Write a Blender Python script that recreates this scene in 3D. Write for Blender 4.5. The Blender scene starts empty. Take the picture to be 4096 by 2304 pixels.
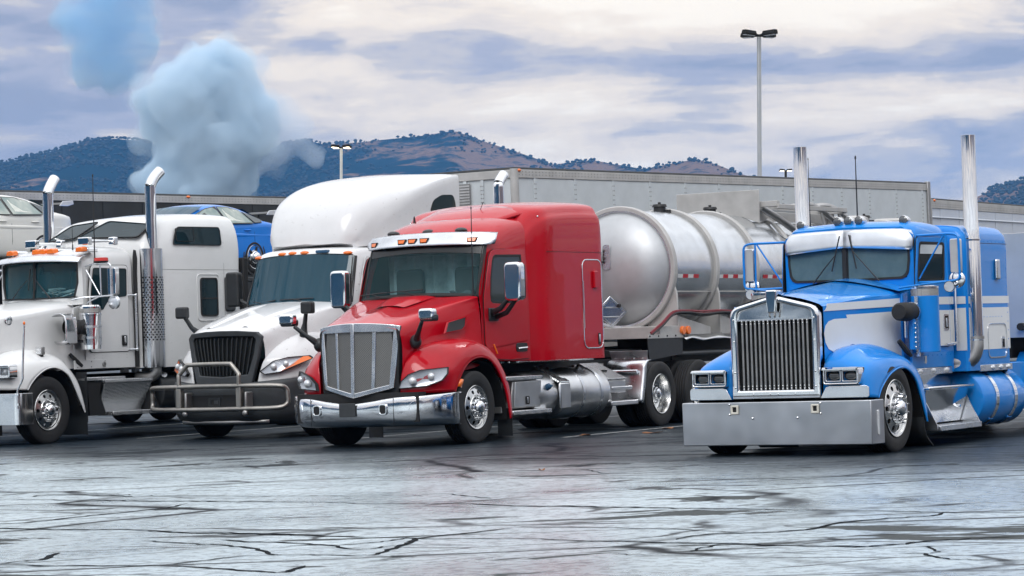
import bpy, math, random
from mathutils import Vector, Matrix
R = math.radians
rnd = random.Random(7)
YAW = 31.0                              # all bays on the lot lie at this angle
SC = bpy.context.scene
COL = SC.collection

# ------------------------------------------------------------------ camera, sky, sun, exposure
CAM_H = 1.41
ROLL = math.atan(.0336)
PITCH = math.atan(208 * math.cos(ROLL) / 10809)
FW = Vector((0, math.cos(PITCH), math.sin(PITCH)))
R0 = Vector((1, 0, 0)); U0 = R0.cross(FW)
RT = R0 * math.cos(ROLL) - U0 * math.sin(ROLL)
UP = R0 * math.sin(ROLL) + U0 * math.cos(ROLL)
cd = bpy.data.cameras.new('camera'); cam = bpy.data.objects.new('camera', cd); COL.objects.link(cam)
cd.sensor_width = 36; cd.lens = 36 * 10809 / 4096; cd.clip_start = .5; cd.clip_end = 20000
M = Matrix((RT, UP, -FW)).transposed().to_4x4(); M.translation = Vector((0, 0, CAM_H)); cam.matrix_world = M
SC.camera = cam

SUN_EL, SUN_AZ = R(42), R(190)          # azimuth measured clockwise from +Y (view direction)
W = bpy.data.worlds.new('World'); SC.world = W; W.use_nodes = True
nt = W.node_tree; nt.nodes.clear(); L = nt.links
def wn(t, **k):
    n = nt.nodes.new(t)
    for a, b in k.items(): setattr(n, a, b)
    return n
def wmath(op, a, b=None, clamp=False):
    n = wn('ShaderNodeMath', operation=op); n.use_clamp = clamp
    for i, v in enumerate((a, b)):
        if v is None: continue
        if isinstance(v, (int, float)): n.inputs[i].default_value = v
        else: L.new(v, n.inputs[i])
    return n.outputs[0]
sky = wn('ShaderNodeTexSky', sky_type='NISHITA'); sky.sun_disc = False
sky.sun_elevation = SUN_EL; sky.sun_rotation = SUN_AZ; sky.altitude = 300; sky.dust_density = 1.5
bsky = wn('ShaderNodeBackground'); bsky.inputs[1].default_value = .11; L.new(sky.outputs[0], bsky.inputs[0])
geo = wn('ShaderNodeTexCoord'); sep = wn('ShaderNodeSeparateXYZ'); L.new(geo.outputs['Generated'], sep.inputs[0])
# cloud deck: the view direction is projected on a layer far above; near the horizon the bands stretch flat
az = wmath('ARCTAN2', sep.outputs[0], sep.outputs[1])
el = wmath('ARCTAN2', sep.outputs[2], wmath('SQRT', wmath('ADD', wmath('MULTIPLY', sep.outputs[0], sep.outputs[0]), wmath('MULTIPLY', sep.outputs[1], sep.outputs[1]))))
elw = wmath('MULTIPLY', wmath('POWER', wmath('MAXIMUM', wmath('ADD', el, .02), .0001), .7), 1.0)
comb = wn('ShaderNodeCombineXYZ'); L.new(az, comb.inputs[0]); L.new(elw, comb.inputs[1])
def noise(scale, detail, rough, dist=0., loc=(0, 0, 0), sc=(1, 1, 1), lac=2.0):
    mp = wn('ShaderNodeMapping'); mp.inputs['Location'].default_value = loc; mp.inputs['Scale'].default_value = sc
    L.new(comb.outputs[0], mp.inputs[0])
    n = wn('ShaderNodeTexNoise'); n.inputs['Scale'].default_value = scale; n.inputs['Detail'].default_value = detail
    n.inputs['Roughness'].default_value = rough; n.inputs['Distortion'].default_value = dist; n.inputs['Lacunarity'].default_value = lac
    L.new(mp.outputs[0], n.inputs['Vector']); return n.outputs[0]
def ramp(fac, stops, interp='EASE'):
    r = wn('ShaderNodeValToRGB'); cr_ = r.color_ramp; cr_.interpolation = interp
    while len(cr_.elements) > 1: cr_.elements.remove(cr_.elements[-1])
    cr_.elements[0].position = stops[0][0]; cr_.elements[0].color = (*stops[0][1], 1)
    for p, c in stops[1:]:
        e = cr_.elements.new(p); e.color = (*c, 1)
    L.new(fac, r.inputs[0]); return r.outputs[0]
def wmix(fac, a, b):
    m = wn('ShaderNodeMix', data_type='RGBA')
    if isinstance(fac, (int, float)): m.inputs[0].default_value = fac
    else: L.new(fac, m.inputs[0])
    for i, v in ((6, a), (7, b)):
        if isinstance(v, tuple): m.inputs[i].default_value = (*v, 1)
        else: L.new(v, m.inputs[i])
    return m.outputs[2]
def blob(a0, e0, sa, se):               # a soft lobe of the cloud field round one direction
    x = wmath('MULTIPLY', wmath('SUBTRACT', az, a0), 1 / sa); y = wmath('MULTIPLY', wmath('SUBTRACT', el, e0), 1 / se)
    return wmath('POWER', 2.718, wmath('MULTIPLY', wmath('ADD', wmath('MULTIPLY', x, x), wmath('MULTIPLY', y, y)), -1.))
bands = noise(1., 5, .52, .6, (3.1, .4, 0), (6.5, 26, 1))
puffs = noise(1., 9, .60, .35, (1.7, 2.2, 0), (23, 58, 1))
wisp = noise(1., 4, .5, 1.2, (.3, 5.2, 0), (5, 60, 1))
f = wmath('ADD', wmath('MULTIPLY', bands, .70), wmath('ADD', wmath('MULTIPLY', puffs, .36), wmath('MULTIPLY', wisp, -.06)))
def lobes(L_):
    a = None
    for x in L_:
        b_ = wmath('MULTIPLY', blob(*x[:4]), x[4]); a = b_ if a is None else wmath('ADD', a, b_)
    return a
bright = lobes([(.015, .077, .06, .017, .17), (.05, .120, .085, .015, .17), (.16, .116, .05, .011, .13), (.125, .083, .045, .008, .10), (-.06, .125, .04, .010, .05), (.03, .060, .03, .008, .08)])
dark = lobes([(.09, .097, .11, .009, .13), (.07, .074, .04, .009, .09), (-.16, .085, .055, .022, .12), (-.02, .108, .05, .007, .07), (.16, .066, .04, .010, .07), (-.15, .122, .07, .013, .12)])
f = wmath('SUBTRACT', wmath('ADD', f, bright), dark)
f = wmath('ADD', wmath('MULTIPLY', wmath('SUBTRACT', f, .5), 1.5), .525)
# the deck thins and pales above the bank of cloud seen over the hills
f = wmath('ADD', f, wmath('MULTIPLY', wmath('MINIMUM', wmath('MAXIMUM', wmath('SUBTRACT', el, .10), 0.), .45), .32))
ccol = ramp(f, [(.28, (.36, .385, .50)), (.40, (.49, .49, .58)), (.48, (.68, .63, .62)), (.56, (.95, .83, .71)), (.66, (1.10, .95, .77)), (.80, (1.24, 1.11, .92))])
# warm light only near the low sun: the deck turns neutral higher up
hi = wmath('MULTIPLY', wmath('MINIMUM', wmath('MAXIMUM', wmath('SUBTRACT', el, .125), 0.), .16), 6.25)
bw = wn('ShaderNodeRGBToBW'); L.new(ccol, bw.inputs[0])
neut = wn('ShaderNodeVectorMath', operation='SCALE'); neut.inputs[0].default_value = (.965, 1.0, 1.055); L.new(bw.outputs[0], neut.inputs['Scale'])
ccol = wmix(wmath('MULTIPLY', hi, .9), ccol, neut.outputs[0])
# an even overcast deck is brighter overhead than at the horizon (CIE overcast luminance)
zen = wmath('ADD', wmath('MULTIPLY', wmath('MAXIMUM', sep.outputs[2], 0), .9), .96)
vm = wn('ShaderNodeVectorMath', operation='SCALE'); L.new(ccol, vm.inputs[0]); L.new(zen, vm.inputs['Scale'])
bcl = wn('ShaderNodeBackground'); bcl.inputs[1].default_value = 1.0; L.new(vm.outputs[0], bcl.inputs[0])
ms = wn('ShaderNodeMixShader'); ms.inputs[0].default_value = .93
L.new(bsky.outputs[0], ms.inputs[1]); L.new(bcl.outputs[0], ms.inputs[2])
out = wn('ShaderNodeOutputWorld'); L.new(ms.outputs[0], out.inputs[0])

sd = bpy.data.lights.new('sun', 'SUN'); sd.energy = 1.2; sd.angle = R(24); sd.color = (1, .985, .97)
so = bpy.data.objects.new('sun', sd); COL.objects.link(so)
sv = Vector((math.sin(SUN_AZ) * math.cos(SUN_EL), math.cos(SUN_AZ) * math.cos(SUN_EL), math.sin(SUN_EL)))
so.rotation_euler = sv.to_track_quat('Z', 'Y').to_euler(); so.location = sv * 60

vs = SC.view_settings; SC.display_settings.display_device = 'sRGB'
vs.view_transform = 'Standard'; vs.look = 'None'; vs.exposure = 0.0; vs.gamma = 1; vs.use_curve_mapping = False
cy = SC.cycles
cy.use_denoising = True; cy.max_bounces = 10; cy.diffuse_bounces = 3; cy.glossy_bounces = 4; cy.transmission_bounces = 4
cy.volume_bounces = 5; cy.transparent_max_bounces = 12; cy.caustics_reflective = False; cy.caustics_refractive = False
cy.sample_clamp_indirect = 6; cy.blur_glossy = .6
# ------------------------------------------------------------------ materials
MATS = {}
class NT:
    def __init__(s, name):
        s.m = bpy.data.materials.new(name); s.m.use_nodes = True; s.t = s.m.node_tree
        s.b = s.t.nodes['Principled BSDF']; s.o = s.t.nodes['Material Output']
    def n(s, t, **k):
        x = s.t.nodes.new(t)
        for a, b in k.items(): setattr(x, a, b)
        return x
    def l(s, a, b): s.t.links.new(a, b)
    def set(s, n, i, v):
        if v is None: return
        if hasattr(v, 'is_output') or isinstance(v, bpy.types.NodeSocket): s.l(v, n.inputs[i])
        elif isinstance(v, tuple) and len(v) == 3 and n.inputs[i].type == 'RGBA': n.inputs[i].default_value = (*v, 1)
        else: n.inputs[i].default_value = v
    def math(s, op, a, b=None, c=None, clamp=False):
        x = s.n('ShaderNodeMath', operation=op); x.use_clamp = clamp
        s.set(x, 0, a); s.set(x, 1, b); s.set(x, 2, c); return x.outputs[0]
    def coord(s, kind='Object', scale=(1, 1, 1), loc=(0, 0, 0), rot=(0, 0, 0)):
        t = s.n('ShaderNodeTexCoord'); m = s.n('ShaderNodeMapping'); s.l(t.outputs[kind], m.inputs[0])
        m.inputs['Scale'].default_value = scale; m.inputs['Location'].default_value = loc; m.inputs['Rotation'].default_value = rot
        return m.outputs[0]
    def noise(s, vec, scale, detail=3, rough=.5, dist=0):
        x = s.n('ShaderNodeTexNoise'); s.l(vec, x.inputs['Vector'])
        for k, v in (('Scale', scale), ('Detail', detail), ('Roughness', rough), ('Distortion', dist)): x.inputs[k].default_value = v
        return x.outputs[0]
    def vor(s, vec, scale, feature='F1', out='Distance', rand=1.):
        x = s.n('ShaderNodeTexVoronoi', feature=feature); s.l(vec, x.inputs['Vector']); x.inputs['Scale'].default_value = scale
        x.inputs['Randomness'].default_value = rand
        return x.outputs[out]
    def ramp(s, fac, stops):
        r = s.n('ShaderNodeValToRGB'); c = r.color_ramp
        f = lambda v: (v, v, v, 1) if isinstance(v, (int, float)) else (*v, 1)
        c.elements[0].position, c.elements[0].color = stops[0][0], f(stops[0][1])
        c.elements[1].position, c.elements[1].color = stops[-1][0], f(stops[-1][1])
        for p, v in stops[1:-1]:
            e = c.elements.new(p); e.color = f(v)
        s.l(fac, r.inputs[0]); return r.outputs[0]
    def mix(s, fac, a, b):
        m = s.n('ShaderNodeMix', data_type='RGBA'); s.set(m, 0, fac)
        for i, v in ((6, a), (7, b)):
            if isinstance(v, tuple): m.inputs[i].default_value = (*v, 1)
            else: s.l(v, m.inputs[i])
        return m.outputs[2]
    def bump(s, h, strength=.2, dist=.01):
        x = s.n('ShaderNodeBump'); x.inputs['Strength'].default_value = strength; x.inputs['Distance'].default_value = dist
        s.l(h, x.inputs['Height']); s.l(x.outputs[0], s.b.inputs['Normal']); return x.outputs[0]
def simple(name, col, rough=.5, metal=0., coat=0., var=.0, vs=3., rvar=0., bump=None, spec=None, emit=None, es=1.):
    if name in MATS: return MATS[name]
    s = NT(name); b = s.b
    b.inputs['Metallic'].default_value = metal
    if coat: b.inputs['Coat Weight'].default_value = coat; b.inputs['Coat Roughness'].default_value = .04
    if spec is not None: b.inputs['Specular IOR Level'].default_value = spec
    v = s.coord('Object')
    nz = s.noise(v, vs, 5, .6)
    if var:
        s.l(s.mix(s.ramp(nz, [(.3, 0.), (.7, 1.)]), tuple(c * (1 - var) for c in col), tuple(min(1, c * (1 + var * .6)) for c in col)), b.inputs['Base Color'])
    else: b.inputs['Base Color'].default_value = (*col, 1)
    if rvar: s.l(s.math('MULTIPLY_ADD', s.noise(v, vs * 2.3, 4, .6), rvar * 2, rough - rvar), b.inputs['Roughness'])
    else: b.inputs['Roughness'].default_value = rough
    if bump: s.bump(s.noise(v, bump[0], 2, .5), bump[1], bump[2])
    if emit: b.inputs['Emission Color'].default_value = (*emit, 1); b.inputs['Emission Strength'].default_value = es
    MATS[name] = s.m; return s.m
def paint(name, col, dirt=0., wet=.0, rough=.34, wav=.0):
    """vehicle paint: clear coat, faint orange peel, rain beads on it, road film near the bottom edge of the thing"""
    s = NT(name); b = s.b; v = s.coord('Object')
    base = s.mix(s.ramp(s.noise(v, 2.2, 5, .65), [(.35, 0.), (.75, 1.)]), col, tuple(c * (.93) + .004 for c in col))
    if dirt:
        sp = s.ramp(s.noise(s.coord('Object', (1, 1, 1.6)), 9, 8, .75), [(.605, 0.), (.68, 1.)])
        base = s.mix(s.math('MULTIPLY', sp, dirt), base, (.20, .175, .15))
    s.l(base, b.inputs['Base Color'])
    b.inputs['Roughness'].default_value = .5; b.inputs['Specular IOR Level'].default_value = .08; b.inputs['Coat Weight'].default_value = 1.; b.inputs['Coat Roughness'].default_value = .03; b.inputs['Coat IOR'].default_value = 1.39
    beads = s.ramp(s.vor(v, 55, 'SMOOTH_F1'), [(.0, 1.), (.34, 0.)])
    gate = s.ramp(s.noise(v, 14, 3, .6), [(.46, 0.), (.58, 1.)])
    h = s.math('ADD', s.math('MULTIPLY', s.math('MULTIPLY', beads, gate), wet), s.math('MULTIPLY', s.noise(v, 3.2, 2, .5), wav))
    bp = s.n('ShaderNodeBump'); bp.inputs['Strength'].default_value = .35; bp.inputs['Distance'].default_value = .01
    s.l(h, bp.inputs['Height']); s.l(bp.outputs[0], b.inputs['Coat Normal'])
    MATS[name] = s.m; return s.m
def metal(name, col, rough, brushed=0., spots=0., wav=0.):
    s = NT(name); b = s.b; b.inputs['Metallic'].default_value = 1
    v = s.coord('Object'); st = s.coord('Object', (1.5, 1.5, 40))
    n1 = s.noise(v, 3.0, 5 if rough > .3 else 1, .6)
    s.l(s.mix(s.ramp(n1, [(.35, 0.), (.7, 1.)]), tuple(c * (1 - min(.12, rough * .45) - spots) for c in col), col), b.inputs['Base Color'])
    ra = min(.14, rough * .5); r = s.math('MULTIPLY_ADD', n1, ra, rough - ra / 2, clamp=True)
    if brushed: r = s.math('MULTIPLY_ADD', s.noise(st, 8, 2, .5), brushed, r)
    s.l(r, b.inputs['Roughness'])
    if wav: s.bump(s.noise(v, 1.7, 2, .5), .3, wav)
    MATS[name] = s.m; return s.m
def glass(name, tint, body, alpha, rough=.02, fog=0., streak=False):
    """tinted cab glass: part of the light goes through to the dark cab, the rest is reflected"""
    s = NT(name); t = s.t; b = s.b
    b.inputs['Base Color'].default_value = (*body, 1); b.inputs['Roughness'].default_value = rough; b.inputs['IOR'].default_value = 1.52
    if fog:
        v = s.coord('Object'); n = s.ramp(s.noise(v, 3.5, 6, .7), [(.3, .55), (.75, 1.)])
        s.l(s.mix(s.math('MULTIPLY', n, fog), body, (.30, .38, .39)), b.inputs['Base Color'])
    tr = s.n('ShaderNodeBsdfTransparent'); tr.inputs[0].default_value = (*tint, 1)
    mx = s.n('ShaderNodeMixShader'); mx.inputs[0].default_value = alpha
    s.l(tr.outputs[0], mx.inputs[1]); s.l(b.outputs[0], mx.inputs[2]); s.l(mx.outputs[0], s.o.inputs[0])
    MATS[name] = s.m; return s.m
def m(n): return MATS[n]
paint('red_paint', (.47, .0008, .010), .02, .3, .36, .35)
paint('white_paint', (.78, .785, .78), .10, .25, .36, .1)
paint('white_paint_dirty', (.76, .765, .77), .5, .15, .42, .05)
paint('blue_paint', (.006, .235, .72), .03, .45, .34, .08)
paint('car_white', (.80, .79, .74), .0, .1, .3)
paint('car_blue', (.008, .21, .74), .0, .1, .3)
simple('stripe_white', (.82, .83, .83), .38, 0, .5, .04)
metal('chrome', (.82, .83, .84), .06, 0, .02, .003)
metal('slat_steel', (.40, .395, .385), .34, .1, .1)
metal('wavy_chrome', (.80, .81, .83), .095, 0, .03, .016)
metal('visor_steel', (.86, .88, .91), .33, 0, .03)
metal('stainless', (.74, .76, .79), .26, .03, .04)
metal('aluminium', (.78, .785, .79), .30, .03, .06)
metal('tank_aluminium', (.77, .785, .80), .24, 0, .03)
simple('tank_head', (.50, .515, .53), .46, .55, 0, .12, 2.5, .06)
metal('rim_alloy', (.72, .72, .71), .22, 0, .08)
metal('dull_steel', (.46, .455, .45), .42, .1, .15)
metal('dark_steel', (.10, .105, .11), .45, .1, .1)
simple('rubber', (.019, .019, .02), .78, var=.35, vs=6, bump=(60, .3, .004))
simple('black_plastic', (.016, .018, .020), .42, var=.25, vs=5, bump=(200, .15, .002))
simple('grey_plastic', (.040, .045, .050), .55, var=.25, vs=4, bump=(200, .15, .002))
simple('chassis_black', (.008, .008, .009), .7, var=.3)
simple('cab_dark', (.006, .008, .009), .8)
simple('blue_plastic', (.02, .08, .16), .4)
simple('amber', (.85, .17, .012), .25, coat=.6, emit=(.9, .2, .02), es=.05)
simple('lamp_red', (.6, .02, .01), .25, coat=.6)
simple('tape_white', (.72, .72, .72), .35); simple('tape_red', (.50, .015, .03), .35)
simple('cream', (.70, .68, .60), .5, var=.1)
simple('curtain', (.55, .62, .62), .85, var=.35, vs=5)
simple('seat_cloth', (.10, .11, .11), .9, var=.3)
simple('paper', (.75, .75, .72), .8)
simple('wire_red', (.20, .02, .03), .5); simple('wire_black', (.012, .012, .014), .5)
simple('grey_post', (.42, .44, .46), .45, var=.1)
simple("pale_post", (.66, .66, .62), .5, var=.1)
simple('trailer_white', (.60, .64, .66), .40, 0, .1, .14, 1.1)
simple('trailer_rail', (.50, .49, .475), .55, .25, 0, .18, 2.5, .08)
simple('trailer_dark', (.016, .02, .024), .5, var=.4, vs=2)
simple('rivet_grey', (.22, .22, .22), .5)
simple('leaf_brown', (.30, .13, .05), .8, var=.4, vs=30)
simple('led_lens', (.70, .72, .74), .15, .3, .6)
simple('lamp_on', (.9, .85, .7), .4, emit=(1, .86, .62), es=6.)
simple('reflector', (.72, .75, .80), .22, .35, .8, .12, 8, .05)
simple('lens_dark', (.10, .105, .11), .08, .35, .9, .2, 12)
glass('windshield_glass', (.76, .93, .95), (.025, .10, .115), .24)
simple('visor_shadow', (.004, .006, .008), .25)  # near-black strip on the glass, painting in the shadow under the visors
glass('tinted_windshield', (.70, .92, .96), (.012, .085, .115), .45)
glass('dark_glass', (.20, .35, .38), (.010, .030, .040), .80)
glass('teal_glass', (.3, .6, .65), (.003, .052, .085), .82)
glass('fog_glass', (.2, .3, .3), (.015, .07, .085), .93, .10, .45)
glass('side_glass', (.2, .3, .3), (.030, .045, .046), .93, .05)
glass('lamp_glass', (.94, .95, .96), (.3, .32, .35), .22, .03)
glass('car_glass', (.55, .66, .64), (.05, .07, .07), .35, .02)
def diamond(name, col, rough):
    s = NT(name); s.b.inputs['Metallic'].default_value = 1; s.b.inputs['Base Color'].default_value = (*col, 1); s.b.inputs['Roughness'].default_value = rough
    v = s.coord('Object', (26, 26, 26)); w = s.n('ShaderNodeTexBrick'); s.l(v, w.inputs[0])
    n = s.vor(s.coord('Object', (34, 34, 60), rot=(0, 0, .7)), 1, 'F1', 'Distance', .2)
    s.bump(s.ramp(n, [(.1, 1.), (.35, 0.)]), .9, .012)
    MATS[name] = s.m
diamond('diamond_plate', (.62, .63, .64), .27)
simple("trailer_pale", (.58, .62, .68), .34, .1, .3, .1, 1.1)
simple("polished_side", (.52, .57, .61), .34, .35, .3, .18, 1.2)
def perforated(name, light, dark, sc, axes):
    s = NT(name); t = s.n('ShaderNodeTexCoord'); sp = s.n('ShaderNodeSeparateXYZ'); s.l(t.outputs['Object'], sp.inputs[0])
    cb = s.n('ShaderNodeCombineXYZ'); s.l(sp.outputs[axes[0]], cb.inputs[0]); s.l(sp.outputs[axes[1]], cb.inputs[1])
    mp = s.n('ShaderNodeMapping'); s.l(cb.outputs[0], mp.inputs[0]); mp.inputs['Scale'].default_value = (sc, sc * 1.5, 1)
    br = s.n('ShaderNodeTexBrick'); s.l(mp.outputs[0], br.inputs[0])
    br.inputs['Color1'].default_value = (*dark, 1); br.inputs['Color2'].default_value = (*dark, 1); br.inputs['Mortar'].default_value = (*light, 1)
    br.inputs['Scale'].default_value = 1; br.inputs['Mortar Size'].default_value = .075; br.inputs['Brick Width'].default_value = .5; br.inputs['Row Height'].default_value = .3
    s.l(br.outputs[0], s.b.inputs['Base Color']); s.b.inputs['Roughness'].default_value = .4; s.b.inputs['Metallic'].default_value = .5
    MATS[name] = s.m
perforated('grille_mesh', (.27, .27, .26), (.008, .008, .009), 17, (0, 2))

# ------------------------------------------------------------------ mesh helpers
def cr(P, n):
    """Catmull-Rom through P, n steps per span"""
    P = [Vector(p) for p in P]; out = []
    if len(P) < 3 or n < 2:
        if n < 2: return P
    for i in range(len(P) - 1):
        a, b = P[i], P[i + 1]; a0 = P[i - 1] if i else a * 2 - b; b1 = P[i + 2] if i + 2 < len(P) else b * 2 - a
        if (b - a).length < 1e-6: continue
        if (a - a0).length < 1e-6: a0 = a * 2 - b
        if (b1 - b).length < 1e-6: b1 = b * 2 - a
        for k in range(n):
            t = k / n
            out.append(.5 * ((2 * a) + (b - a0) * t + (2 * a0 - 5 * a + 4 * b - b1) * t * t + (3 * a - a0 - 3 * b + b1) * t ** 3))
    out.append(P[-1]); return out
def rpoly(pts, r, n=4):
    """round the corners of a 2D polygon"""
    out = []; N = len(pts)
    rr = r if isinstance(r, (list, tuple)) else [r] * N
    for i in range(N):
        p = Vector(pts[i]); a = Vector(pts[i - 1]); b = Vector(pts[(i + 1) % N])
        da, db = a - p, b - p; k = min(rr[i], da.length * .49, db.length * .49)
        s, e = p + da.normalized() * k, p + db.normalized() * k
        for j in range(n + 1):
            t = j / n; out.append(tuple(s * (1 - t) ** 2 + p * 2 * t * (1 - t) + e * t * t))
    return out
def rect(a0, a1, b0, b1): return [(a0, b0), (a1, b0), (a1, b1), (a0, b1)]
class MB:
    def __init__(s): s.v = []; s.f = []
    def add(s, V, F):
        o = len(s.v); s.v += [tuple(x) for x in V]; s.f += [tuple(i + o for i in f) for f in F]; return s
    def box(s, x0, x1, y0, y1, z0, z1):
        return s.add([(x, y, z) for x in (x0, x1) for y in (y0, y1) for z in (z0, z1)],
                     [(0, 1, 3, 2), (4, 6, 7, 5), (0, 4, 5, 1), (2, 3, 7, 6), (0, 2, 6, 4), (1, 5, 7, 3)])
    def prism3(s, P, vec):
        n = len(P); vec = Vector(vec); Q = [Vector(p) for p in P]; T = [q + vec for q in Q]
        return s.add(Q + T, [tuple(range(n))[::-1], tuple(range(n, 2 * n))] + [(i, (i + 1) % n, n + (i + 1) % n, n + i) for i in range(n)])
    def prism(s, poly, ax, a0, a1):
        k = {'x': lambda p, a: (a, p[0], p[1]), 'y': lambda p, a: (p[0], a, p[1]), 'z': lambda p, a: (p[0], p[1], a)}[ax]
        v = Vector(k((0, 0), a1)) - Vector(k((0, 0), a0))
        return s.prism3([k(p, a0) for p in poly], v)
    def frame3(s, Pa, Pb, vec):
        """ring between two outlines with the same point count, given thickness"""
        n = len(Pa); vec = Vector(vec); A = [Vector(p) for p in Pa]; B = [Vector(p) for p in Pb]
        V = A + B + [a + vec for a in A] + [b + vec for b in B]; F = []
        for i in range(n):
            j = (i + 1) % n
            F += [(i, j, n + j, n + i), (2 * n + j, 2 * n + i, 3 * n + i, 3 * n + j), (j, i, 2 * n + i, 2 * n + j), (n + i, n + j, 3 * n + j, 3 * n + i)]
        return s.add(V, F)
    def frame(s, A, B, ax, a0, a1):
        k = {'x': lambda p, a: (a, p[0], p[1]), 'y': lambda p, a: (p[0], a, p[1]), 'z': lambda p, a: (p[0], p[1], a)}[ax]
        return s.frame3([k(p, a0) for p in A], [k(p, a0) for p in B], Vector(k((0, 0), a1)) - Vector(k((0, 0), a0)))
    def tube(s, pts, r, n=8, caps=True, closed=False):
        P = [Vector(p) for p in pts]; N = len(P); rr = r if isinstance(r, (list, tuple)) else [r] * N
        T = []
        for i in range(N):
            a = P[(i - 1) % N] if closed or i else P[0]; b = P[(i + 1) % N] if closed or i < N - 1 else P[-1]
            T.append((b - a).normalized())
        u = T[0].orthogonal().normalized(); V = []
        for i in range(N):
            u = (u - T[i] * u.dot(T[i])).normalized(); w = T[i].cross(u)
            V += [P[i] + (u * math.cos(2 * math.pi * k / n) + w * math.sin(2 * math.pi * k / n)) * rr[i] for k in range(n)]
        F = [(i * n + k, i * n + (k + 1) % n, (i + 1) * n + (k + 1) % n, (i + 1) * n + k) for i in range(N - 1) for k in range(n)]
        if closed: F += [((N - 1) * n + k, (N - 1) * n + (k + 1) % n, (k + 1) % n, k) for k in range(n)]
        elif caps: F += [tuple(range(n))[::-1], tuple((N - 1) * n + k for k in range(n))]
        return s.add(V, F)
    def cyl(s, p0, p1, r, n=16, r1=None): return s.tube([p0, p1], [r, r if r1 is None else r1], n)
    def lathe(s, prof, ax='x', c=(0, 0, 0), n=32, caps=False):
        k = {'x': lambda a, x, y: (a, x, y), 'y': lambda a, x, y: (x, a, y), 'z': lambda a, x, y: (x, y, a)}[ax]
        V = []
        for a, r in prof:
            V += [Vector(c) + Vector(k(a, r * math.cos(2 * math.pi * i / n), r * math.sin(2 * math.pi * i / n))) for i in range(n)]
        F = [(j * n + i, j * n + (i + 1) % n, (j + 1) * n + (i + 1) % n, (j + 1) * n + i) for j in range(len(prof) - 1) for i in range(n)]
        if caps: F += [tuple(range(n)), tuple((len(prof) - 1) * n + i for i in range(n))]
        return s.add(V, F)
    def surf(s, rows, nu=1, nv=1, mirror=False, close=False):
        """smooth sheet through a grid of control points: rows run along u, points in a row along v"""
        G = [cr(r, nv) for r in rows]
        if nu > 1:
            cols = [cr([g[j] for g in G], nu) for j in range(len(G[0]))]; G = [[c[i] for c in cols] for i in range(len(cols[0]))]
        for sg in ((1, -1) if mirror else (1,)):
            a, b = len(G), len(G[0])
            s.add([(p[0] * sg, p[1], p[2]) for g in G for p in g],
                  [(i * b + j, i * b + j + 1, (i + 1) * b + j + 1, (i + 1) * b + j) if sg > 0 else (i * b + j, (i + 1) * b + j, (i + 1) * b + j + 1, i * b + j + 1) for i in range(a - 1) for j in range(b - 1)])
        return s
    def shell(s, secs, nu=1, nv=1, cap0=False, cap1=False):
        """closed body from half sections (centre top -> bottom side), mirrored to the other side"""
        G = [cr(r, nv) for r in secs]
        if nu > 1:
            cols = [cr([g[j] for g in G], nu) for j in range(len(G[0]))]; G = [[c[i] for c in cols] for i in range(len(cols[0]))]
        full = [[Vector((-p[0], p[1], p[2])) for p in g[:0:-1]] + [Vector(p) for p in g] for g in G]
        a, b = len(full), len(full[0])
        F = [(i * b + j, i * b + j + 1, (i + 1) * b + j + 1, (i + 1) * b + j) for i in range(a - 1) for j in range(b - 1)]
        if cap0: F.append(tuple(range(b))[::-1])
        if cap1: F.append(tuple((a - 1) * b + j for j in range(b)))
        return s.add([p for g in full for p in g], F)
    def ell(s, c, r, nu=16, nv=10, lo=-1., hi=1.):
        V = []; r = r if isinstance(r, (tuple, list)) else (r, r, r)
        for j in range(nv + 1):
            ph = math.pi / 2 * (lo + (hi - lo) * j / nv)
            V += [(c[0] + r[0] * math.cos(ph) * math.cos(2 * math.pi * i / nu), c[1] + r[1] * math.cos(ph) * math.sin(2 * math.pi * i / nu), c[2] + r[2] * math.sin(ph)) for i in range(nu)]
        return s.add(V, [(j * nu + i, j * nu + (i + 1) % nu, (j + 1) * nu + (i + 1) % nu, (j + 1) * nu + i) for j in range(nv) for i in range(nu)])
    def mirror(s):
        o = len(s.v); s.f += [tuple(i + o for i in f[::-1]) for f in list(s.f)]; s.v += [(-x, y, z) for x, y, z in list(s.v)]; return s
    def mesh(s, name, mat, smooth=35):
        me = bpy.data.meshes.new(name); me.from_pydata(s.v, [], s.f); me.materials.append(m(mat) if isinstance(mat, str) else mat)
        import bmesh
        bm = bmesh.new(); bm.from_mesh(me); bmesh.ops.remove_doubles(bm, verts=bm.verts, dist=1e-5); bmesh.ops.dissolve_degenerate(bm, edges=bm.edges, dist=1e-6)
        bmesh.ops.recalc_face_normals(bm, faces=bm.faces); bm.to_mesh(me); bm.free()
        if smooth: me.shade_smooth(); me.set_sharp_from_angle(angle=R(smooth))
        return me
    def build(s, name, mat, parent=None, smooth=35, bevel=0., label=None, loc=None, kind=None, seg=2, solid=0.):
        o = bpy.data.objects.new(name, s.mesh(name, mat, smooth)); COL.objects.link(o); o.parent = parent
        if loc: o.location = loc
        if solid:
            d = o.modifiers.new('skin', 'SOLIDIFY'); d.thickness = solid; d.offset = -1
        if bevel:
            d = o.modifiers.new('edge', 'BEVEL'); d.width = bevel; d.segments = seg; d.limit_method = 'ANGLE'; d.angle_limit = R(40); d.harden_normals = False
        if label: o['label'] = label
        if kind: o['kind'] = kind
        return o
def thing(name, label, cat, loc=(0, 0, 0), yaw=0., group=None):
    o = bpy.data.objects.new(name, None); COL.objects.link(o); o.empty_display_size = .3
    o.location = loc; o.rotation_euler = (0, 0, -R(yaw)); o['label'] = label; o['category'] = cat
    if group: o['group'] = group
    return o
def tag(o, label=None, cat=None, group=None, kind=None):
    for k, v in (('label', label), ('category', cat), ('group', group), ('kind', kind)):
        if v: o[k] = v
    return o
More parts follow.
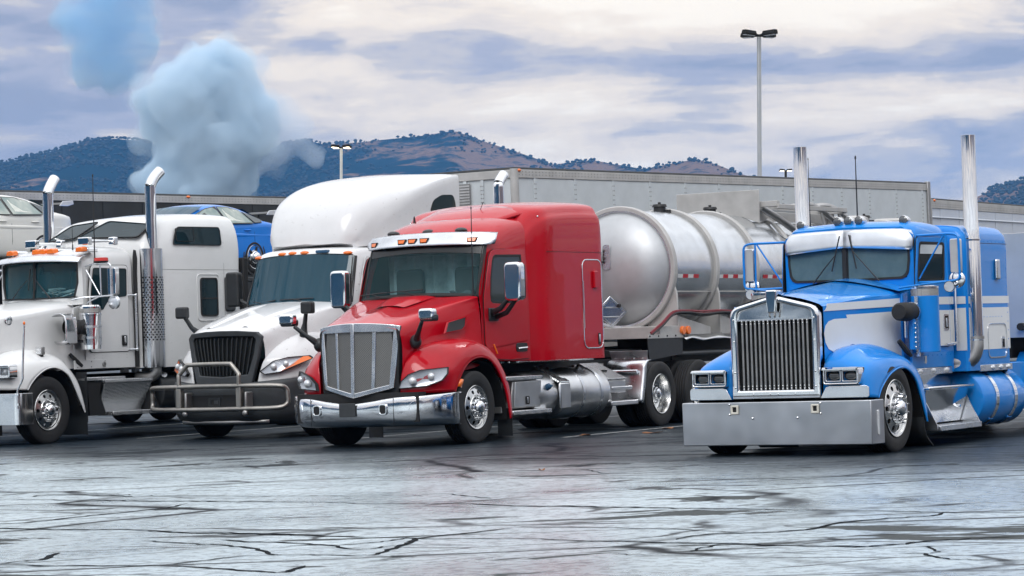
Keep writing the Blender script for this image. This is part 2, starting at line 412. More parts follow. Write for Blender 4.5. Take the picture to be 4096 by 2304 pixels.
def inst(me, name, parent, loc=(0, 0, 0), rot=(0, 0, 0), sc=None):
    o = bpy.data.objects.new(name, me); COL.objects.link(o); o.parent = parent; o.location = loc; o.rotation_euler = rot
    if sc: o.scale = sc
    return o
def px(x, y, depth):
    """a point of the lot seen along a sight line of the survey (2576 px wide plan of the view), at a given distance along the view"""
    x, y = x / .62890625, y / .62890625
    d = FW + RT * ((x - 2048) / 10809) - UP * ((y - 1152) / 10809)
    return Vector((0, 0, CAM_H)) + d / d.y * depth
def pground(x, y, z=0.):
    x, y = x / .62890625, y / .62890625
    d = FW + RT * ((x - 2048) / 10809) - UP * ((y - 1152) / 10809)
    return Vector((0, 0, CAM_H)) + d * ((z - CAM_H) / d.z)
# ------------------------------------------------------------------ wheels
WM = {}
def holed_ring(mb, r1, x1, r2, x2, rh, n=10, q=16):
    rc = (r1 + r2) / 2; a = (r2 - r1) / 2; b = math.pi / n
    def pt(r, t): return (x1 + (x2 - x1) * (r - r1) / (r2 - r1), r * math.cos(t), r * math.sin(t))
    per = []
    for i in range(q):
        t = (i / q * 4 + .5) % 4; k, u = int(t), t % 1
        per.append([(1, -1 + 2 * u), (1 - 2 * u, 1), (-1, 1 - 2 * u), (-1 + 2 * u, -1)][k])
    for s in range(n):
        th = 2 * math.pi * s / n
        A = [pt(rc + a * p, th + b * w) for p, w in per]
        B = []
        for p, w in per:
            ang = math.atan2(w, p); B.append(pt(rc + rh * math.cos(ang), th + rh * math.sin(ang) / rc))
        C_ = [(x - .022, y, z) for x, y, z in B]
        mb.add(A + B + C_, [(i, (i + 1) % q, q + (i + 1) % q, q + i) for i in range(q)] + [(q + i, q + (i + 1) % q, 2 * q + (i + 1) % q, 2 * q + i) for i in range(q)])
def tyre_mesh(R_, w, rr, name):
    h = w / 2; p = [(-h * .78, rr - .01), (-h * .95, rr + .03), (-h, rr + (R_ - rr) * .45), (-h * .97, R_ - .035), (-h * .88, R_ - .008)]
    tread = []
    g = [-.62, -.3, .0, .3, .62]
    e = .014
    tread.append((-h * .80, R_))
    for c in g: tread += [(c * h - .007, R_), (c * h - .006, R_ - e), (c * h + .006, R_ - e), (c * h + .007, R_)]
    tread.append((h * .80, R_))
    q = [(-x, r) for x, r in p[::-1]]
    q = [q[0], q[1], (h * .985, R_ - .06), (h * .992, R_ - .07)] + [(h, rr + (R_ - rr) * .45), (h * .985, rr + .055), (h * .97, rr + .05), (h * .95, rr + .03), (h * .78, rr - .01)]
    mb = MB().lathe(p + tread + q, 'x', n=56)
    return mb.mesh(name, 'rubber', 30)
def nut_mesh():
    mb = MB().cyl((0, 0, 0), (.045, 0, 0), .017, 6, .016).cyl((.045, 0, 0), (.075, 0, 0), .0125, 8, .009)
    return mb.mesh('lug_nut', 'chrome', 40)
def spike_mesh():
    mb = MB().cyl((0, 0, 0), (.04, 0, 0), .019, 10, .017).cyl((.04, 0, 0), (.07, 0, 0), .014, 10, .005)
    return mb.mesh('lug_nut', 'chrome', 40)
def wheel_kind(kind, R_, w, rr, drive=False, nut='nut'):
    h = w / 2; d = {'R': R_}
    d['tyre'] = tyre_mesh(R_, w, rr, 'tyre')
    mb = MB()
    if not drive:
        k = rr / .30
        mb.lathe([(h - .05, rr - .004), (h - .008, rr + .006), (h - .002, rr), (h - .006, rr - .012), (h - .03, rr - .02), (h - .034, .262 * k)], 'x', n=56)
        holed_ring(mb, .172 * k, h - .004, .262 * k, h - .034, .027 * k)
        mb.lathe([(h - .004, .172 * k), (h + .008, .165 * k), (h + .010, .10)], 'x', n=40)
        d['rim'] = mb.mesh('wheel', 'rim_alloy', 40)
        hub = MB().lathe([(h + .010, .118), (h + .024, .110), (h + .028, .098), (h + .07, .092), (h + .095, .06), (h + .102, .0)], 'x', n=28)
        d['hub'] = hub.mesh('hub_cap', 'chrome', 50); d['nx'] = h + .010; d['nr'] = .148 * k
        drum = MB().cyl((-.12, 0, 0), (h - .07, 0, 0), .215, 28)
    else:
        mb.lathe([(h - .04, rr - .004), (h - .006, rr + .006), (h, rr), (h - .004, rr - .012), (h - .03, rr - .022), (h - .10, rr - .035), (-h * .25, rr - .05), (-h * .45, rr - .09), (-h * .5, .14)], 'x', n=56)
        d['rim'] = mb.mesh('wheel', 'rim_alloy', 40)
        hub = MB().lathe([(-h * .5, .135), (-h * .5 + .07, .13), (-h * .5 + .075, .11), (h * .35, .105), (h * .38, .088), (h * .62, .082), (h * .75, .05), (h * .77, 0)], 'x', n=28)
        d['hub'] = hub.mesh('hub_cap', 'chrome', 50); d['nx'] = -h * .5; d['nr'] = .165
        drum = MB().cyl((-.30, 0, 0), (-h * .55, 0, 0), .22, 28)
    d['drum'] = drum.mesh('brake_drum', 'chassis_black', 40)
    d['nut'] = nut_mesh() if nut == 'nut' else spike_mesh()
    WM[kind] = d
def place_wheel(parent, kind, x, y, side=1, nuts=True, tilt=0., z=None):
    d = WM[kind]; rz = 0 if side > 0 else math.pi
    o = inst(d['rim'], 'wheel', parent, (x, y, d['R'] - .004 if z is None else z), (rnd.uniform(-1, 1) * .0 + tilt, 0, rz))
    inst(d['tyre'], 'tyre', o); inst(d['hub'], 'hub_cap', o); inst(d['drum'], 'brake_drum', o)
    if nuts:
        for i in range(10):
            a = 2 * math.pi * (i + .5) / 10
            inst(d['nut'], 'lug_nut', o, (d['nx'], d['nr'] * math.cos(a), d['nr'] * math.sin(a)), (rnd.uniform(0, 1), 0, 0))
    return o
wheel_kind('steer', .502, .285, .300)
wheel_kind('steer_low', .497, .285, .322)
wheel_kind('steer_tall', .54, .285, .322, nut='spike')
wheel_kind('drive', .502, .265, .305, True)
def chassis(t, y0, y1, dr, w='drive', hz=.95, axle_z=.5):
    mb = MB()
    for s in (-1, 1):
        mb.box(s * .43 - .05, s * .43 + .05, y0, y1, hz - .28, hz)
    for y in [y0 + .3 + k * (y1 - y0 - .6) / 6 for k in range(7)]: mb.box(-.38, .38, y - .05, y + .05, hz - .24, hz - .06)
    mb.box(-.36, .36, y0 + .15, 1.7, .42, 1.25)
    mb.cyl((-1.0, 0, axle_z), (1.0, 0, axle_z), .07, 10)
    for y in dr:
        mb.cyl((-.85, y, axle_z), (.85, y, axle_z), .10, 12); mb.ell((0, y, axle_z), (.24, .22, .24))
    mb.build('frame_rails', 'chassis_black', t, 30)
    for y in dr:
        for s in (-1, 1):
            place_wheel(t, w, s * 1.085, y, s); inst(WM[w]['tyre'], 'inner_tyre', t, (s * .765, y, WM[w]['R'] - .004))
# ------------------------------------------------------------------ wet asphalt lot, cracks, painted lines
s = NT('wet_asphalt'); b = s.b
v = s.coord('Object')
agg = s.noise(v, 70, 3, .7); agg2 = s.noise(v, 22, 3, .65); big = s.noise(v, .35, 6, .62, .6); mid = s.noise(v, 1.6, 5, .6, .4)
# crazing: distorted cells whose edges are worn joints
dn = s.n('ShaderNodeTexNoise'); dn.inputs['Scale'].default_value = .9; dn.inputs['Detail'].default_value = 5; s.l(v, dn.inputs['Vector'])
dv = s.n('ShaderNodeMix', data_type='VECTOR'); dv.inputs[0].default_value = .22; s.l(s.coord('Object', (.42, 1, 1)), dv.inputs[4]); s.l(dn.outputs['Color'], dv.inputs[5])
edge = s.vor(dv.outputs[1], .42, 'DISTANCE_TO_EDGE')
cgate = s.ramp(s.noise(v, .22, 3, .5), [(.40, 0.), (.52, 1.)])
crz = s.math('MULTIPLY', s.ramp(edge, [(.006, 1.), (.020, 0.)]), cgate)
# drained patches: no water film, so they stay matt; they gather where the surface is high and along the crazing
edge2 = s.vor(dv.outputs[1], 1.3, 'DISTANCE_TO_EDGE')
crz = s.math('MAXIMUM', crz, s.math('MULTIPLY', s.ramp(edge2, [(.008, .9), (.030, 0.)]), s.ramp(s.noise(v, .33, 4, .6), [(.44, 0.), (.54, 1.)])))
near = s.math('MULTIPLY', s.ramp(edge, [(.01, 1.), (.07, 0.)]), cgate)
pv = s.coord('Object', (.55, 1.0, 1), (3.3, 1.7, 0))
dry = s.math('ADD', s.ramp(s.noise(pv, .62, 6, .60, .8), [(.585, 0.), (.605, 1.)]), s.math('MULTIPLY', near, s.ramp(s.noise(v, 2.1, 4, .6), [(.50, 0.), (.56, .6)])), clamp=True)
col = s.mix(s.ramp(agg, [(.35, 0.), (.7, 1.)]), (.007, .013, .019), (.026, .036, .044))
col = s.mix(s.math('MULTIPLY', dry, .8), col, s.mix(s.ramp(agg2, [(.35, 0.), (.7, 1.)]), (.060, .066, .066), (.105, .112, .110)))
col = s.mix(crz, col, (.006, .008, .010))
s.l(col, b.inputs['Base Color'])
b.inputs['IOR'].default_value = 1.45
wet0 = s.math('SUBTRACT', 1., s.math('MAXIMUM', dry, crz), clamp=True)
# the bays beyond the long joint are newer, less filmed asphalt; the trucks' dark reflection is painted in too
sv = s.n('ShaderNodeSeparateXYZ'); s.l(v, sv.inputs[0])
zz = s.math('ADD', s.math('ADD', sv.outputs[1], s.math('MULTIPLY', sv.outputs[0], 1.0)), s.math('MULTIPLY_ADD', s.noise(s.coord('Object', (.5, 1, 1)), .5, 6, .65), 7., -3.5))
bay = s.ramp(s.math('MULTIPLY_ADD', zz, 1 / 10, -26.3 / 10, clamp=True), [(.10, 0.), (.62, 1.)])
pit = s.ramp(s.noise(v, 8.5, 4, .7), [(.42, .58), (.52, 1.)])
wet = s.math('MULTIPLY', s.math('MULTIPLY', wet0, pit), s.math('MULTIPLY_ADD', bay, -.88, 1.), clamp=True)
s.l(s.mix(s.math('MULTIPLY', bay, .75), col, (.005, .010, .017)), b.inputs['Base Color'])
s.l(s.math('MULTIPLY_ADD', dry, .15, .46), b.inputs['Roughness'])
s.l(s.math('MULTIPLY_ADD', wet, .46, .05), b.inputs['Specular IOR Level'])
# the water film lies over the stone and half drowns it
b.inputs['Specular Tint'].default_value = (.72, .9, 1, 1); s.l(wet, b.inputs['Coat Weight']); b.inputs['Coat IOR'].default_value = 1.40
s.l(s.math('MULTIPLY_ADD', s.ramp(big, [(.35, 0.), (.65, 1.)]), .14, .14), b.inputs['Coat Roughness'])
h = s.math('ADD', s.math('MULTIPLY', agg, .55), s.math('ADD', s.math('MULTIPLY', agg2, .45), s.math('MULTIPLY', crz, -2.0)))
bp = s.n('ShaderNodeBump'); bp.inputs['Strength'].default_value = .5; bp.inputs['Distance'].default_value = .006; s.l(h, bp.inputs['Height']); s.l(bp.outputs[0], b.inputs['Normal'])
bc = s.n('ShaderNodeBump'); bc.inputs['Strength'].default_value = .34; bc.inputs['Distance'].default_value = .004; s.l(s.math('ADD', h, s.math('MULTIPLY', mid, .8)), bc.inputs['Height']); s.l(bc.outputs[0], b.inputs['Coat Normal'])
# at grazing angles the film mirrors nearly all of the sky
lw = s.n('ShaderNodeLayerWeight'); lw.inputs[0].default_value = .5
gz = s.math('MULTIPLY', s.math('POWER', lw.outputs['Facing'], 2.6), s.math('MULTIPLY', wet, .93))
gl = s.n('ShaderNodeBsdfGlossy'); gl.distribution = 'MULTI_GGX'; gl.inputs[0].default_value = (.87, .97, 1.0, 1)
s.l(s.math('MULTIPLY_ADD', s.ramp(big, [(.35, 0.), (.65, 1.)]), .14, .24), gl.inputs['Roughness']); s.l(bc.outputs[0], gl.inputs['Normal'])
mx = s.n('ShaderNodeMixShader'); s.l(gz, mx.inputs[0]); s.l(b.outputs[0], mx.inputs[1]); s.l(gl.outputs[0], mx.inputs[2]); s.l(mx.outputs[0], s.o.inputs[0])
MATS['wet_asphalt'] = s.m
ground = MB().add([(-6000, -2600, 0), (6000, -2600, 0), (6000, 9000, 0), (-6000, 9000, 0)], [(0, 1, 2, 3)]).build('parking_lot', 'wet_asphalt', None, 0, kind='structure')
s = NT('line_paint'); v = s.coord('Object')
s.l(s.mix(s.ramp(s.noise(v, 9, 5, .7), [(.46, 0.), (.60, 1.)]), (.62, .63, .62), (.16, .17, .17)), s.b.inputs['Base Color']); s.b.inputs['Roughness'].default_value = .35; MATS['line_paint'] = s.m
simple('crack_dark', (.004, .006, .009), .85, spec=.1)
nS = Vector((math.cos(R(YAW)), -math.sin(R(YAW)), 0)); tS = Vector((math.sin(R(YAW)), math.cos(R(YAW)), 0))
for x, y, ln in ((-400, 1127, 26), (345, 1103.5, 22), (880, 1105, 24), (1415, 1101, 20), (2050, 1090, 18)):
    p = pground(x, y)
    P = []
    for k in range(25):
        c = p + tS * (ln * k / 24); w = .05 + .012 * rnd.uniform(-1, 1)
        P.append((c, w))
    V = [tuple(c - nS * w) for c, w in P] + [tuple(c + nS * w) for c, w in P]; n = len(P)
    MB().add([(a, b_, .004) for a, b_, _ in V], [(i, i + 1, n + i + 1, n + i) for i in range(n - 1)]).build('painted_line', 'line_paint', ground, 0)
def crack(pts, w, seed, branch=0):
    """an open joint in the lot: ragged dark slit, wide where pieces have broken out"""
    r = random.Random(seed); P = [pground(x, y) for x, y in pts]; L_ = []; Rr = []
    Q = cr(P, 3); D = []
    for a, b_ in zip(Q, Q[1:]):
        n = max(2, int((b_ - a).length / .07))
        for k in range(n): D.append(a + (b_ - a) * (k / n))
    D.append(Q[-1]); N = len(D); off = 0.
    for i, c in enumerate(D):
        t_ = (D[min(N - 1, i + 1)] - D[max(0, i - 1)]).normalized(); n_ = Vector((-t_.y, t_.x, 0))
        off = off * .85 + r.gauss(0, .016); ww = w * (.55 + .55 * r.random()) * (.7 + .5 * math.sin(i * .05 + seed) ** 2) * min(1, .2 + 12 * min(i, N - 1 - i) / N)
        c = c + n_ * off; L_.append(c + n_ * ww); Rr.append(c - n_ * ww)
    return MB().add([(p.x, p.y, .004) for p in L_ + Rr], [(i, i + 1, N + i + 1, N + i) for i in range(N - 1)]).build('asphalt_crack', 'crack_dark', ground, 0)
CR = [([(-60, 1256), (200, 1258), (500, 1262), (800, 1264), (1000, 1267), (1180, 1268), (1290, 1273), (1450, 1274), (1700, 1279), (2000, 1284), (2300, 1288), (2640, 1291)], .030),
      ([(-40, 1320), (60, 1316), (180, 1303), (330, 1288), (420, 1278), (475, 1267)], .028),
      ([(-40, 1327), (130, 1332), (300, 1334), (430, 1339), (600, 1343), (800, 1348), (950, 1351)], .040),
      ([(370, 1336), (470, 1341), (590, 1343), (700, 1345), (780, 1348)], .075),
      ([(-40, 1423), (60, 1412), (110, 1405), (150, 1391)], .03), ([(0, 1422), (130, 1425), (400, 1424), (520, 1409), (670, 1397), (800, 1396), (930, 1398), (985, 1383), (1060, 1356), (1180, 1342), (1290, 1328)], .030),
      ([(400, 1424), (520, 1428), (640, 1436), (720, 1440), (770, 1424)], .055), ([(360, 1360), (560, 1372), (660, 1385), (690, 1398)], .022), ([(560, 1358), (700, 1366), (850, 1372), (960, 1364), (1040, 1354)], .03),
      ([(950, 1351), (1100, 1356), (1288, 1357), (1420, 1362), (1560, 1363), (1700, 1367), (1830, 1370), (1950, 1374), (2100, 1375), (2230, 1377)], .032),
      ([(1700, 1358), (1780, 1345), (1880, 1342), (1990, 1336), (2060, 1326), (2130, 1315), (2240, 1305), (2330, 1298), (2380, 1288)], .030),
      ([(1288, 1327), (1450, 1328), (1620, 1331), (1780, 1335), (1880, 1340)], .020), ([(1400, 1366), (1550, 1362), (1700, 1366)], .018), ([(1736, 1388), (1770, 1378), (1830, 1370)], .02),
      ([(2120, 1378), (2230, 1371), (2330, 1362), (2440, 1354), (2576, 1350)], .026), ([(2260, 1394), (2330, 1394), (2380, 1408), (2480, 1410), (2600, 1411)], .022), ([(2330, 1394), (2345, 1380), (2330, 1374)], .02),
      ([(-40, 1240), (200, 1241), (420, 1247), (600, 1249), (820, 1248), (900, 1247)], .018), ([(600, 1228), (760, 1222), (900, 1220), (1060, 1216), (1250, 1205)], .014), ([(-40, 1180), (150, 1188), (300, 1183), (520, 1177), (700, 1170)], .014),
      ([(1288, 1206), (1450, 1203), (1700, 1204), (2000, 1206), (2300, 1205), (2600, 1207)], .022), ([(1288, 1240), (1420, 1237), (1560, 1238), (1760, 1234), (1820, 1230)], .014), ([(1000, 1252), (1100, 1243), (1180, 1249), (1240, 1254)], .02),
      ([(80, 1250), (120, 1246), (220, 1246), (330, 1250)], .03), ([(700, 1376), (800, 1372), (900, 1384), (1010, 1372), (1200, 1372)], .02), ([(1800, 1396), (1650, 1397), (1540, 1392)], .014), ([(2050, 1394), (1960, 1391)], .012), ([(1450, 1180), (1560, 1192), (1640, 1190)], .012)]
for k, (p, w) in enumerate(CR): crack(p, min(w, .04) * .85, k + 3)
# ------------------------------------------------------------------ hills beyond the lot, their oaks, drifting steam, air
from mathutils import noise as mn
RIDGE = [(-1500, 430), (-900, 400), (-400, 470), (-150, 430), (0, 413), (60, 398), (120, 384), (180, 367), (220, 354), (290, 349), (340, 354), (380, 364), (440, 384), (520, 396), (600, 388), (680, 370), (730, 356), (775, 355), (820, 366), (860, 360), (915, 357), (1000, 345), (1075, 340), (1125, 332), (1150, 331), (1180, 344), (1230, 360), (1290, 378), (1340, 394), (1392, 414), (1440, 408), (1490, 402), (1550, 416), (1620, 424), (1690, 412), (1750, 400), (1800, 412), (1860, 436), (1920, 452), (2050, 505), (2250, 560), (2380, 548), (2440, 500), (2470, 488), (2500, 470), (2550, 456), (2620, 440), (2750, 420), (3000, 445), (3400, 420), (4000, 500)]
def ridge(x):
    for (a, ya), (b_, yb) in zip(RIDGE, RIDGE[1:]):
        if a <= x <= b_:
            u = (x - a) / (b_ - a); return lerp2(ya, yb, u)
    return RIDGE[-1][1]
def lerp2(a, b_, t): return a + (b_ - a) * t
NC, NR = 620, 46
def hill_point(x, t):
    d = lerp2(2600, 5000 + 500 * math.sin(x * .0021), t)
    top = px(x, ridge(x), 5000 + 500 * math.sin(x * .0021)); g = px(x, ridge(x), d)
    spur = mn.fractal(Vector((g.x * .0016, d * .0007, 3.3)), .9, 2.1, 5)
    h = top.z * (t ** 1.15) * (1 + .42 * spur * (1 - t) ** .7) + 22 * mn.fractal(Vector((g.x * .006, d * .004, 1.)), 1., 2., 4) * (1 - t) * t * 2
    h += 3.0 * mn.noise(Vector((g.x * .012, d * .006, 0)))
    return Vector((g.x, d, max(h, -2 + 3 * t)))
V = []; XS = [-1500 + 5500 * k / (NC - 1) for k in range(NC)]
TS = [k / (NR - 1) for k in range(NR)]
for x in XS:
    for t in TS: V.append(hill_point(x, t))
    p = V[-1]; V.append(Vector((p.x * 1.15, p.y * 1.15, p.z * .4)))
n = NR + 1
F = [(i * n + j, (i + 1) * n + j, (i + 1) * n + j + 1, i * n + j + 1) for i in range(NC - 1) for j in range(NR)]
s = NT('hill_grass'); v = s.coord('Object')
scr = s.ramp(s.noise(s.coord('Object', (1, .55, 1.3)), .0055, 8, .66, .5), [(.47, 0.), (.53, 1.)]); fine = s.noise(v, .03, 5, .7)
scr2 = s.math('MULTIPLY', s.ramp(fine, [(.52, 0.), (.60, 1.)]), .8)
sx = s.n('ShaderNodeSeparateXYZ'); s.l(v, sx.inputs[0])
left = s.ramp(s.math('MULTIPLY_ADD', sx.outputs[0], -1 / 1400, .22, clamp=True), [(.0, 0.), (.6, .16)])
cover = s.math('MAXIMUM', s.ramp(s.math('ADD', s.noise(s.coord('Object', (1, .55, 1.3)), .0055, 8, .66, .5), left), [(.53, 0.), (.585, 1.)]), scr2)
s.l(s.mix(cover, s.mix(s.ramp(fine, [(.3, 0.), (.7, 1.)]), (.15, .098, .072), (.21, .145, .11)), (.010, .026, .038)), s.b.inputs['Base Color']); s.b.inputs['Roughness'].default_value = .95; s.b.inputs['Specular IOR Level'].default_value = 0.
MATS['hill_grass'] = s.m
hm_ = MB(); hm_.v = [tuple(p) for p in V]; hm_.f = F
hills = hm_.build('hills', 'hill_grass', None, 0, kind='structure'); hills.data.shade_smooth()
# unseen ridge added behind the camera to darken what the chrome reflects
rv, rf = [], []
for k in range(121):
    a = R(62 + 236 * k / 120); dd = 2250
    for q, (u, hh) in enumerate(((.70, -1), (.86, 110), (1.0, 210), (1.1, -2))):
        rv.append((dd * u * math.sin(a), dd * u * math.cos(a), hh * max(.12, 1 + 1.1 * mn.noise(Vector((k * .17, q * .2, 5)))) if hh > 0 else hh))
    if k: o = (k - 1) * 4; rf += [(o + q, o + 4 + q, o + 5 + q, o + 1 + q) for q in range(3)]
rm_ = MB(); rm_.v = rv; rm_.f = rf; rm_.build('hills', 'hill_grass', None, 60, kind='structure')  # the added unseen ridge, not part of the hills beyond the lot
# oaks: thick on the shaded left hill, scattered on the grassy right one
simple('oak_leaf', (.010, .026, .036), .9, var=.4, vs=.2)
base_v = [(0, 0, 1), (.9, 0, .45), (.28, .86, .4), (-.73, .53, .45), (-.73, -.53, .4), (.28, -.86, .45), (.75, .5, -.35), (-.28, .9, -.4), (-.9, 0, -.35), (-.28, -.9, -.4), (.75, -.5, -.35), (0, 0, -.8)]
base_f = [(0, 1, 2), (0, 2, 3), (0, 3, 4), (0, 4, 5), (0, 5, 1), (1, 6, 2), (2, 7, 3), (3, 8, 4), (4, 9, 5), (5, 10, 1), (2, 6, 7), (3, 7, 8), (4, 8, 9), (5, 9, 10), (1, 10, 6), (6, 11, 7), (7, 11, 8), (8, 11, 9), (9, 11, 10), (10, 11, 6)]
tv, tf = [], []; tr = random.Random(11)
def oak(p, r):
    for q in range(2):
        o = len(tv); c = p + Vector((tr.uniform(-.6, .6) * r * q, tr.uniform(-.5, .5) * r * q, r * (.9 + .2 * q))); k = r * (1 - .3 * q)
        tv.extend([(c.x + a * k * tr.uniform(.75, 1.25), c.y + b_ * k, c.z + c_ * k * tr.uniform(.6, 1.0)) for a, b_, c_ in base_v]); tf.extend([tuple(i + o for i in f) for f in base_f])
cnt = 0
for _ in range(60000):
    x = tr.uniform(-120, 2700); t = tr.random() ** .6
    if ridge(x) > 470 and not 2420 < x: continue
    p = hill_point(x, t)
    mk = mn.fractal(Vector((p.x * .0035, p.y * .0022, 9)), 1., 2., 4) + (.35 if x < 420 else .12 if x < 860 else -.12)
    if mk + tr.uniform(-.25, .25) < .10: continue
    oak(p, tr.uniform(1.7, 4.0)); cnt += 1
    if cnt > 9000: break
for _ in range(900):
    x = tr.uniform(-50, 2650)
    if tr.random() < .35 + .3 * math.sin(x * .021) + .25 * math.sin(x * .067): continue
    p = hill_point(x, tr.uniform(.985, 1.0)); oak(p, tr.uniform(1.5, 4.4))
om = MB(); om.v = tv; om.f = tf
me = bpy.data.meshes.new('hillside_oaks'); me.from_pydata(tv, [], tf); me.materials.append(m('oak_leaf'))
oo = bpy.data.objects.new('hillside_oaks', me); COL.objects.link(oo); oo['kind'] = 'stuff'
# steam from a stack beyond the lot: closed billows with an even mist inside
def steam(name, label, blobs, depth, density, color, seed, disp=1.0, vox=.9):
    r = random.Random(seed); mb = MB(); k = depth / 6797
    for x, y, q in blobs:
        c = px(x, y, depth + r.uniform(-.6, .6) * q * k); mb.ell(c, (q * k, q * k * .9, q * k * .92), 20, 14)
        for _ in range(9):
            a, b_ = r.uniform(0, 6.28), r.uniform(-.9, 1.2); rr = q * k * r.uniform(.28, .5)
            mb.ell((c.x + math.cos(a) * math.cos(b_) * q * k * .85, c.y + math.sin(a) * math.cos(b_) * q * k * .8, c.z + math.sin(b_) * q * k * .85), rr, 12, 8)
    me = bpy.data.meshes.new(name); me.from_pydata(mb.v, [], mb.f)
    mt = bpy.data.materials.new(name); mt.use_nodes = True; t_ = mt.node_tree; t_.nodes.remove(t_.nodes['Principled BSDF'])
    pv_ = t_.nodes.new('ShaderNodeVolumePrincipled'); pv_.inputs['Color'].default_value = (*color, 1); pv_.inputs['Density'].default_value = density; pv_.inputs['Anisotropy'].default_value = -.1
    t_.links.new(pv_.outputs[0], t_.nodes['Material Output'].inputs['Volume'])
    me.materials.append(mt); o = bpy.data.objects.new(name, me); COL.objects.link(o)
    rm = o.modifiers.new('merge', 'REMESH'); rm.mode = 'VOXEL'; rm.voxel_size = vox; rm.use_smooth_shade = True
    for i, (sz, st) in enumerate(((6.0, 1.7 * disp), (2.6, 1.0 * disp), (1.1, .7 * disp))):
        tx = bpy.data.textures.new(name, 'CLOUDS'); tx.noise_scale = sz; tx.noise_depth = 3
        dm = o.modifiers.new('billow', 'DISPLACE'); dm.texture = tx; dm.texture_coords = 'GLOBAL'; dm.strength = st * 2; dm.mid_level = .52
    r2 = o.modifiers.new('clean', 'REMESH'); r2.mode = 'VOXEL'; r2.voxel_size = vox * .75; r2.use_smooth_shade = True
    sm = o.modifiers.new('soft', 'SMOOTH'); sm.factor = .3; sm.iterations = 1
    o['kind'] = 'stuff'
    return o
PL = [(470, 515, 105), (560, 500, 85), (400, 500, 50), (520, 440, 118), (430, 430, 80), (600, 440, 62), (365, 455, 30), (505, 360, 125), (415, 335, 78), (590, 345, 95), (480, 265, 118), (400, 270, 62), (575, 235, 92), (530, 165, 82), (470, 175, 60), (610, 205, 55), (655, 290, 60), (640, 365, 60), (640, 460, 40)]
PR = [(660, 255, 62), (715, 280, 56), (680, 330, 52), (765, 300, 40), (640, 410, 44), (690, 390, 34), (735, 335, 46), (780, 385, 22), (650, 180, 40)]
PU = [(270, 50, 92), (205, 105, 66), (330, 85, 60), (250, 140, 84), (180, 40, 50), (320, 20, 66), (265, -40, 90), (330, -60, 70), (200, 190, 40), (300, 190, 40), (345, 150, 44)]
sz = lambda L_, k: [(x, y, r * k) for x, y, r in L_]
# each cloud is three closed mists one inside the other, so that its rim thins out
steam('steam_plume', '', sz(PL, .86), 330, .55, (.77, .90, 1.0), 3, 1.25, .6); steam('steam_plume', '', sz(PL, 1.0), 330, .12, (.77, .90, 1.0), 4, 1.5, .7); steam('steam_plume', '', sz(PL, 1.1), 330, .035, (.80, .91, 1.0), 8, 1.8, .9)
steam('drifting_steam', '', sz(PR, .85), 338, .17, (.80, .89, 1.0), 5, 1.5, .7); steam('drifting_steam', '', sz(PR, 1.15), 338, .06, (.80, .89, 1.0), 9, 1.7)
steam('drifting_steam', '', sz(PU, .9), 352, .20, (.54, .80, 1.0), 6, 1.5, .7); steam('drifting_steam', '', sz(PU, 1.1), 352, .05, (.54, .79, 1.0), 7, 1.8)
# air over the lot and the hills
hz = MB().box(-6600, 6600, -2700, 9100, -3, 520)
mt = bpy.data.materials.new('haze'); mt.use_nodes = True; t_ = mt.node_tree; t_.nodes.remove(t_.nodes['Principled BSDF'])
pv_ = t_.nodes.new('ShaderNodeVolumePrincipled'); pv_.inputs['Color'].default_value = (.16, .47, 1.0, 1); pv_.inputs['Density'].default_value = .000065; pv_.inputs['Anisotropy'].default_value = .0
t_.links.new(pv_.outputs[0], t_.nodes['Material Output'].inputs['Volume']); MATS['haze'] = mt
hz.build('haze', 'haze', None, 0, kind='stuff')
# ------------------------------------------------------------------ red sleeper tractor
metal('grille_chrome', (.84, .85, .86), .20, 0, .04)

def lerp(a, b, t): return a + (b - a) * t
def rivets(pts, r, parent, mat, name='rivets', n=6):
    mb = MB()
    for p in pts: mb.ell(p, r, n, 3, 0, 1) if False else mb.ell(p, (r, r, r), n, 3, -.9, .9)
    return mb.build(name, mat, parent, 60, kind='stuff')
def antenna(parent, p, h, r=.006, lean=0., mat='wire_black', name='antenna', base=True):
    mb = MB().tube([p, (p[0] + lean * .4, p[1], p[2] + h * .6), (p[0] + lean, p[1], p[2] + h)], [r, r * .8, r * .55], 6)
    if base: mb.cyl(p, (p[0], p[1], p[2] + .10), r * 2.2, 8, r * 1.4)
    mb.ell((p[0] + lean, p[1], p[2] + h), (r * 1.2, r * 1.2, r * 2.6), 6, 4)
    return mb.build(name, mat, parent, 60)
def wiper(parent, a, b, c, d, rod=.010):
    """arm a-b, blade c-d"""
    o = MB().tube([a, tuple((a[i] + b[i]) / 2 + (0, -.012, .004)[i] for i in range(3)), b], [rod, rod * .8, rod * .6], 6).build('wiper_arm', 'wire_black', parent, 50)
    MB().tube([c, d], rod * .9, 6).build('wiper_blade', 'wire_black', o, 50)
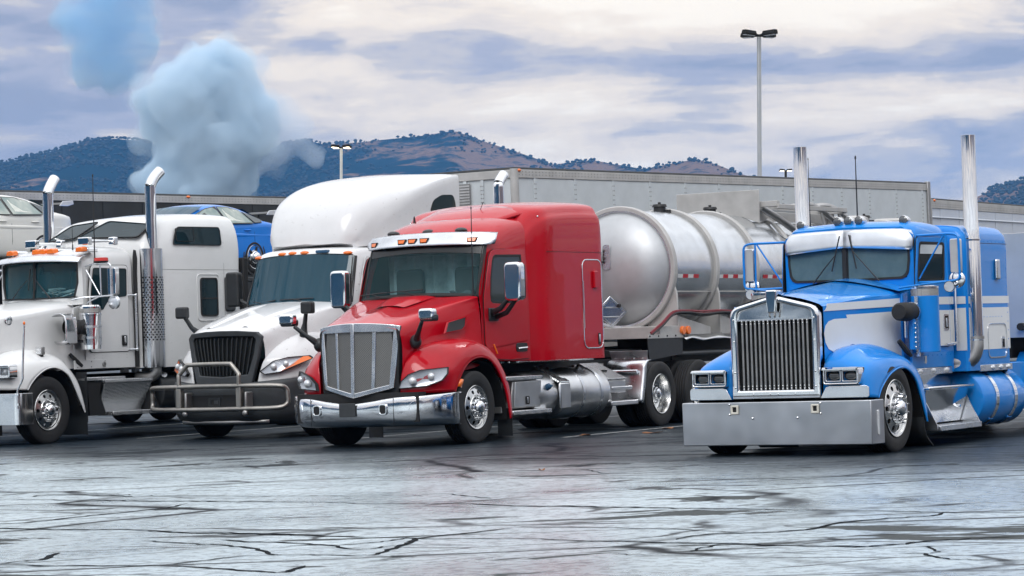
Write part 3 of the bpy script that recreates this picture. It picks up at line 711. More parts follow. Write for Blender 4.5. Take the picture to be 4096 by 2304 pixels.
def red_truck():
    t = thing('tractor_truck', 'glossy red sleeper tractor with four-panel mesh grille, coupled to the silver tanker', 'truck', (-1.58, 37.99, 0), YAW)
    # --- hood
    H = [[(0, -1.17, 1.665), (.30, -1.14, 1.655), (.56, -1.08, 1.625), (.655, -1.03, 1.55), (.675, -1.01, 1.35), (.68, -1.03, 1.05), (.66, -1.06, .72)],
         [(0, -1.05, 1.715), (.30, -1.02, 1.705), (.60, -.94, 1.685), (.69, -.90, 1.60), (.715, -.86, 1.38), (.74, -.86, 1.1), (.74, -.86, .74)],
         [(0, -.65, 1.845), (.30, -.63, 1.815), (.66, -.55, 1.805), (.76, -.5, 1.72), (.80, -.45, 1.46), (.86, -.45, 1.2), (.9, -.45, .9)],
         [(0, -.15, 1.965), (.30, -.15, 1.925), (.78, -.08, 1.93), (.87, -.05, 1.85), (.92, 0, 1.56), (.96, 0, 1.3), (.98, 0, 1.0)],
         [(0, .24, 2.05), (.36, .24, 2.03), (.90, .27, 2.01), (.97, .29, 1.94), (1.0, .3, 1.65), (1.02, .3, 1.35), (1.03, .3, 1.05)],
         [(0, .40, 2.075), (.40, .41, 2.06), (.96, .43, 2.04), (1.01, .45, 1.96), (1.035, .46, 1.65), (1.045, .46, 1.4), (1.045, .46, 1.1)]]
    hood = MB().shell(H, 5, 5).build('hood', 'red_paint', t, 50)
    # hood ridge and cowl intake
    MB().surf([[(.0, -.30, 1.945), (.15, -.3, 1.938), (.24, -.28, 1.915)], [(0, .05, 2.06), (.2, .05, 2.055), (.34, .07, 2.0)], [(0, .30, 2.085), (.22, .30, 2.08), (.40, .32, 2.05)]], 4, 3, True).build('hood_scoop', 'red_paint', hood, 50)
    for s in (1, -1):
        V = [(s * x, y, z) for x, y, z in [(.950, -.40, 1.53), (.925, -.27, 1.685), (.985, .15, 1.765), (.995, .10, 1.63), (.985, .02, 1.575)]]
        ve = MB().frame3([(s * .012 + p[0], p[1], p[2]) for p in V], [(s * .016 + p[0], lerp(p[1], -.06, .12), lerp(p[2], 1.64, .12)) for p in V], (s * .012, 0, 0)).build('hood_vent', 'red_paint', t, 30)
        MB().prism3([(p[0] + s * .004, lerp(p[1], -.06, .10), lerp(p[2], 1.64, .10)) for p in V], (s * .012, 0, 0)).build('vent_mesh', 'black_plastic', ve)
    # --- fenders
    for s in (1, -1):
        Fd = [[(.66, -1.07, .73), (.80, -1.05, .73), (1.02, -.93, .73), (1.17, -.70, .73), (1.205, -.52, .735)],
              [(.68, -1.05, 1.00), (.82, -1.03, 1.0), (1.05, -.90, 1.0), (1.19, -.66, .98), (1.215, -.42, .90)],
              [(.74, -.97, 1.20), (.88, -.90, 1.20), (1.07, -.72, 1.19), (1.19, -.50, 1.13), (1.22, -.27, 1.06)],
              [(.82, -.68, 1.38), (.94, -.62, 1.37), (1.09, -.44, 1.34), (1.19, -.26, 1.26), (1.22, -.08, 1.16)],
              [(.91, -.12, 1.46), (1.0, -.10, 1.455), (1.12, .02, 1.41), (1.19, .10, 1.32), (1.22, .17, 1.19)],
              [(.98, .34, 1.42), (1.04, .36, 1.40), (1.13, .40, 1.34), (1.19, .42, 1.25), (1.22, .42, 1.13)],
              [(1.02, .62, 1.24), (1.07, .66, 1.22), (1.14, .68, 1.17), (1.2, .68, 1.07), (1.225, .63, .94)],
              [(1.04, .84, .86), (1.08, .90, .86), (1.15, .93, .84), (1.21, .88, .76), (1.23, .79, .66)],
              [(1.05, .92, .33), (1.09, .98, .33), (1.16, 1.0, .33), (1.22, .95, .32), (1.235, .87, .31)]]
        Fd = [[(s * x, y, z) for x, y, z in r] for r in Fd]
        fe = MB().surf(Fd, 5, 4).build('fender', 'red_paint', t, 60, solid=.012)
        MB().tube([(s * (p[0] * s - .01), p[1], p[2]) for p in cr([r[-1] for r in Fd], 4)], .012, 6).build('fender_lip', 'red_paint', fe)
        MB().surf([[(s * .55, y, z - .05), (s * 1.19, y, z - .015)] for y, z in ((-.5, .6), (-.42, .90), (-.27, 1.04), (-.08, 1.13), (.17, 1.16), (.42, 1.10), (.62, .92), (.78, .64), (.85, .31))]).build('wheel_arch', 'chassis_black', fe)
        MB().box(min(s * .98, s * 1.22), max(s * .98, s * 1.22), .92, .935, .06, .45).build('mud_flap', 'black_plastic', t)
        # headlight
        hp = [(.665, -1.085, .80), (.695, -1.065, .89), (.80, -1.045, .98), (.95, -.985, 1.035), (1.21, -.70, 1.06), (1.213, -.72, .98), (1.17, -.80, .89), (1.03, -.955, .825)]
        hp = [(s * x, y - .012, z) for x, y, z in hp]; c = (s * .95, -.93, .92)
        out_ = [tuple(lerp(c[i], p[i], 1.05) for i in range(3)) for p in hp]
        nrm = Vector((s * .45, -.85, .15)).normalized()
        hl = MB().frame3(out_, hp, nrm * .05).build('headlight', 'chassis_black', t)
        MB().add([Vector(p) + nrm * .022 for p in hp] + [Vector(c) + nrm * .045], [(i, (i + 1) % 8, 8) for i in range(8)]).build('reflector', 'reflector', hl)
        for q, rr in (((s * .87, -1.075, .90), .058), ((s * 1.08, -.935, .955), .05)):
            MB().ell(q, (rr, rr * .9, rr), 14, 8).build('bulb', 'led_lens', hl, 60)
        MB().add([Vector(p) + nrm * .046 for p in hp] + [Vector(c) + nrm * .105], [(i, (i + 1) % 8, 8) for i in range(8)]).build('lens', 'lamp_glass', hl, 80)
        MB().surf([[(s * 1.205, -.47, .80), (s * 1.222, -.415, .90)], [(s * 1.226, -.44, .80), (s * 1.236, -.39, .90)], [(s * 1.226, -.40, .78), (s * 1.236, -.35, .89)]]).build('side_marker', 'amber', t, solid=.01)
        # cab side indicator
        MB().prism3([(s * 1.062, .72, 1.36), (s * 1.062, .75, 1.36), (s * 1.062, .84, 1.22), (s * 1.062, .81, 1.22)], (s * .02, 0, 0)).build('turn_indicator', 'amber', t, bevel=.006)
    # --- grille
    def gy(x): return -1.245 + .17 * (abs(x) / .62) ** 1.4
    def gpt(x, z): return (x, gy(x) + (1.67 - z) * -.035 + .03, z)
    gr = MB()
    top = lambda x: 1.705 - .045 * (abs(x) / .64) ** 2; bot = lambda x: .685 + .125 * abs(x) / .56
    def bar(x0, x1, x2, x3, z0, z1, n=6, dy=0.):
        """front strip between left edge x0(bottom)->x1(top) and right edge x2(bottom)->x3(top)"""
        rows = [[gpt(lerp(x0, x1, k / n), lerp(z0(x0), z1(x1), k / n)) for k in range(n + 1)], [gpt(lerp(x2, x3, k / n), lerp(z0(x2), z1(x3), k / n)) for k in range(n + 1)]]
        P = rows[0] + rows[1][::-1]
        gr.prism3([(p[0], p[1] + dy, p[2]) for p in P], (0, .05, 0))
    for s in (1, -1):
        a, b = (.505, .585), (.575, .66)
        if s > 0: bar(a[0], a[1], b[0], b[1], bot, top)
        else: bar(-b[0], -b[1], -a[0], -a[1], bot, top)
        bar(s * .285 - .024, s * .315 - .024, s * .285 + .024, s * .315 + .024, bot, top, dy=.006)
        n = 8
        P = [gpt(s * .60 * k / n, top(.60 * k / n) + .004) for k in range(n + 1)]; Q = [gpt(s * .585 * k / n, 1.585 - .01 * (k / n)) for k in range(n + 1)]
        gr.prism3([(p[0], p[1] - .004, p[2]) for p in P + Q[::-1]], (0, .05, 0))
        P = [gpt(s * .56 * k / n, bot(.56 * k / n) - .003) for k in range(n + 1)]; Q = [gpt(s * .545 * k / n, bot(.545 * k / n) + .06) for k in range(n + 1)]
        gr.prism3([(p[0], p[1] + .003, p[2]) for p in P + Q[::-1]], (0, .05, 0))
    bar(-.027, -.027, .027, .027, bot, top, dy=-.008)
    go = gr.build('grille_frame', 'grille_chrome', t, 25, bevel=.007)
    for x0, x1 in ((-.57, -.30), (-.30, 0), (0, .30), (.30, .57)):
        P = [gpt(x0, 1.66), gpt((x0 + x1) / 2, 1.66), gpt(x1, 1.66), gpt(x1 * .93, bot(x1) + .02), gpt((x0 + x1) / 2 * .93, bot((x0 + x1) / 2) + .02), gpt(x0 * .93, bot(x0) + .02)]
        MB().prism3([(p[0], p[1] + .03, p[2]) for p in P], (0, .01, 0)).build('mesh_panel', 'grille_mesh', go)
    MB().prism(rpoly([(-.62, .70), (.62, .70), (.66, 1.6), (.5, 1.66), (-.5, 1.66), (-.66, 1.6)], .05), 'y', -1.05, -.95).build('radiator', 'chassis_black', t)
    # --- bumper
    bx = [(0, -1.36, .60), (.35, -1.335, .64), (.68, -1.27, .685), (1.0, -1.12, .70), (1.20, -.93, .715), (1.30, -.75, .725), (1.31, -.60, .73)]
    rows = []
    for x, y, zt in bx:
        tk = .06 * (x / 1.3) ** 2
        rows.append([(x * .985, y + .10, zt - .005), (x, y + .03, zt), (x, y - .004, zt - .025), (x, y - .012, lerp(zt, .42, .5)), (x, y - .004, .42), (x * .995, y + .012, .36), (x * .965, y + .07, .30), (x * .94, y + .16, .285)])
    bu = MB().shell([[p for p in r] for r in []]) if False else MB()
    bu.surf(rows, 5, 4, True)
    bo = bu.build('bumper', 'wavy_chrome', t, 60, solid=.012)
    def by(x):
        for (xa, ya, _), (xb, yb, _) in zip(bx, bx[1:]):
            if xa <= abs(x) <= xb: return lerp(ya, yb, (abs(x) - xa) / (xb - xa))
        return bx[-1][1]
    for s in (1, -1):
        MB().prism(rpoly(rect(s * .545 - .047, s * .545 + .047, .47, .585), .035), 'y', by(.545) - .045, by(.545) + .0).build('tow_hole', 'chassis_black', bo)
        MB().frame(rpoly(rect(s * .545 - .062, s * .545 + .062, .455, .60), .04), rpoly(rect(s * .545 - .047, s * .545 + .047, .47, .585), .035), 'y', by(.545) - .05, by(.545) + .01).build('tow_hole_rim', 'chrome', bo, bevel=.004)
        P = [(s * .87, .505), (s * 1.13, .505), (s * 1.15, .535), (s * 1.14, .63), (s * 1.10, .645), (s * .92, .63), (s * .89, .60)]
        MB().frame3([(x, by(x) - .018, z) for x, z in P], [(lerp(x, s * 1.01, .07), by(x) - .024, lerp(z, .57, .12)) for x, z in P], (0, .02, 0)).build('fog_recess', 'chrome', bo, bevel=.004)
        MB().prism3([(s * .68, by(.68) - .017, .31), (s * .684, by(.68) - .017, .31), (s * .684, by(.68) - .017, .685), (s * .68, by(.68) - .017, .685)], (0, .01, 0)).build('bumper_seam', 'chassis_black', bo)
    MB().prism(rpoly(rect(-.135, .125, .435, .62), .015), 'y', -1.395, -1.37).build('plate_holder', 'grey_plastic', bo, bevel=.005)
    MB().box(-1.0, 1.0, -1.15, -.95, .35, .75).build('bumper_bracket', 'chassis_black', t)
    # --- cab
    Cb = [[(0, .58, 2.83), (.50, .64, 2.82), (.86, .73, 2.79), (.955, .76, 2.74), (.985, .65, 2.45), (1.0, .50, 2.12), (1.035, .47, 1.85), (1.045, .47, 1.5), (1.045, .47, 1.15)],
          [(0, .74, 2.98), (.50, .79, 2.96), (.86, .88, 2.90), (.985, .90, 2.78), (1.02, .86, 2.47), (1.035, .80, 2.12), (1.045, .80, 1.85), (1.05, .80, 1.5), (1.05, .80, 1.13)],
          [(0, 1.02, 3.12), (.50, 1.05, 3.10), (.86, 1.1, 3.02), (1.0, 1.12, 2.86), (1.035, 1.1, 2.5), (1.045, 1.1, 2.12), (1.05, 1.1, 1.85), (1.05, 1.1, 1.5), (1.05, 1.1, 1.12)],
          [(0, 1.4, 3.20), (.52, 1.4, 3.18), (.88, 1.42, 3.10), (1.01, 1.42, 2.92), (1.04, 1.42, 2.5), (1.045, 1.42, 2.12), (1.05, 1.4, 1.85), (1.05, 1.4, 1.5), (1.05, 1.4, 1.11)],
          [(0, 1.78, 3.23), (.54, 1.78, 3.21), (.90, 1.78, 3.14), (1.02, 1.78, 2.95), (1.04, 1.78, 2.5), (1.045, 1.78, 2.12), (1.05, 1.78, 1.85), (1.05, 1.78, 1.5), (1.05, 1.78, 1.11)]]
    cab = MB().shell(Cb, 4, 4).build('cab', 'red_paint', t, 50)
    # door plates: seal shows as the dark shut line
    DO = [(.53, 1.36), (.53, 2.02), (.64, 2.36), (.73, 2.60), (.79, 2.67), (.88, 2.70), (1.70, 2.72), (1.715, 2.0), (1.715, 1.14), (1.2, 1.13), (.82, 1.15), (.66, 1.22)]
    DI = [(.70, 1.97), (.69, 2.05), (.72, 2.3), (.79, 2.53), (.83, 2.60), (.90, 2.625), (1.60, 2.635), (1.62, 2.4), (1.62, 1.99), (1.3, 1.94), (1.0, 1.93), (.75, 1.94)]
    for s in (1, -1):
        X = lambda y, z: s * (1.053 - max(0, z - 2.12) * .038 - max(0, z - 2.5) * .02)
        P = lambda L_, off: [(X(y, z) + s * off, y, z) for y, z in L_]
        d = MB().frame3(P(DO, .004), P(DI, .004), (s * .012, 0, 0)).build('door', 'red_paint', t, 30, bevel=.005)
        MB().prism3(P([(lerp(y, 1.15, -.009), lerp(z, 1.9, -.007)) for y, z in DO], -.006), (s * .008, 0, 0)).build('door_seal', 'chassis_black', d)
        MB().frame3(P([(lerp(y, 1.16, -.01), lerp(z, 2.28, -.01)) for y, z in DI], .006), P([(lerp(y, 1.16, .07), lerp(z, 2.28, .09)) for y, z in DI], .006), (s * .010, 0, 0)).build('window_seal', 'rubber', d, bevel=.003)
        MB().prism3(P(DI, .004), (s * .006, 0, 0)).build('window', 'side_glass', d)
        MB().prism(rpoly(rect(1.345, 1.665, 1.24, 1.365), .05), 'x', s * 1.066, s * 1.078).build('handle_recess', 'black_plastic', d, bevel=.004)
        MB().tube([(s * 1.085, 1.38, 1.285), (s * 1.10, 1.42, 1.29), (s * 1.10, 1.6, 1.295), (s * 1.085, 1.64, 1.30)], .018, 8).build('handle', 'chrome', d)
        MB().surf([[(s * 1.066, .56, 1.30), (s * 1.078, .9, 1.335), (s * 1.078, 1.6, 1.40), (s * 1.066, 1.70, 1.41)], [(s * 1.066, .56, 1.27), (s * 1.066, .9, 1.30), (s * 1.066, 1.6, 1.37), (s * 1.066, 1.7, 1.38)]], 1, 4).build('door_crease', 'red_paint', d)
        # mirror on a two-legged arm
        a = MB().box(min(s * 1.055, s * 1.10), max(s * 1.055, s * 1.10), .62, .86, 1.69, 1.87)
        a.tube([(s * 1.09, .70, 1.80), (s * 1.25, .66, 1.86), (s * 1.42, .64, 2.02)], [.05, .04, .03], 8).tube([(s * 1.09, .80, 1.74), (s * 1.30, .74, 1.80), (s * 1.48, .70, 1.98)], [.04, .04, .03], 8)
        ar = a.build('mirror_arm', 'black_plastic', t, 40, bevel=.012)
        MB().prism(rpoly(rect(1.345, 1.615, 1.955, 2.50), .07), 'y', .60, .755).build('mirror', 'chrome', ar, 40, bevel=.035, seg=4) if s > 0 else MB().prism(rpoly(rect(-1.615, -1.345, 1.955, 2.50), .07), 'y', .60, .755).build('mirror', 'chrome', ar, 40, bevel=.035, seg=4)
        MB().prism(rpoly(rect(*sorted((s * 1.36, s * 1.60)), 1.97, 2.485), .06), 'y', .757, .79).build('mirror_back', 'black_plastic', ar, bevel=.01)
        # hood mirror
        q = MB().ell((s * .80, -.86, 1.43), (.085, .075, .10), 12, 8).tube([(s * .83, -.88, 1.46), (s * .93, -.98, 1.56), (s * 1.06, -1.09, 1.70)], [.055, .034, .028], 8)
        q.prism(rpoly(rect(*sorted((s * 1.05, s * 1.27)), 1.70, 1.80), .04), 'y', -1.13, -.99)
        ha = q.build('hood_mirror_arm', 'black_plastic', t, 40, bevel=.01)
        MB().prism(rpoly(rect(*sorted((s * 1.04, s * 1.28)), 1.725, 1.875), .05), 'y', -1.16, -1.03).build('hood_mirror', 'chrome', ha, bevel=.03, seg=3)
    # windscreen and its black surround
    WS = [[(x, lerp(.36, .60, k / 4) + (.14 + .02 * k / 4) * (abs(x) / .96) ** 2.2, lerp(2.085, 2.83, k / 4) - .05 * (abs(x) / .96) ** 2 * (1 if k > 2 else .6)) for x in [-.955, -.8, -.5, -.2, 0, .2, .5, .8, .955]] for k in range(5)]
    MB().surf(WS, 3, 2).build('windshield', 'windshield_glass', t, 80)
    MB().surf([[(x, y - .006, z) for x, y, z in WS[k]] for k in (3, 4)] and [[(lerp(a[0], b_[0], u), lerp(a[1], b_[1], u) - .006, lerp(a[2], b_[2], u)) for a, b_ in zip(WS[3], WS[4])] for u in (.25, .6, 1.0)], 1, 2).build('visor_shadow', 'visor_shadow', t, 80)  # visor's shadow laid on the top of the glass as a dark sheet
    for s in (1, -1):
        P = [(s * lerp(.945, .935, k / 6), lerp(.49, .74, k / 6), lerp(2.05, 2.79, k / 6)) for k in range(7)]; Q = [(s * lerp(1.015, .985, k / 6), lerp(.515, .785, k / 6), lerp(2.05, 2.77, k / 6)) for k in range(7)]
        MB().prism3(P + Q[::-1], (s * -.01, .02, .01)).build('windshield_surround', 'rubber', t, 40)
    MB().surf([[(x, .30 + .15 * (abs(x) / .96) ** 2.2, 2.075 - .04 * (abs(x) / .96) ** 2), (x, .345 + .15 * (abs(x) / .96) ** 2.2, 2.115 - .04 * (abs(x) / .96) ** 2)] for x in [-.97, -.7, -.35, 0, .35, .7, .97]], 3).build('windshield_surround', 'rubber', t, 40, solid=.02)
    # what one sees through it
    inn = MB(); inn.add([(-1, .62, 1.9), (1, .62, 1.9), (1, 1.75, 1.9), (-1, 1.75, 1.9), (-1, 1.75, 3.0), (1, 1.75, 3.0)], [(0, 1, 2, 3), (3, 2, 5, 4)])
    io = inn.build('cab_interior', 'cab_dark', t)
    cu = [[(x, 1.12 + .07 * math.sin(x * 19 + .8 * math.sin(x * 5)) + .04 * math.sin(x * 37 + 1), z) for z in (1.95, 2.3, 2.68)] for x in [(-.92 + 1.84 * k / 60) for k in range(61)]]
    MB().surf(cu).build('curtain', 'curtain', io, 80)
    MB().surf([[(x, .50, 2.02), (x, .75, 2.06), (x, .95, 1.98)] for x in (-.95, 0, .95)], 2, 3).build('dashboard', 'chassis_black', io, 60)
    for x in (-.5, .5): MB().prism(rpoly(rect(x - .22, x + .22, 1.95, 2.48), .08), 'y', 1.0, 1.12).build('seat_back', 'seat_cloth', io, bevel=.03)
    MB().box(-.8, .8, .70, .74, 2.66, 2.80).build('sun_visor', 'seat_cloth', io, bevel=.01)
    MB().surf([[(.45 + .42 * u + .02 * math.sin(9 * u + 3 * v), .60 + .16 * v, 2.075 + .07 * math.sin(7 * u + 1) * math.cos(5 * v)) for v in (0, .33, .66, 1)] for u in [k / 8 for k in range(9)]], 2, 2).build('jacket', 'seat_cloth', io, 60, solid=.01)
    wiper(t, (-.55, .36, 2.07), (-.75, .38, 2.13), (-.95, .42, 2.115), (-.45, .355, 2.145)); wiper(t, (.10, .30, 2.07), (-.18, .33, 2.15), (-.42, .34, 2.145), (.18, .33, 2.165))
    # sun visor outside
    vz = [[(x, lerp(.52, .60, k / 3) + .30 * (abs(x) / 1.09) ** 2.6 - (.0 if k else .015), lerp(2.795, 2.975, k / 3) - .03 * (abs(x) / 1.09) ** 2) for x in [-1.095, -1.0, -.8, -.5, 0, .5, .8, 1.0, 1.095]] for k in range(4)]
    vz[0][0] = (-1.07, .86, 2.775); vz[0][-1] = (1.07, .86, 2.775); vz[3][0] = (-1.055, .98, 2.945); vz[3][-1] = (1.055, .98, 2.945)
    vo = MB().surf(vz, 2, 3).build('visor', 'stainless', t, 60, solid=.014)
    for x in (-.90, -.31, -.125, .075, .80):
        yy = .545 + .30 * (abs(x) / 1.09) ** 2.6; zz = 2.865 - .03 * (abs(x) / 1.09) ** 2
        sl = .30 * 2.6 / 1.09 * (abs(x) / 1.09) ** 1.6 * (1 if x > 0 else -1)
        P = [(x + a, yy + sl * a - .012 + b * .35, zz + b) for a, b in ((-.062, .026), (.066, .026), (.048, -.028), (-.046, -.028))]
        g = MB().prism3(P, (0, .022, 0)).build('marker_light', 'amber', vo, bevel=.008)
        Q = [(x + a, yy + sl * a - .006 + b * .35, zz + b) for a, b in ((-.073, .035), (.077, .035), (.057, -.037), (-.055, -.037))]
        MB().frame3(Q, P, (0, .02, 0)).build('light_rim', 'chassis_black', g)
    for x in (-.6, 0, .55): MB().ell((x, .80, 2.99), (.09, .10, .045), 12, 6).build('roof_bracket', 'black_plastic', t)
    # --- sleeper
    def sec(y, zt, w, zs, k=1.0): return [(0, y, zt), (.55, y, zt - .012), (w - .17, y, zt - .075), (w - .05, y, zt - .20), (w, y, zs), (w, y, 2.4), (w, y, 1.7), (w, y, 1.10)]
    Sb = [sec(1.76, 3.17, 1.04, 2.80), sec(1.92, 3.31, 1.10, 2.95), sec(2.08, 3.385, 1.185, 3.03), sec(2.35, 3.43, 1.20, 3.08), sec(2.9, 3.465, 1.20, 3.10), sec(3.55, 3.475, 1.20, 3.11), sec(3.68, 3.455, 1.195, 3.09), sec(3.735, 3.40, 1.18, 3.05)]
    sl = MB().shell(Sb, 4, 4, True, True).build('sleeper', 'red_paint', t, 45)
    MB().surf([[(0, 1.25, 3.165), (.4, 1.28, 3.15), (.74, 1.36, 3.10)], [(0, 1.55, 3.29), (.42, 1.57, 3.27), (.80, 1.62, 3.17)], [(0, 2.0, 3.385), (.5, 2.0, 3.372), (.95, 2.05, 3.27)]], 4, 4, True).build('roof_fairing', 'red_paint', sl, 60, solid=.02)
    rivets([(s * 1.203, y, 2.70) for s in (1, -1) for y in [2.12 + .115 * k for k in range(14)]] + [(s * 1.203, y, 1.135) for s in (1, -1) for y in [2.12 + .115 * k for k in range(14)]] + [(s * 1.203, 2.06, z) for s in (1, -1) for z in [1.2 + .16 * k for k in range(12)]], .009, sl, 'red_paint')
    for s in (1, -1):
        MB().box(*sorted((s * 1.198, s * 1.2045)), 2.06, 3.725, 2.672, 2.678).build('panel_seam', 'chassis_black', sl)
        A = rpoly(rect(3.085, 3.675, 1.245, 2.575), .14, 6); B = rpoly(rect(3.102, 3.658, 1.262, 2.558), .125, 6)
        do = MB().frame(A, B, 'x', s * 1.198, s * 1.212).build('locker_door', 'chrome', sl, bevel=.003)
        MB().prism(B, 'x', s * 1.197, s * 1.207).build('door_skin', 'red_paint', do)
        MB().box(*sorted((s * 1.2, s * 1.222)), 3.088, 3.104, 1.55, 2.25).build('hinge', 'stainless', do)
        MB().prism(rpoly(rect(3.51, 3.575, 1.30, 1.475), .025), 'x', s * 1.205, s * 1.216).build('latch', 'black_plastic', do)
        MB().box(*sorted((s * 1.214, s * 1.228)), 3.525, 3.555, 1.34, 1.45).build('latch_handle', 'stainless', do, bevel=.006)
        MB().prism(rpoly(rect(3.40, 3.51, 2.14, 2.40), .02), 'x', s * 1.203, s * 1.245).build('vent_cover', 'red_paint', do, bevel=.012)
        MB().ell((s * 1.10, 2.02, 3.19), (.014, .014, .014), 8, 5).build('roof_bolt', 'stainless', sl)
    antenna(t, (.94, .44, 2.06), 1.22, .010, .012); antenna(t, (.3, 1.72, 3.22), .19, .007, .06); antenna(t, (-.82, 1.7, 3.16), .1, .01)
    # exhaust behind the sleeper, far side
    ex = MB().tube(cr([(-1.12, 4.62, .9), (-1.12, 4.62, 2.4), (-1.12, 4.62, 3.72), (-1.12, 4.64, 3.88), (-1.12, 4.80, 4.03)], 5), .085, 18, caps=False)
    ex.build('exhaust_stack', 'chrome', t, 50, solid=.004)
    # --- chassis side: battery box, steps, tanks
    chassis(t, -.8, 7.6, (5.46, 6.80), hz=1.06)
    for s in (1, -1): place_wheel(t, 'steer', s * 1.055, 0.03, s)
    bb = MB().prism([(1.0 - .05, .44), (1.78, .44), (1.80, .82), (1.02, .82)], 'x', .62, 1.19).build('battery_box', 'dull_steel', t, bevel=.012)
    MB().prism(rpoly([(1.03, .46), (1.74, .455), (1.80, .82), (1.07, .815)], .02), 'x', 1.192, 1.202).build('box_lid', 'aluminium', bb, bevel=.006)
    lt = MB().prism(rpoly(rect(1.34, 1.44, .49, .605), .02), 'x', 1.204, 1.210).build('lid_latch', 'chassis_black', bb); MB().box(1.210, 1.216, 1.375, 1.405, .51, .59).build('latch_handle', 'stainless', lt, bevel=.005)
    MB().box(.70, 1.22, .80, 1.82, .835, .895).build('upper_step', 'diamond_plate', t, bevel=.012); MB().box(.66, 1.24, .93, 2.02, .345, .41).build('lower_step', 'diamond_plate', t, bevel=.012)
    MB().prism([(.80, .38), (1.0, .36), (1.0, .9), (.86, .9)], 'x', .72, 1.12).build('step_bracket', 'dull_steel', t, bevel=.01)
    def tank(x, y0, y1, z, r, mat, name='fuel_tank'):
        return MB().lathe([(y0, 0), (y0, r - .05), (y0 + .015, r - .012), (y0 + .05, r), (y1 - .05, r), (y1 - .015, r - .012), (y1, r - .05), (y1, 0)], 'y', (x, 0, z), 48).build(name, mat, t, 40)
    for s in (1, -1):
        if s > 0: def_ = tank(.86, 1.66, 2.30, .60, .345, 'aluminium', 'fluid_tank'); MB().cyl((1.17, 1.98, .70), (1.24, 1.98, .735), .05, 12, .042).box(1.20, 1.275, 1.955, 2.005, .715, .745).build('filler_cap', 'blue_plastic', def_, bevel=.006)
        f = tank(s * .86, 2.46 if s > 0 else 1.2, 3.82, .60, .37, 'aluminium')
        for y in ((2.96, 3.50) if s > 0 else (1.8, 3.2)):
            MB().lathe([(y, .373), (y, .382), (y + .07, .382), (y + .07, .373)], 'y', (s * .86, 0, .60), 48).build('tank_strap', 'stainless', f)
        MB().cyl((s * .98, 3.28, .93), (s * 1.02, 3.28, .985), .062, 14).build('filler_cap', 'dull_steel', f)
    st = MB().prism3([(1.205, 2.27, .765), (1.205, 2.575, .765), (.80, 2.575, 1.0), (.80, 2.27, 1.0)], (0.02, 0, .022)).build('tread_plate', 'diamond_plate', t, bevel=.004)
    MB().box(1.20, 1.245, 2.27, 2.575, .385, .765).build('step_face', 'aluminium', st, bevel=.02); MB().cyl((1.225, 2.30, .775), (1.225, 2.55, .775), .013, 8).build('hinge', 'stainless', st)
    # rear tool box and steps in front of the drive wheels
    tb = MB().prism3([(1.16, 3.86, .755), (1.16, 4.42, .755), (.70, 4.34, 1.0), (.70, 3.78, 1.0)], (.012, 0, .022)).build('tool_box', 'diamond_plate', t, bevel=.005)
    MB().box(.62, 1.15, 3.86, 4.42, .56, .75).build('box_body', 'aluminium', tb, bevel=.012)
    MB().prism(rpoly([(.86, 4.06), (.98, 4.06), (.98, 4.17), (.86, 4.17)], .02), 'z', .885, .91).build('latch', 'chassis_black', tb)
    MB().prism([(3.94, .37), (4.72, .37), (4.52, .76), (4.43, .76), (4.43, .56), (3.94, .56)], 'x', .75, .765).build('step_side', 'aluminium', tb)
    MB().box(.72, 1.16, 3.98, 4.62, .60, .655).build('step', 'aluminium', tb, bevel=.012); MB().box(.72, 1.18, 3.92, 4.76, .365, .435).build('step', 'aluminium', tb, bevel=.012)
    MB().box(.5, .56, 3.9, 4.8, .37, 1.0).build('step_back', 'dull_steel', tb)
    for s in (1, -1):
        # quarter fender ahead of the drive tyres: flap, rolled sheet, mounting pipe
        cs = [(4.16, 1.045), (4.90, 1.05), (4.965, 1.0)]
        prof = [(5.10, 1.045), (5.00, 1.03), (4.94, .97), (4.92, .87), (4.88, .70), (4.84, .55), (4.80, .39)]
        q = MB().surf([[(s * x, y, z) for y, z in prof] for x in (.55, 1.18)], 1, 3)
        q.surf([[(s * 1.18, y, z), (s * 1.215, y + .02, z - .01), (s * 1.215, y + .07, z - .01)] for y, z in prof], 3, 2)
        qo = q.build('quarter_fender', 'stainless', t, 60, solid=.006)
        MB().prism3([(s * .55, 5.09, 1.05), (s * 1.18, 5.09, 1.05), (s * 1.20, 5.06, 1.18), (s * .53, 5.06, 1.18)], (0, .008, 0)).build('fender_flap', 'stainless', qo, bevel=.002)
        rivets([(s * x, 5.075, 1.06) for x in (.62, .78, .95, 1.10)], .012, qo, 'dull_steel')
        MB().cyl((s * .40, 4.86, .86), (s * 1.12, 4.86, .86), .034, 12).build('fender_pipe', 'stainless', qo, bevel=.004)
    MB().box(-.45, .45, 3.95, 4.7, 1.06, 1.085).build('deck_plate', 'diamond_plate', t, bevel=.004)
    MB().cyl((0, 6.1, 1.08), (0, 6.1, 1.20), .48, 24).box(-.35, .35, 5.9, 6.5, 1.02, 1.12).build('fifth_wheel', 'chassis_black', t, bevel=.01)
    for x in (.42, .36): MB().tube([(x, 3.9 + .03 * math.cos(k * .9) , 1.75 - k * .012 + .03 * math.sin(k * .9)) for k in range(55)], .008, 5).build('air_hose', 'wire_black', t)
    return t
red_truck()
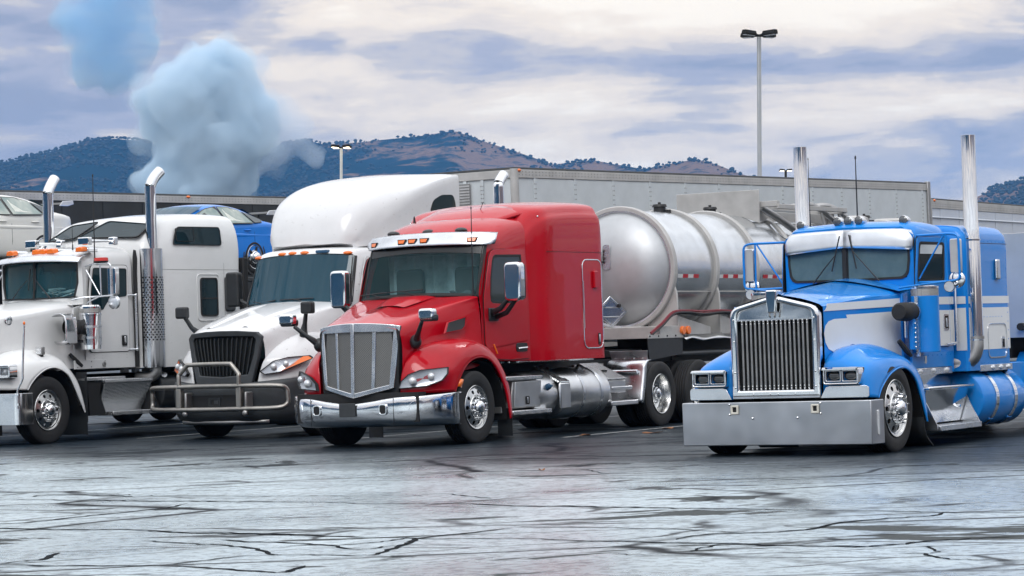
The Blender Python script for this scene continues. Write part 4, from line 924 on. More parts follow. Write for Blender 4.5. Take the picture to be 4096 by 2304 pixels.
# ------------------------------------------------------------------ tank trailer behind the red tractor
def tanker():
    t = thing('tank_trailer', 'silver ribbed tank trailer with an empty diamond placard, coupled behind the red tractor', 'trailer', (-1.58, 37.99, 0), YAW)
    CZ, TR = 2.49, .955
    y0, y1 = 6.52, 18.9
    MB().lathe([(y0 - .42, 0), (y0 - .405, .25), (y0 - .36, .48), (y0 - .28, .68), (y0 - .16, .84), (y0 - .05, .925), (y0, TR)], 'y', (0, 0, CZ), 72).build('tank_head', 'tank_head', t, 40)
    MB().lathe([(y0, TR), (y1, TR), (y1 + .16, .84), (y1 + .36, .48), (y1 + .42, 0)], 'y', (0, 0, CZ), 72).build('tank_barrel', 'tank_aluminium', t, 22)
    for k in range(9):
        y = 6.42 + 1.5 * k
        MB().lathe([(y, TR - .01), (y, TR + .045), (y + .016, TR + .06), (y + .105, TR + .06), (y + .12, TR + .045), (y + .12, TR - .01)], 'y', (0, 0, CZ), 72).build('stiffening_ring', 'trailer_rail', t, 40)
    MB().lathe([(y0 - .075, TR - .045), (y0 - .08, TR + .0), (y0 - .02, TR + .012)], 'y', (0, 0, CZ), 72).build('head_seam', 'tank_aluminium', t)
    for s in (1, -1):
        MB().tube([(s * .885, 6.55 + .5 * k, CZ - .395) for k in range(25)], .009, 5).build('weld_seam', 'trailer_rail', t)
        P = lambda z: s * (math.sqrt(TR ** 2 - (z - CZ) ** 2) + .003)
        for ya, n, first in ((6.64, 4, 0), (8.08, 5, 0), (9.78, 5, 1), (11.2, 5, 0), (12.7, 5, 1)):
            for k in range(n):
                y = ya + .185 * k
                MB().surf([[(P(z) + s * .002, y + a, z) for a in (0, .183)] for z in (2.315, 2.345, 2.375)]).build('reflective_tape', 'tape_white' if (k + first) % 2 == 0 else 'tape_red', t)
    # spill box and vapour pipework on top
    bx = MB().box(-.53, -.50, 10.43, 13.5, 3.36, 3.76).box(.47, .50, 10.43, 13.5, 3.33, 3.50)
    bx.prism([(-.98, 3.10), (-.62, 3.30), (-.3, 3.40), (.3, 3.40), (.62, 3.28), (.62, 3.86), (-.98, 3.86)], 'y', 10.40, 10.43)
    bx.prism([(-.62, 3.25), (-.3, 3.40), (.3, 3.40), (.62, 3.25), (.62, 3.52), (-.62, 3.74)], 'y', 13.5, 13.53)
    so = bx.build('spill_box', 'trailer_rail', t, bevel=.006)
    w = MB().box(.40, .92, 10.48, 10.60, 3.56, 3.66).box(.40, .92, 13.3, 13.4, 3.50, 3.60).box(.86, .94, 10.5, 13.4, 3.52, 3.60)
    w.build('walkway_frame', 'trailer_rail', so, bevel=.006)
    MB().tube([(.55, 10.62, 3.56), (.74, 11.15, 3.30), (.92, 11.75, 2.98)], .065, 12).build('vapour_pipe', 'dull_steel', so)
    for dy in (0, .75):
        MB().tube(cr([(.30, 12.3 + dy, 3.62), (.55, 12.5 + dy, 3.66), (.72, 12.75 + dy, 3.55), (1.02, 13.35 + dy, 3.10)], 5), .05, 10).tube([(.72, 12.75 + dy, 3.55), (.76, 12.8 + dy, 3.2)], .03, 8).build('guard_rail', 'dull_steel', so)
    MB().cyl((.0, 11.0, 3.40), (.0, 13.2, 3.40), .19, 18).build('manifold', 'dark_steel', so)
    MB().tube(cr([(.70, 10.65, 3.26), (.86, 10.8, 3.03), (.88, 11.3, 2.98), (.80, 11.4, 3.1)], 4), .012, 6).build('rung', 'stainless', so)
    for y in (7.9, 9.75, 14.6, 16.3):
        MB().cyl((0, y, 3.40), (0, y, 3.53), .105, 16, .10).cyl((0, y, 3.53), (0, y, 3.575), .125, 16, .11).box(-.02, .02, y - .02, y + .02, 3.57, 3.61).box(.12, .2, y - .03, y + .03, 3.42, 3.48).build('relief_valve', 'wire_black', t, bevel=.004)
    for y in (15.5, 17.6):
        MB().lathe([(3.35, .42), (3.5, .40), (3.54, .30), (3.55, 0)], 'z', (0, y, 0), 28).build('manhole_cover', 'trailer_rail', t)
    # placard holder on the front head
    pc = Vector((0.02, 6.08, 1.80)); e1 = Vector((.72, .69, 0)).normalized()
    D = lambda u, v: pc + e1 * u + Vector((0, -.12 * v, v))
    k = .262
    O_ = [D(-k, .0), D(0, -k), D(k, 0), D(0, k)]; nrm = Vector((.69, -.72, 0)) * .02
    po = MB().prism3(O_, nrm).build('placard_holder', 'tank_aluminium', t, bevel=.008)
    I_ = [D(-k * .88, 0), D(0, -k * .88), D(k * .88, 0), D(0, k * .88)]
    MB().frame3([p + nrm for p in I_], [p * .12 + q * .88 for p, q in zip([D(0, 0) + nrm] * 4, [p + nrm for p in I_])], nrm * .7).build('placard_rim', 'aluminium', po)
    for v in (-.075, .075): MB().tube([D(-.16, v) + nrm * 1.3, D(.16, v) + nrm * 1.3], .010, 6).build('placard_bar', 'aluminium', po)
    c = D(.13, .10) + nrm; MB().box(c.x - .035, c.x + .035, c.y - .03, c.y + .02, c.z - .03, c.z + .03).build('placard_clip', 'wire_black', po, bevel=.01)
    MB().prism(rpoly(rect(-.10, .03, 2.48, 2.88), .05), 'y', 6.085, 6.11).build('head_bracket', 'stainless', t)
    gl = MB()
    for k in range(9): gl.ell((-.16 + rnd.uniform(-.05, .05), 6.02 + rnd.uniform(-.03, .03), 2.55 + k * .03), (.04, .04, .03), 8, 5)
    gl.build('glad_hand', 'wire_black', t)
    # cradles, sub-frame and skirt
    fr = MB()
    for s in (1, -1): fr.box(s * .36 - .05, s * .36 + .05, 5.9, 18.6, 1.36, 1.56)
    fr.box(-1.0, 1.0, 5.88, 6.62, 1.36, 1.55); fr.build('sub_frame', 'trailer_rail', t, bevel=.008)
    for k in range(2):
        y = 6.42 + 1.5 * k
        for s in (1, -1):
            MB().prism3([(s * .90, y + .13, 2.12), (s * .95, y + .13, 2.20), (s * .99, y + .13, 2.06), (s * 1.0, y + .13, 1.42), (s * .45, y + .13, 1.42), (s * .45, y + .13, 1.60)], (0, -.05, 0)).build('cradle', 'trailer_rail', t, bevel=.006)
            MB().prism3([(s * .98, y + .13, 1.70), (s * .98, y + 1.22, 1.52), (s * .98, y + 1.22, 1.40), (s * .98, y + .13, 1.40)], (s * .02, 0, 0)).build('gusset', 'trailer_rail', t, bevel=.006)
    for s in (1, -1):
        MB().box(*sorted((s * 1.0, s * 1.015)), 5.45, 6.65, 1.36, 1.42).build('skirt_rail', 'trailer_rail', t)
        MB().prism([(5.50, 1.02), (6.62, 1.10), (6.65, 1.37), (5.45, 1.37)], 'x', s * .985, s * 1.0).build('skirt_flap', 'black_plastic', t)
        rivets([(s * 1.018, 5.5 + .29 * k, 1.395) for k in range(5)], .016, t, 'wire_black')
        MB().surf([[(s * x, y, 1.375 + .018 * math.sin(y * 7 + x * 3) + (-.05 if x > 1.0 else 0) * (1 + .3 * math.sin(y * 9))) for x in (.5, .8, 1.0, 1.06)] for y in [6.66 + .2 * k for k in range(16)]], 2, 2).build('splash_guard', 'aluminium', t, 60, solid=.01)
        for y in (6.62, 6.80): MB().cyl((s * .995, y - .0, 1.475), (s * 1.045, y, 1.475), .068, 18).build('side_light', 'amber', t, bevel=.008)
        MB().box(*sorted((s * .97, s * .998)), 6.5, 6.92, 1.40, 1.56).build('light_bracket', 'trailer_rail', t)
        MB().cyl((s * .92, 6.5, 1.10), (s * .92, 17, 1.10), .05, 12).build('air_pipe', 'dark_steel', t)
    for nm, dz, dx, mt in (('cable', 0, 0, 'wire_black'), ('cable', .025, .01, 'wire_red'), ('cable', .05, 0, 'wire_red'), ('cable', .02, .03, 'wire_black')):
        MB().tube(cr([(.98 + dx, 5.6, 1.40 + dz), (1.0 + dx, 5.95, 1.55 + dz), (1.02 + dx, 6.3, 1.72 + dz), (1.04 + dx, 6.75, 1.74 + dz), (1.04 + dx, 7.3, 1.70 + dz * 1.5), (1.03 + dx, 8.0, 1.735 + dz), (1.03 + dx, 8.8, 1.70 + dz), (1.03, 9.8, 1.72)], 5), .016, 6).build(nm, mt, t)
    MB().tube(cr([(-.16, 6.05, 2.5), (-.22, 5.98, 2.0), (-.2, 5.98, 1.7), (.0, 6.0, 1.5), (.2, 5.98, 1.42)], 5), .02, 6).build('air_hose', 'wire_red', t)
    MB().box(-.5, .5, 7.2, 15.0, .95, 1.36).build('belly_box', 'chassis_black', t)
    for y in (16.2, 17.5):
        for s in (1, -1):
            place_wheel(t, 'drive', s * 1.085, y, s, nuts=False); inst(WM['drive']['tyre'], 'inner_tyre', t, (s * .765, y, .498))
        MB().cyl((-.95, y, .5), (.95, y, .5), .09, 10).box(-.6, -.4, y - .3, y + .3, .5, 1.4).box(.4, .6, y - .3, y + .3, .5, 1.4).build('axle', 'chassis_black', t)
tanker()
# ------------------------------------------------------------------ long-nose tractors: shared pieces
def mirror_head(parent, s, x0, x1, y, z0, z1, th, mat, back='black_plastic', r=.03):
    return MB().prism(rpoly(rect(*sorted((s * x0, s * x1)), z0, z1), r), 'y', y - th, y).build('mirror', mat, parent, 40, bevel=.012)
def fender_long(t, s, rows, mat, lipr=.012):
    rows = [[(s * p[0], p[1], p[2]) for p in r] for r in rows]
    fe = MB().surf(rows, 5, 4).build('fender', mat, t, 60, solid=.012)
    MB().tube([(p[0] - s * .008, p[1], p[2]) for p in cr([r[-1] for r in rows], 4)], lipr, 6).build('fender_lip', mat, fe)
    return fe
def bullet_light(parent, x, y, z, r=.055, l=.26, lens='lens_dark', name='marker_light'):
    o = MB().lathe([(y, r * .9), (y + .02, r), (y + l * .35, r * .92), (y + l * .7, r * .55), (y + l, .004)], 'y', (x, 0, z), 18).box(x - r * .6, x + r * .6, y + .03, y + l * .7, z - r * 1.15, z - r * .5).build(name, 'chrome', parent, 50)
    MB().lathe([(y - .012, 0), (y - .008, r * .6), (y + .004, r * .88)], 'y', (x, 0, z), 18).build('lens', lens, o, 50)
    return o
def blue_truck():
    t = thing('tractor_truck', 'bright blue long-nose tractor with white stripes and a deep flat steel bumper', 'truck', (3.33, 31.2, 0), YAW)
    # --- hood: flat sides, shallow roof-shaped top
    def hs(y, hw, zc, ze, zb): return [(0, y, zc), (hw * .5, y, lerp(zc, ze, .42)), (hw * .86, y, ze + .012), (hw * .97, y, ze - .025), (hw, y, ze - .075), (hw, y, lerp(ze, zb, .5)), (hw, y, zb)]
    H = [hs(-.64, .565, 1.825, 1.70, .66), hs(-.2, .62, 1.865, 1.745, .66), hs(.3, .68, 1.915, 1.79, .8), hs(.8, .745, 1.96, 1.825, 1.0), hs(1.10, .785, 1.985, 1.84, 1.05)]
    hood = MB().shell(H, 4, 3).build('hood', 'blue_paint', t, 40)
    hx = lambda y, s=1, o=.004: s * (lerp(.565, .785, (y + .64) / 1.74) + o)
    for s in (1, -1):
        def deco(poly, name='white_stripe'):
            MB().prism3([(hx(y, s), y, z) for y, z in poly], (s * .002, 0, 0)).build(name, 'stripe_white', hood)
        deco([(-.56, 1.695), (1.08, 1.745), (1.08, 1.70), (.87, 1.69), (.47, 1.645), (-.64, 1.615), (-.59, 1.635), (-.56, 1.66)] if False else [(-.565, 1.70), (.2, 1.722), (1.08, 1.748), (1.08, 1.655), (.48, 1.642), (-.645, 1.615), (-.60, 1.632), (-.572, 1.662)])
        deco([(-.16, 1.57), (.47, 1.583), (1.08, 1.598), (1.08, 1.07), (.8, 1.10), (.55, 1.14), (.30, 1.19), (.10, 1.225), (-.05, 1.235), (-.20, 1.20), (-.34, 1.165), (-.46, 1.155), (-.56, 1.19), (-.62, 1.26), (-.645, 1.36), (-.61, 1.45), (-.54, 1.50), (-.42, 1.525), (-.14, 1.53)])
    # --- grille shell
    A = rpoly([(-.55, .665), (.55, .665), (.555, 1.675), (0, 1.815), (-.555, 1.675)], [.01, .01, .11, .05, .11], 6)
    B = rpoly([(-.455, .745), (.455, .745), (.462, 1.63), (0, 1.745), (-.462, 1.63)], [.01, .01, .07, .03, .07], 6)
    g = MB().frame(A, B, 'y', -.76, -.63).build('grille_shell', 'chrome', t, 30, bevel=.03, seg=3)
    MB().box(-.545, .545, -.752, -.68, .648, .742).build('bottom_rail', 'stainless', g, bevel=.006)
    MB().prism([(-.468, 1.545), (.468, 1.545), (.468, 1.64), (0, 1.75), (-.468, 1.64)], 'y', -.715, -.70).build('grille_header', 'wavy_chrome', g)
    MB().box(-.50, .50, -.60, -.58, .70, 1.70).build('radiator', 'cab_dark', g)
    bm = MB().prism(rpoly(rect(-.0115, .0115, .735, 1.548), .003), 'y', -.735, -.712).mesh('grille_slat', 'slat_steel', 30)
    for k in range(16):
        x = -.405 + .81 * k / 15
        inst(bm, 'grille_slat', g, (x, 0, 0))
    rivets([(x, -.738, z) for x in [-.405 + .054 * k for k in range(16)] for z in (.76, .79, 1.495, 1.525)], .009, g, 'chrome')
    rivets([(s * .50, -.765, z) for s in (1, -1) for z in (.78, .95, 1.3, 1.55)] + [(x, -.757, .70) for x in (-.28, -.07, .03, .24)], .012, g, 'stainless')
    MB().box(-.47, .47, -.74, -.70, 1.535, 1.552).build('slat_rail', 'stainless', g)
    em = MB().prism(rpoly([(-.062, 1.70), (-.066, 1.875), (.066, 1.875), (.062, 1.70), (.05, 1.615), (-.05, 1.615)], .02), 'y', -.81, -.765).build('hood_badge', 'chrome', g, 40, bevel=.018, seg=3)
    MB().box(-.05, .05, -.80, -.60, 1.82, 1.872).build('badge_base', 'chrome', em, bevel=.012)
    for x in (-.03, .03): MB().tube([(x, -.775, 1.64), (x, -.79, 1.585), (x, -.77, 1.57)], .010, 6).build('badge_clip', 'dull_steel', em)
    # --- fenders, headlamps
    for s in (1, -1):
        rows = [[(.56, -.70, .64), (.80, -.71, .64), (1.02, -.70, .64), (1.11, -.64, .64), (1.145, -.50, .63)],
                [(.57, -.70, .88), (.80, -.70, .88), (1.02, -.68, .88), (1.10, -.58, .84), (1.145, -.40, .74)],
                [(.58, -.66, 1.05), (.78, -.64, 1.06), (1.0, -.58, 1.02), (1.10, -.44, .96), (1.145, -.24, .84)],
                [(.60, -.40, 1.18), (.78, -.36, 1.19), (.98, -.33, 1.10), (1.09, -.24, 1.03), (1.145, -.08, .905)],
                [(.64, -.02, 1.22), (.80, .0, 1.23), (.98, .0, 1.12), (1.09, .02, 1.06), (1.145, .15, .95)],
                [(.69, .38, 1.17), (.84, .42, 1.17), (1.0, .42, 1.10), (1.09, .42, 1.04), (1.145, .38, .92)],
                [(.76, .78, 1.03), (.88, .80, 1.02), (1.02, .76, .97), (1.10, .70, .92), (1.145, .60, .79)],
                [(.84, 1.0, .78), (.94, 1.0, .76), (1.06, .96, .74), (1.12, .86, .70), (1.15, .73, .58)],
                [(.92, 1.06, .40), (1.0, 1.06, .38), (1.08, 1.02, .36), (1.13, .94, .34), (1.155, .87, .31)]]
        fe = fender_long(t, s, rows, 'blue_paint')
        MB().surf([[(s * .5, y, z - .03), (s * 1.12, y, z - .02)] for y, z in ((-.46, .64), (-.38, .76), (-.22, .84), (-.06, .91), (.15, .94), (.38, .91), (.60, .79), (.73, .58), (.85, .33))]).build('wheel_arch', 'chassis_black', fe)
        MB().surf([[(s * x, y, z) for x in (.60, .9, 1.12)] for y, z in ((.80, .62), (.84, .35), (.90, .15), (1.10, .02))], 3, 2).build('mud_flap', 'black_plastic', t, 60, solid=.012)
        # chromed light box with two rectangular lamps and a peaked visor
        x0, x1 = .605, 1.035
        hb = MB().frame(rpoly(rect(*sorted((s * x0, s * x1)), .79, .985), .03), rpoly(rect(*sorted((s * (x0 + .016), s * (x1 - .016))), .812, .965), .015), 'y', -.80, -.62).build('headlight_bezel', 'chrome', t, bevel=.010)
        MB().prism3([(s * x0, -.80, .972), (s * x1, -.80, .972), (s * (x1 - .01), -.85, .955), (s * (x0 + .01), -.85, .955)], (0, 0, .012)).build('headlight_peak', 'chrome', hb)
        MB().box(*sorted((s * x0, s * x1)), -.66, -.63, .80, .975).build('light_back', 'chassis_black', hb)
        for a, b in ((x0 + .018, x0 + .210), (x1 - .210, x1 - .018)):
            q = MB().frame(rpoly(rect(*sorted((s * a, s * b)), .822, .953), .012), rpoly(rect(*sorted((s * (a + .014), s * (b - .014))), .836, .939), .01), 'y', -.782, -.755).build('headlight', 'stainless', hb, bevel=.004)
            MB().ell((s * (a + b) / 2, -.735, .887), (.078, .026, .055), 18, 8).build('lens', 'lens_dark', q, 60)
        pl = [(.555, .645), (1.10, .645), (1.115, .66), (1.115, .755), (1.09, .775), (.66, .775), (.62, .76), (.585, .70)]
        MB().prism3([(s * x, -.765 + max(0, x - 1.0) * .55, z) for x, z in pl], (0, .008, 0)).build('valance_plate', 'wavy_chrome', t, bevel=.002)
    # --- bumper
    bo = MB().prism([(-1.175, -.80), (1.175, -.80), (1.20, -.50), (1.18, -.50), (1.155, -.78), (-1.155, -.78), (-1.18, -.50), (-1.20, -.50)], 'z', .122, .615).build('bumper', 'bumper_steel', t, 30, bevel=.010, seg=3)
    MB().box(-1.15, 1.15, -.785, -.60, .585, .60).box(-1.1, 1.1, -.70, -.55, .2, .55).build('bumper_core', 'chassis_black', bo)
    for s in (1, -1):
        q = MB().frame(rpoly(rect(s * .50 - .05, s * .50 + .05, .475, .58), .012), rpoly(rect(s * .50 - .024, s * .50 + .024, .502, .558), .008), 'y', -.822, -.798).build('tow_eye', 'cream', bo, bevel=.008)
        MB().box(s * .50 - .025, s * .50 + .025, -.803, -.79, .50, .56).build('tow_pocket', 'chassis_black', q)
        for z in (.485, .60): MB().ell((s * .50 + s * .065, -.805, z - .01), .013, 8, 5).build('bumper_bolt', 'stainless', bo)
        MB().ell((s * .28, -.805, .43), .015, 8, 5).build('bumper_bolt', 'stainless', bo)
        MB().prism(rpoly(rect(-.665, -.625, .22, .50), .015), 'x', s * 1.180, s * 1.20).build('side_light_bar', 'led_lens', bo, bevel=.004)
    # --- cab
    def cs(y, zt, ze, w, ztop, zb, k=0.): return [(0, y, zt), (w * .55, y + k * .3, zt - .02), (w * .84, y + k * .7, ze), (w * .955, y + k, ze - .085), (w * .985, y + k, ztop), (w, y + k, 1.93), (w + .015, y + k, 1.4), (w + .015, y + k, zb)]
    top = [cs(1.30, 2.60, 2.575, .83, 2.40, .85, .10), cs(1.42, 2.665, 2.63, .845, 2.42, .85, .06), cs(1.62, 2.695, 2.655, .865, 2.42, .85), cs(1.95, 2.70, 2.65, .895, 2.42, .85), cs(2.20, 2.69, 2.63, .915, 2.42, .85), cs(2.30, 2.66, 2.60, .915, 2.41, .85)]
    for p in range(5, 8):
        x, y, z = top[0][p]; top[0][p] = (x, 1.40, z)
    cab = MB().shell(top, 3, 3, False, True).build('cab', 'blue_paint', t, 50)
    # front wall with the split screen
    fy = lambda x: 1.29 + .10 * (abs(x) / .82)
    A = rpoly([(-.832, 1.80), (.832, 1.80), (.832, 2.47), (.75, 2.60), (-.75, 2.60), (-.832, 2.47)], .02)
    N = 10
    O1 = [(-.832, 1.80), (0, 1.80), (.832, 1.80), (.832, 2.2), (.832, 2.50), (.70, 2.60), (0, 2.62), (-.70, 2.60), (-.832, 2.50), (-.832, 2.2)]
    I1 = [(-.745, 1.995), (0, 1.985), (.745, 1.995), (.775, 2.2), (.775, 2.46), (.70, 2.50), (0, 2.50), (-.70, 2.50), (-.775, 2.46), (-.775, 2.2)]
    fwl = MB().frame3([(x, fy(x), z) for x, z in O1], [(x, fy(x), z) for x, z in I1], (0, .03, 0)).build('windshield_frame', 'blue_paint', t, 30)
    MB().surf([[(x, .95, zz), (x, 1.30 + .1 * abs(x), zz + .03)] for x, zz in ((-.82, 1.83), (-.4, 1.93), (0, 1.985), (.4, 1.93), (.82, 1.83))], 2).build('cowl', 'blue_paint', t, 60)
    for s in (1, -1):
        W2 = [(.028, 1.985), (.70, 1.995), (.755, 2.05), (.775, 2.2), (.775, 2.48), (.028, 2.50)]
        W2 = rpoly(W2, [.01, .07, .06, .02, .01, .01], 3)
        P = [(s * x, fy(x) - .004, z) for x, z in W2]
        MB().prism3(P, (0, .008, 0)).build('windshield', 'fog_glass', t)
        c = (.40, 2.24)
        MB().frame3([(s * lerp(x, c[0], -.045), fy(x) - .012, lerp(z, c[1], -.06)) for x, z in W2], [(s * lerp(x, c[0], .03), fy(x) - .012, lerp(z, c[1], .055)) for x, z in W2], (0, .02, 0)).build('windshield_seal', 'rubber', t, 40)
    for s in (1, -1): MB().prism3([(s * .03, fy(.03) - .009, 2.385), (s * .40, fy(.4) - .009, 2.355), (s * .745, fy(.745) - .009, 2.315), (s * .77, fy(.77) - .009, 2.48), (s * .03, fy(.03) - .009, 2.49)], (0, .003, 0)).build('visor_shadow', 'visor_shadow', t)  # dark plates painting the drop visor's shadow onto both panes
    MB().box(-.026, .026, 1.262, 1.30, 1.985, 2.50).build('center_post', 'rubber', t, bevel=.006)
    MB().add([(-.8, 1.5, 1.9), (.8, 1.5, 1.9), (.8, 1.55, 2.6), (-.8, 1.55, 2.6)], [(0, 1, 2, 3)]).build('cab_interior', 'cab_dark', t)
    wiper(t, (-.40, 1.235, 1.965), (-.10, 1.245, 2.30), (-.155, 1.235, 2.10), (-.045, 1.245, 2.52)); wiper(t, (.45, 1.235, 1.965), (.12, 1.245, 2.33), (.165, 1.235, 2.12), (.075, 1.245, 2.53))
    # drop visor, two plates meeting on the centre line
    for s in (1, -1):
        V = [[(0, 1.235, 2.375), (s * .4, 1.27, 2.35), (s * .74, 1.315, 2.325), (s * .835, 1.40, 2.32)], [(0, 1.245, 2.48), (s * .4, 1.28, 2.475), (s * .75, 1.325, 2.465), (s * .845, 1.41, 2.455)], [(0, 1.265, 2.59), (s * .4, 1.30, 2.585), (s * .70, 1.35, 2.575), (s * .80, 1.43, 2.555)]]
        MB().surf(V, 3, 3).build('visor_plate', 'visor_steel', t, 60, solid=.008)
    for x in (-.67, -.14, 0, .14, .67): bullet_light(t, x, 1.44 + (.06 if abs(x) > .5 else -.04), 2.70 - (.02 if abs(x) > .5 else 0), .058, .25)
    # --- doors, air cleaners, mirrors
    for s in (1, -1): MB().prism3([(s * .74, 1.05, .95), (s * .74, 1.50, .95), (s * .74, 1.50, 1.88), (s * .74, 1.05, 1.80)], (s * .072, 0, 0)).build('cowl_side', 'blue_paint', t, bevel=.01)
    for s in (1, -1):
        dxx = lambda y: s * (lerp(.838, .925, (y - 1.3) / .9) + .014)
        DO = rpoly([(1.35, 1.16), (2.17, 1.16), (2.17, 2.47), (1.42, 2.47), (1.35, 2.0)], .05, 3)
        DI = rpoly([(1.40, 1.95), (2.05, 1.95), (2.08, 2.40), (1.47, 2.405), (1.40, 2.0)], .05, 3)
        P = lambda L_, off: [(dxx(y) + s * off, y, z) for y, z in L_]
        d = MB().frame3(P(DO, .0), P(DI, .0), (s * .014, 0, 0)).build('door', 'blue_paint', t, 30, bevel=.004)
        MB().prism3(P([(lerp(y, 1.76, -.02), lerp(z, 1.8, -.012)) for y, z in DO], -.005), (s * .008, 0, 0)).build('door_seal', 'chassis_black', d)
        MB().frame3(P([(lerp(y, 1.76, -.04), lerp(z, 2.18, -.05)) for y, z in DI], .006), P([(lerp(y, 1.76, .05), lerp(z, 2.18, .07)) for y, z in DI], .006), (s * .012, 0, 0)).build('window_seal', 'rubber', d)
        wy = [(1.40, 1.95), (2.05, 1.95), (2.08, 2.40), (1.47, 2.40)]
        MB().prism3(P(wy, .002), (s * .006, 0, 0)).build('window', 'dark_glass', d)
        MB().prism3(P([(1.43, 2.27), (2.03, 2.27), (2.05, 2.38), (1.48, 2.38)], .009), (s * .003, 0, 0)).build('window_shade', 'trailer_white', d)
        for z0, z1 in ((1.665, 1.755), (1.17, 1.595)):
            MB().prism3(P([(1.36, z0), (2.16, z0), (2.16, z1), (1.36, z1)], .0145), (s * .002, 0, 0)).build('white_stripe', 'stripe_white', d)
            MB().prism3([(dxx(2.18) + s * .001, 2.18, max(z0, 1.10)), (dxx(2.30) + s * .001, 2.30, max(z0, 1.10)), (dxx(2.30) + s * .001, 2.30, z1), (dxx(2.18) + s * .001, 2.18, z1)], (s * .003, 0, 0)).build('white_stripe', 'stripe_white', cab)
        MB().frame3(P(rpoly(rect(2.0, 2.12, 1.355, 1.545), .015, 2), .017), P(rpoly(rect(2.02, 2.10, 1.375, 1.525), .01, 2), .017), (s * .008, 0, 0)).build('handle_recess', 'chrome', d)
        MB().prism3(P(rect(2.02, 2.10, 1.375, 1.525), .014), (s * .004, 0, 0)).build('handle_well', 'chassis_black', d); MB().box(*sorted((dxx(2.06) + s * .015, dxx(2.06) + s * .03)), 2.045, 2.085, 1.39, 1.50).build('handle', 'stainless', d, bevel=.005)
        gx = s * 1.0
        MB().tube([(s * .955, 2.235, 1.93), (gx, 2.24, 1.90), (gx, 2.26, 1.20), (s * .955, 2.26, 1.18)], .014, 8).build('grab_rail', 'stainless', t)
        MB().tube([(gx, 2.26, 1.2), (s * .97, 2.0, 1.19)], .012, 6).build('rail_bracket', 'stainless', t)
        # air cleaner
        ac = MB().cyl((s * 1.035, 1.20, 1.105), (s * 1.035, 1.20, 1.765), .165, 36).build('air_cleaner', 'blue_paint', t, 40, bevel=.006)
        MB().cyl((s * 1.035, 1.20, 1.766), (s * 1.035, 1.20, 1.855), .163, 36).build('perforated_band', 'perf_metal', ac, 40)
        MB().lathe([(1.850, .167), (1.875, .167), (1.885, .15), (1.888, 0)], 'z', (s * 1.035, 1.20, 0), 36).build('air_cleaner_lid', 'chrome', ac, 30)
        MB().lathe([(.60, .0), (.60, .085), (.63, .105), (.72, .110), (.86, .110), (.88, .10), (1.02, .10), (1.06, .085)], 'y', (s * .955, 0, 1.585), 26).build('intake_elbow', 'rubber', ac, 40)
        MB().lathe([(.955, .103), (.955, .112), (.985, .112), (.985, .103)], 'y', (s * .955, 0, 1.585), 26).build('hose_clamp', 'stainless', ac)
        MB().box(*sorted((s * .955, s * 1.01)), .88, .99, 1.14, 1.50).build('cleaner_bracket', 'blue_paint', ac, bevel=.006); MB().box(*sorted((s * .93, s * .95)), .80, .845, 1.28, 1.52).build('bracket_strip', 'stainless', ac, bevel=.004)
        rivets([(s * 1.012, .935, 1.17 + .055 * k) for k in range(6)], .014, ac, 'chrome')
        MB().box(*sorted((s * .99, s * 1.03)), .99, 1.03, 1.06, 1.76).build('cleaner_mount', 'stainless', ac)
        MB().tube([(s * .88, .75, 1.25), (s * .93, .83, 1.14), (s * .95, .93, 1.07)], [.03, .035, .02], 8).build('hood_latch', 'rubber', t)
        # mirror arms: two bent tubes with a brace and an upright
        xo = 1.40
        ma = MB().tube(cr([(s * .86, 1.44, 2.485), (s * 1.1, 1.41, 2.485), (s * 1.30, 1.40, 2.485), (s * 1.385, 1.40, 2.455), (s * xo, 1.40, 2.36), (s * xo, 1.40, 2.12), (s * xo, 1.40, 1.99), (s * 1.375, 1.40, 1.945), (s * 1.28, 1.40, 1.93), (s * 1.1, 1.41, 1.925), (s * .87, 1.43, 1.93)], 3), .015, 8)
        ma.tube([(s * 1.24, 1.40, 2.48), (s * 1.245, 1.40, 1.93)], .012, 8).tube([(s * 1.22, 1.40, 2.48), (s * .885, 1.42, 1.97)], .011, 8).tube([(s * 1.3, 1.40, 1.93), (s * 1.0, 1.2, 1.90), (s * .80, .98, 1.865)], .012, 8)
        ao = ma.build('mirror_arm', 'blue_paint', t, 60)
        mh = MB().prism(rpoly(rect(*sorted((s * 1.275, s * 1.405)), 2.02, 2.425), .025), 'y', 1.42, 1.50).build('mirror', 'stainless', ao, 40, bevel=.015)
        MB().prism(rpoly(rect(*sorted((s * 1.285, s * 1.395)), 2.03, 2.415), .02), 'y', 1.416, 1.42).build('mirror_shell', 'trailer_rail', mh)
        MB().lathe([(1.45, 0), (1.452, .07), (1.47, .098), (1.50, .10)], 'y', (s * 1.33, 0, 1.945), 22).build('round_mirror', 'chrome', ao, 40)
        ld = MB().lathe([(1.33, .066), (1.38, .064), (1.45, .03)], 'y', (s * 1.29, 0, 1.865), 20).build('work_lamp', 'chrome', ao); MB().lathe([(1.328, 0), (1.329, .06)], 'y', (s * 1.29, 0, 1.865), 20).build('lens', 'led_lens', ld)
        # cab skirt with oval lamps
        sk = MB().box(*sorted((s * .925, s * .945)), .98, 2.20, .835, .915).build('cab_skirt', 'stainless', t, bevel=.004)
        for y in (1.20, 1.62, 2.03): MB().ell((s * .948, y, .878), (.02, .075, .035), 14, 8).build('skirt_lamp', 'led_lens', sk)
        MB().box(*sorted((s * .91, s * .94)), .98, 2.20, .918, 1.10).build('cab_sill', 'blue_paint', t, bevel=.004)
        rivets([(s * .942, 1.05 + .14 * k, 1.065) for k in range(9)], .007, t, 'blue_paint')
        kl = MB().cyl((s * .94, 1.37, 1.0), (s * .952, 1.37, 1.0), .032, 14).box(*sorted((s * .94, s * .955)), 1.345, 1.395, 1.02, 1.06).build('keyhole_cover', 'chrome', t)
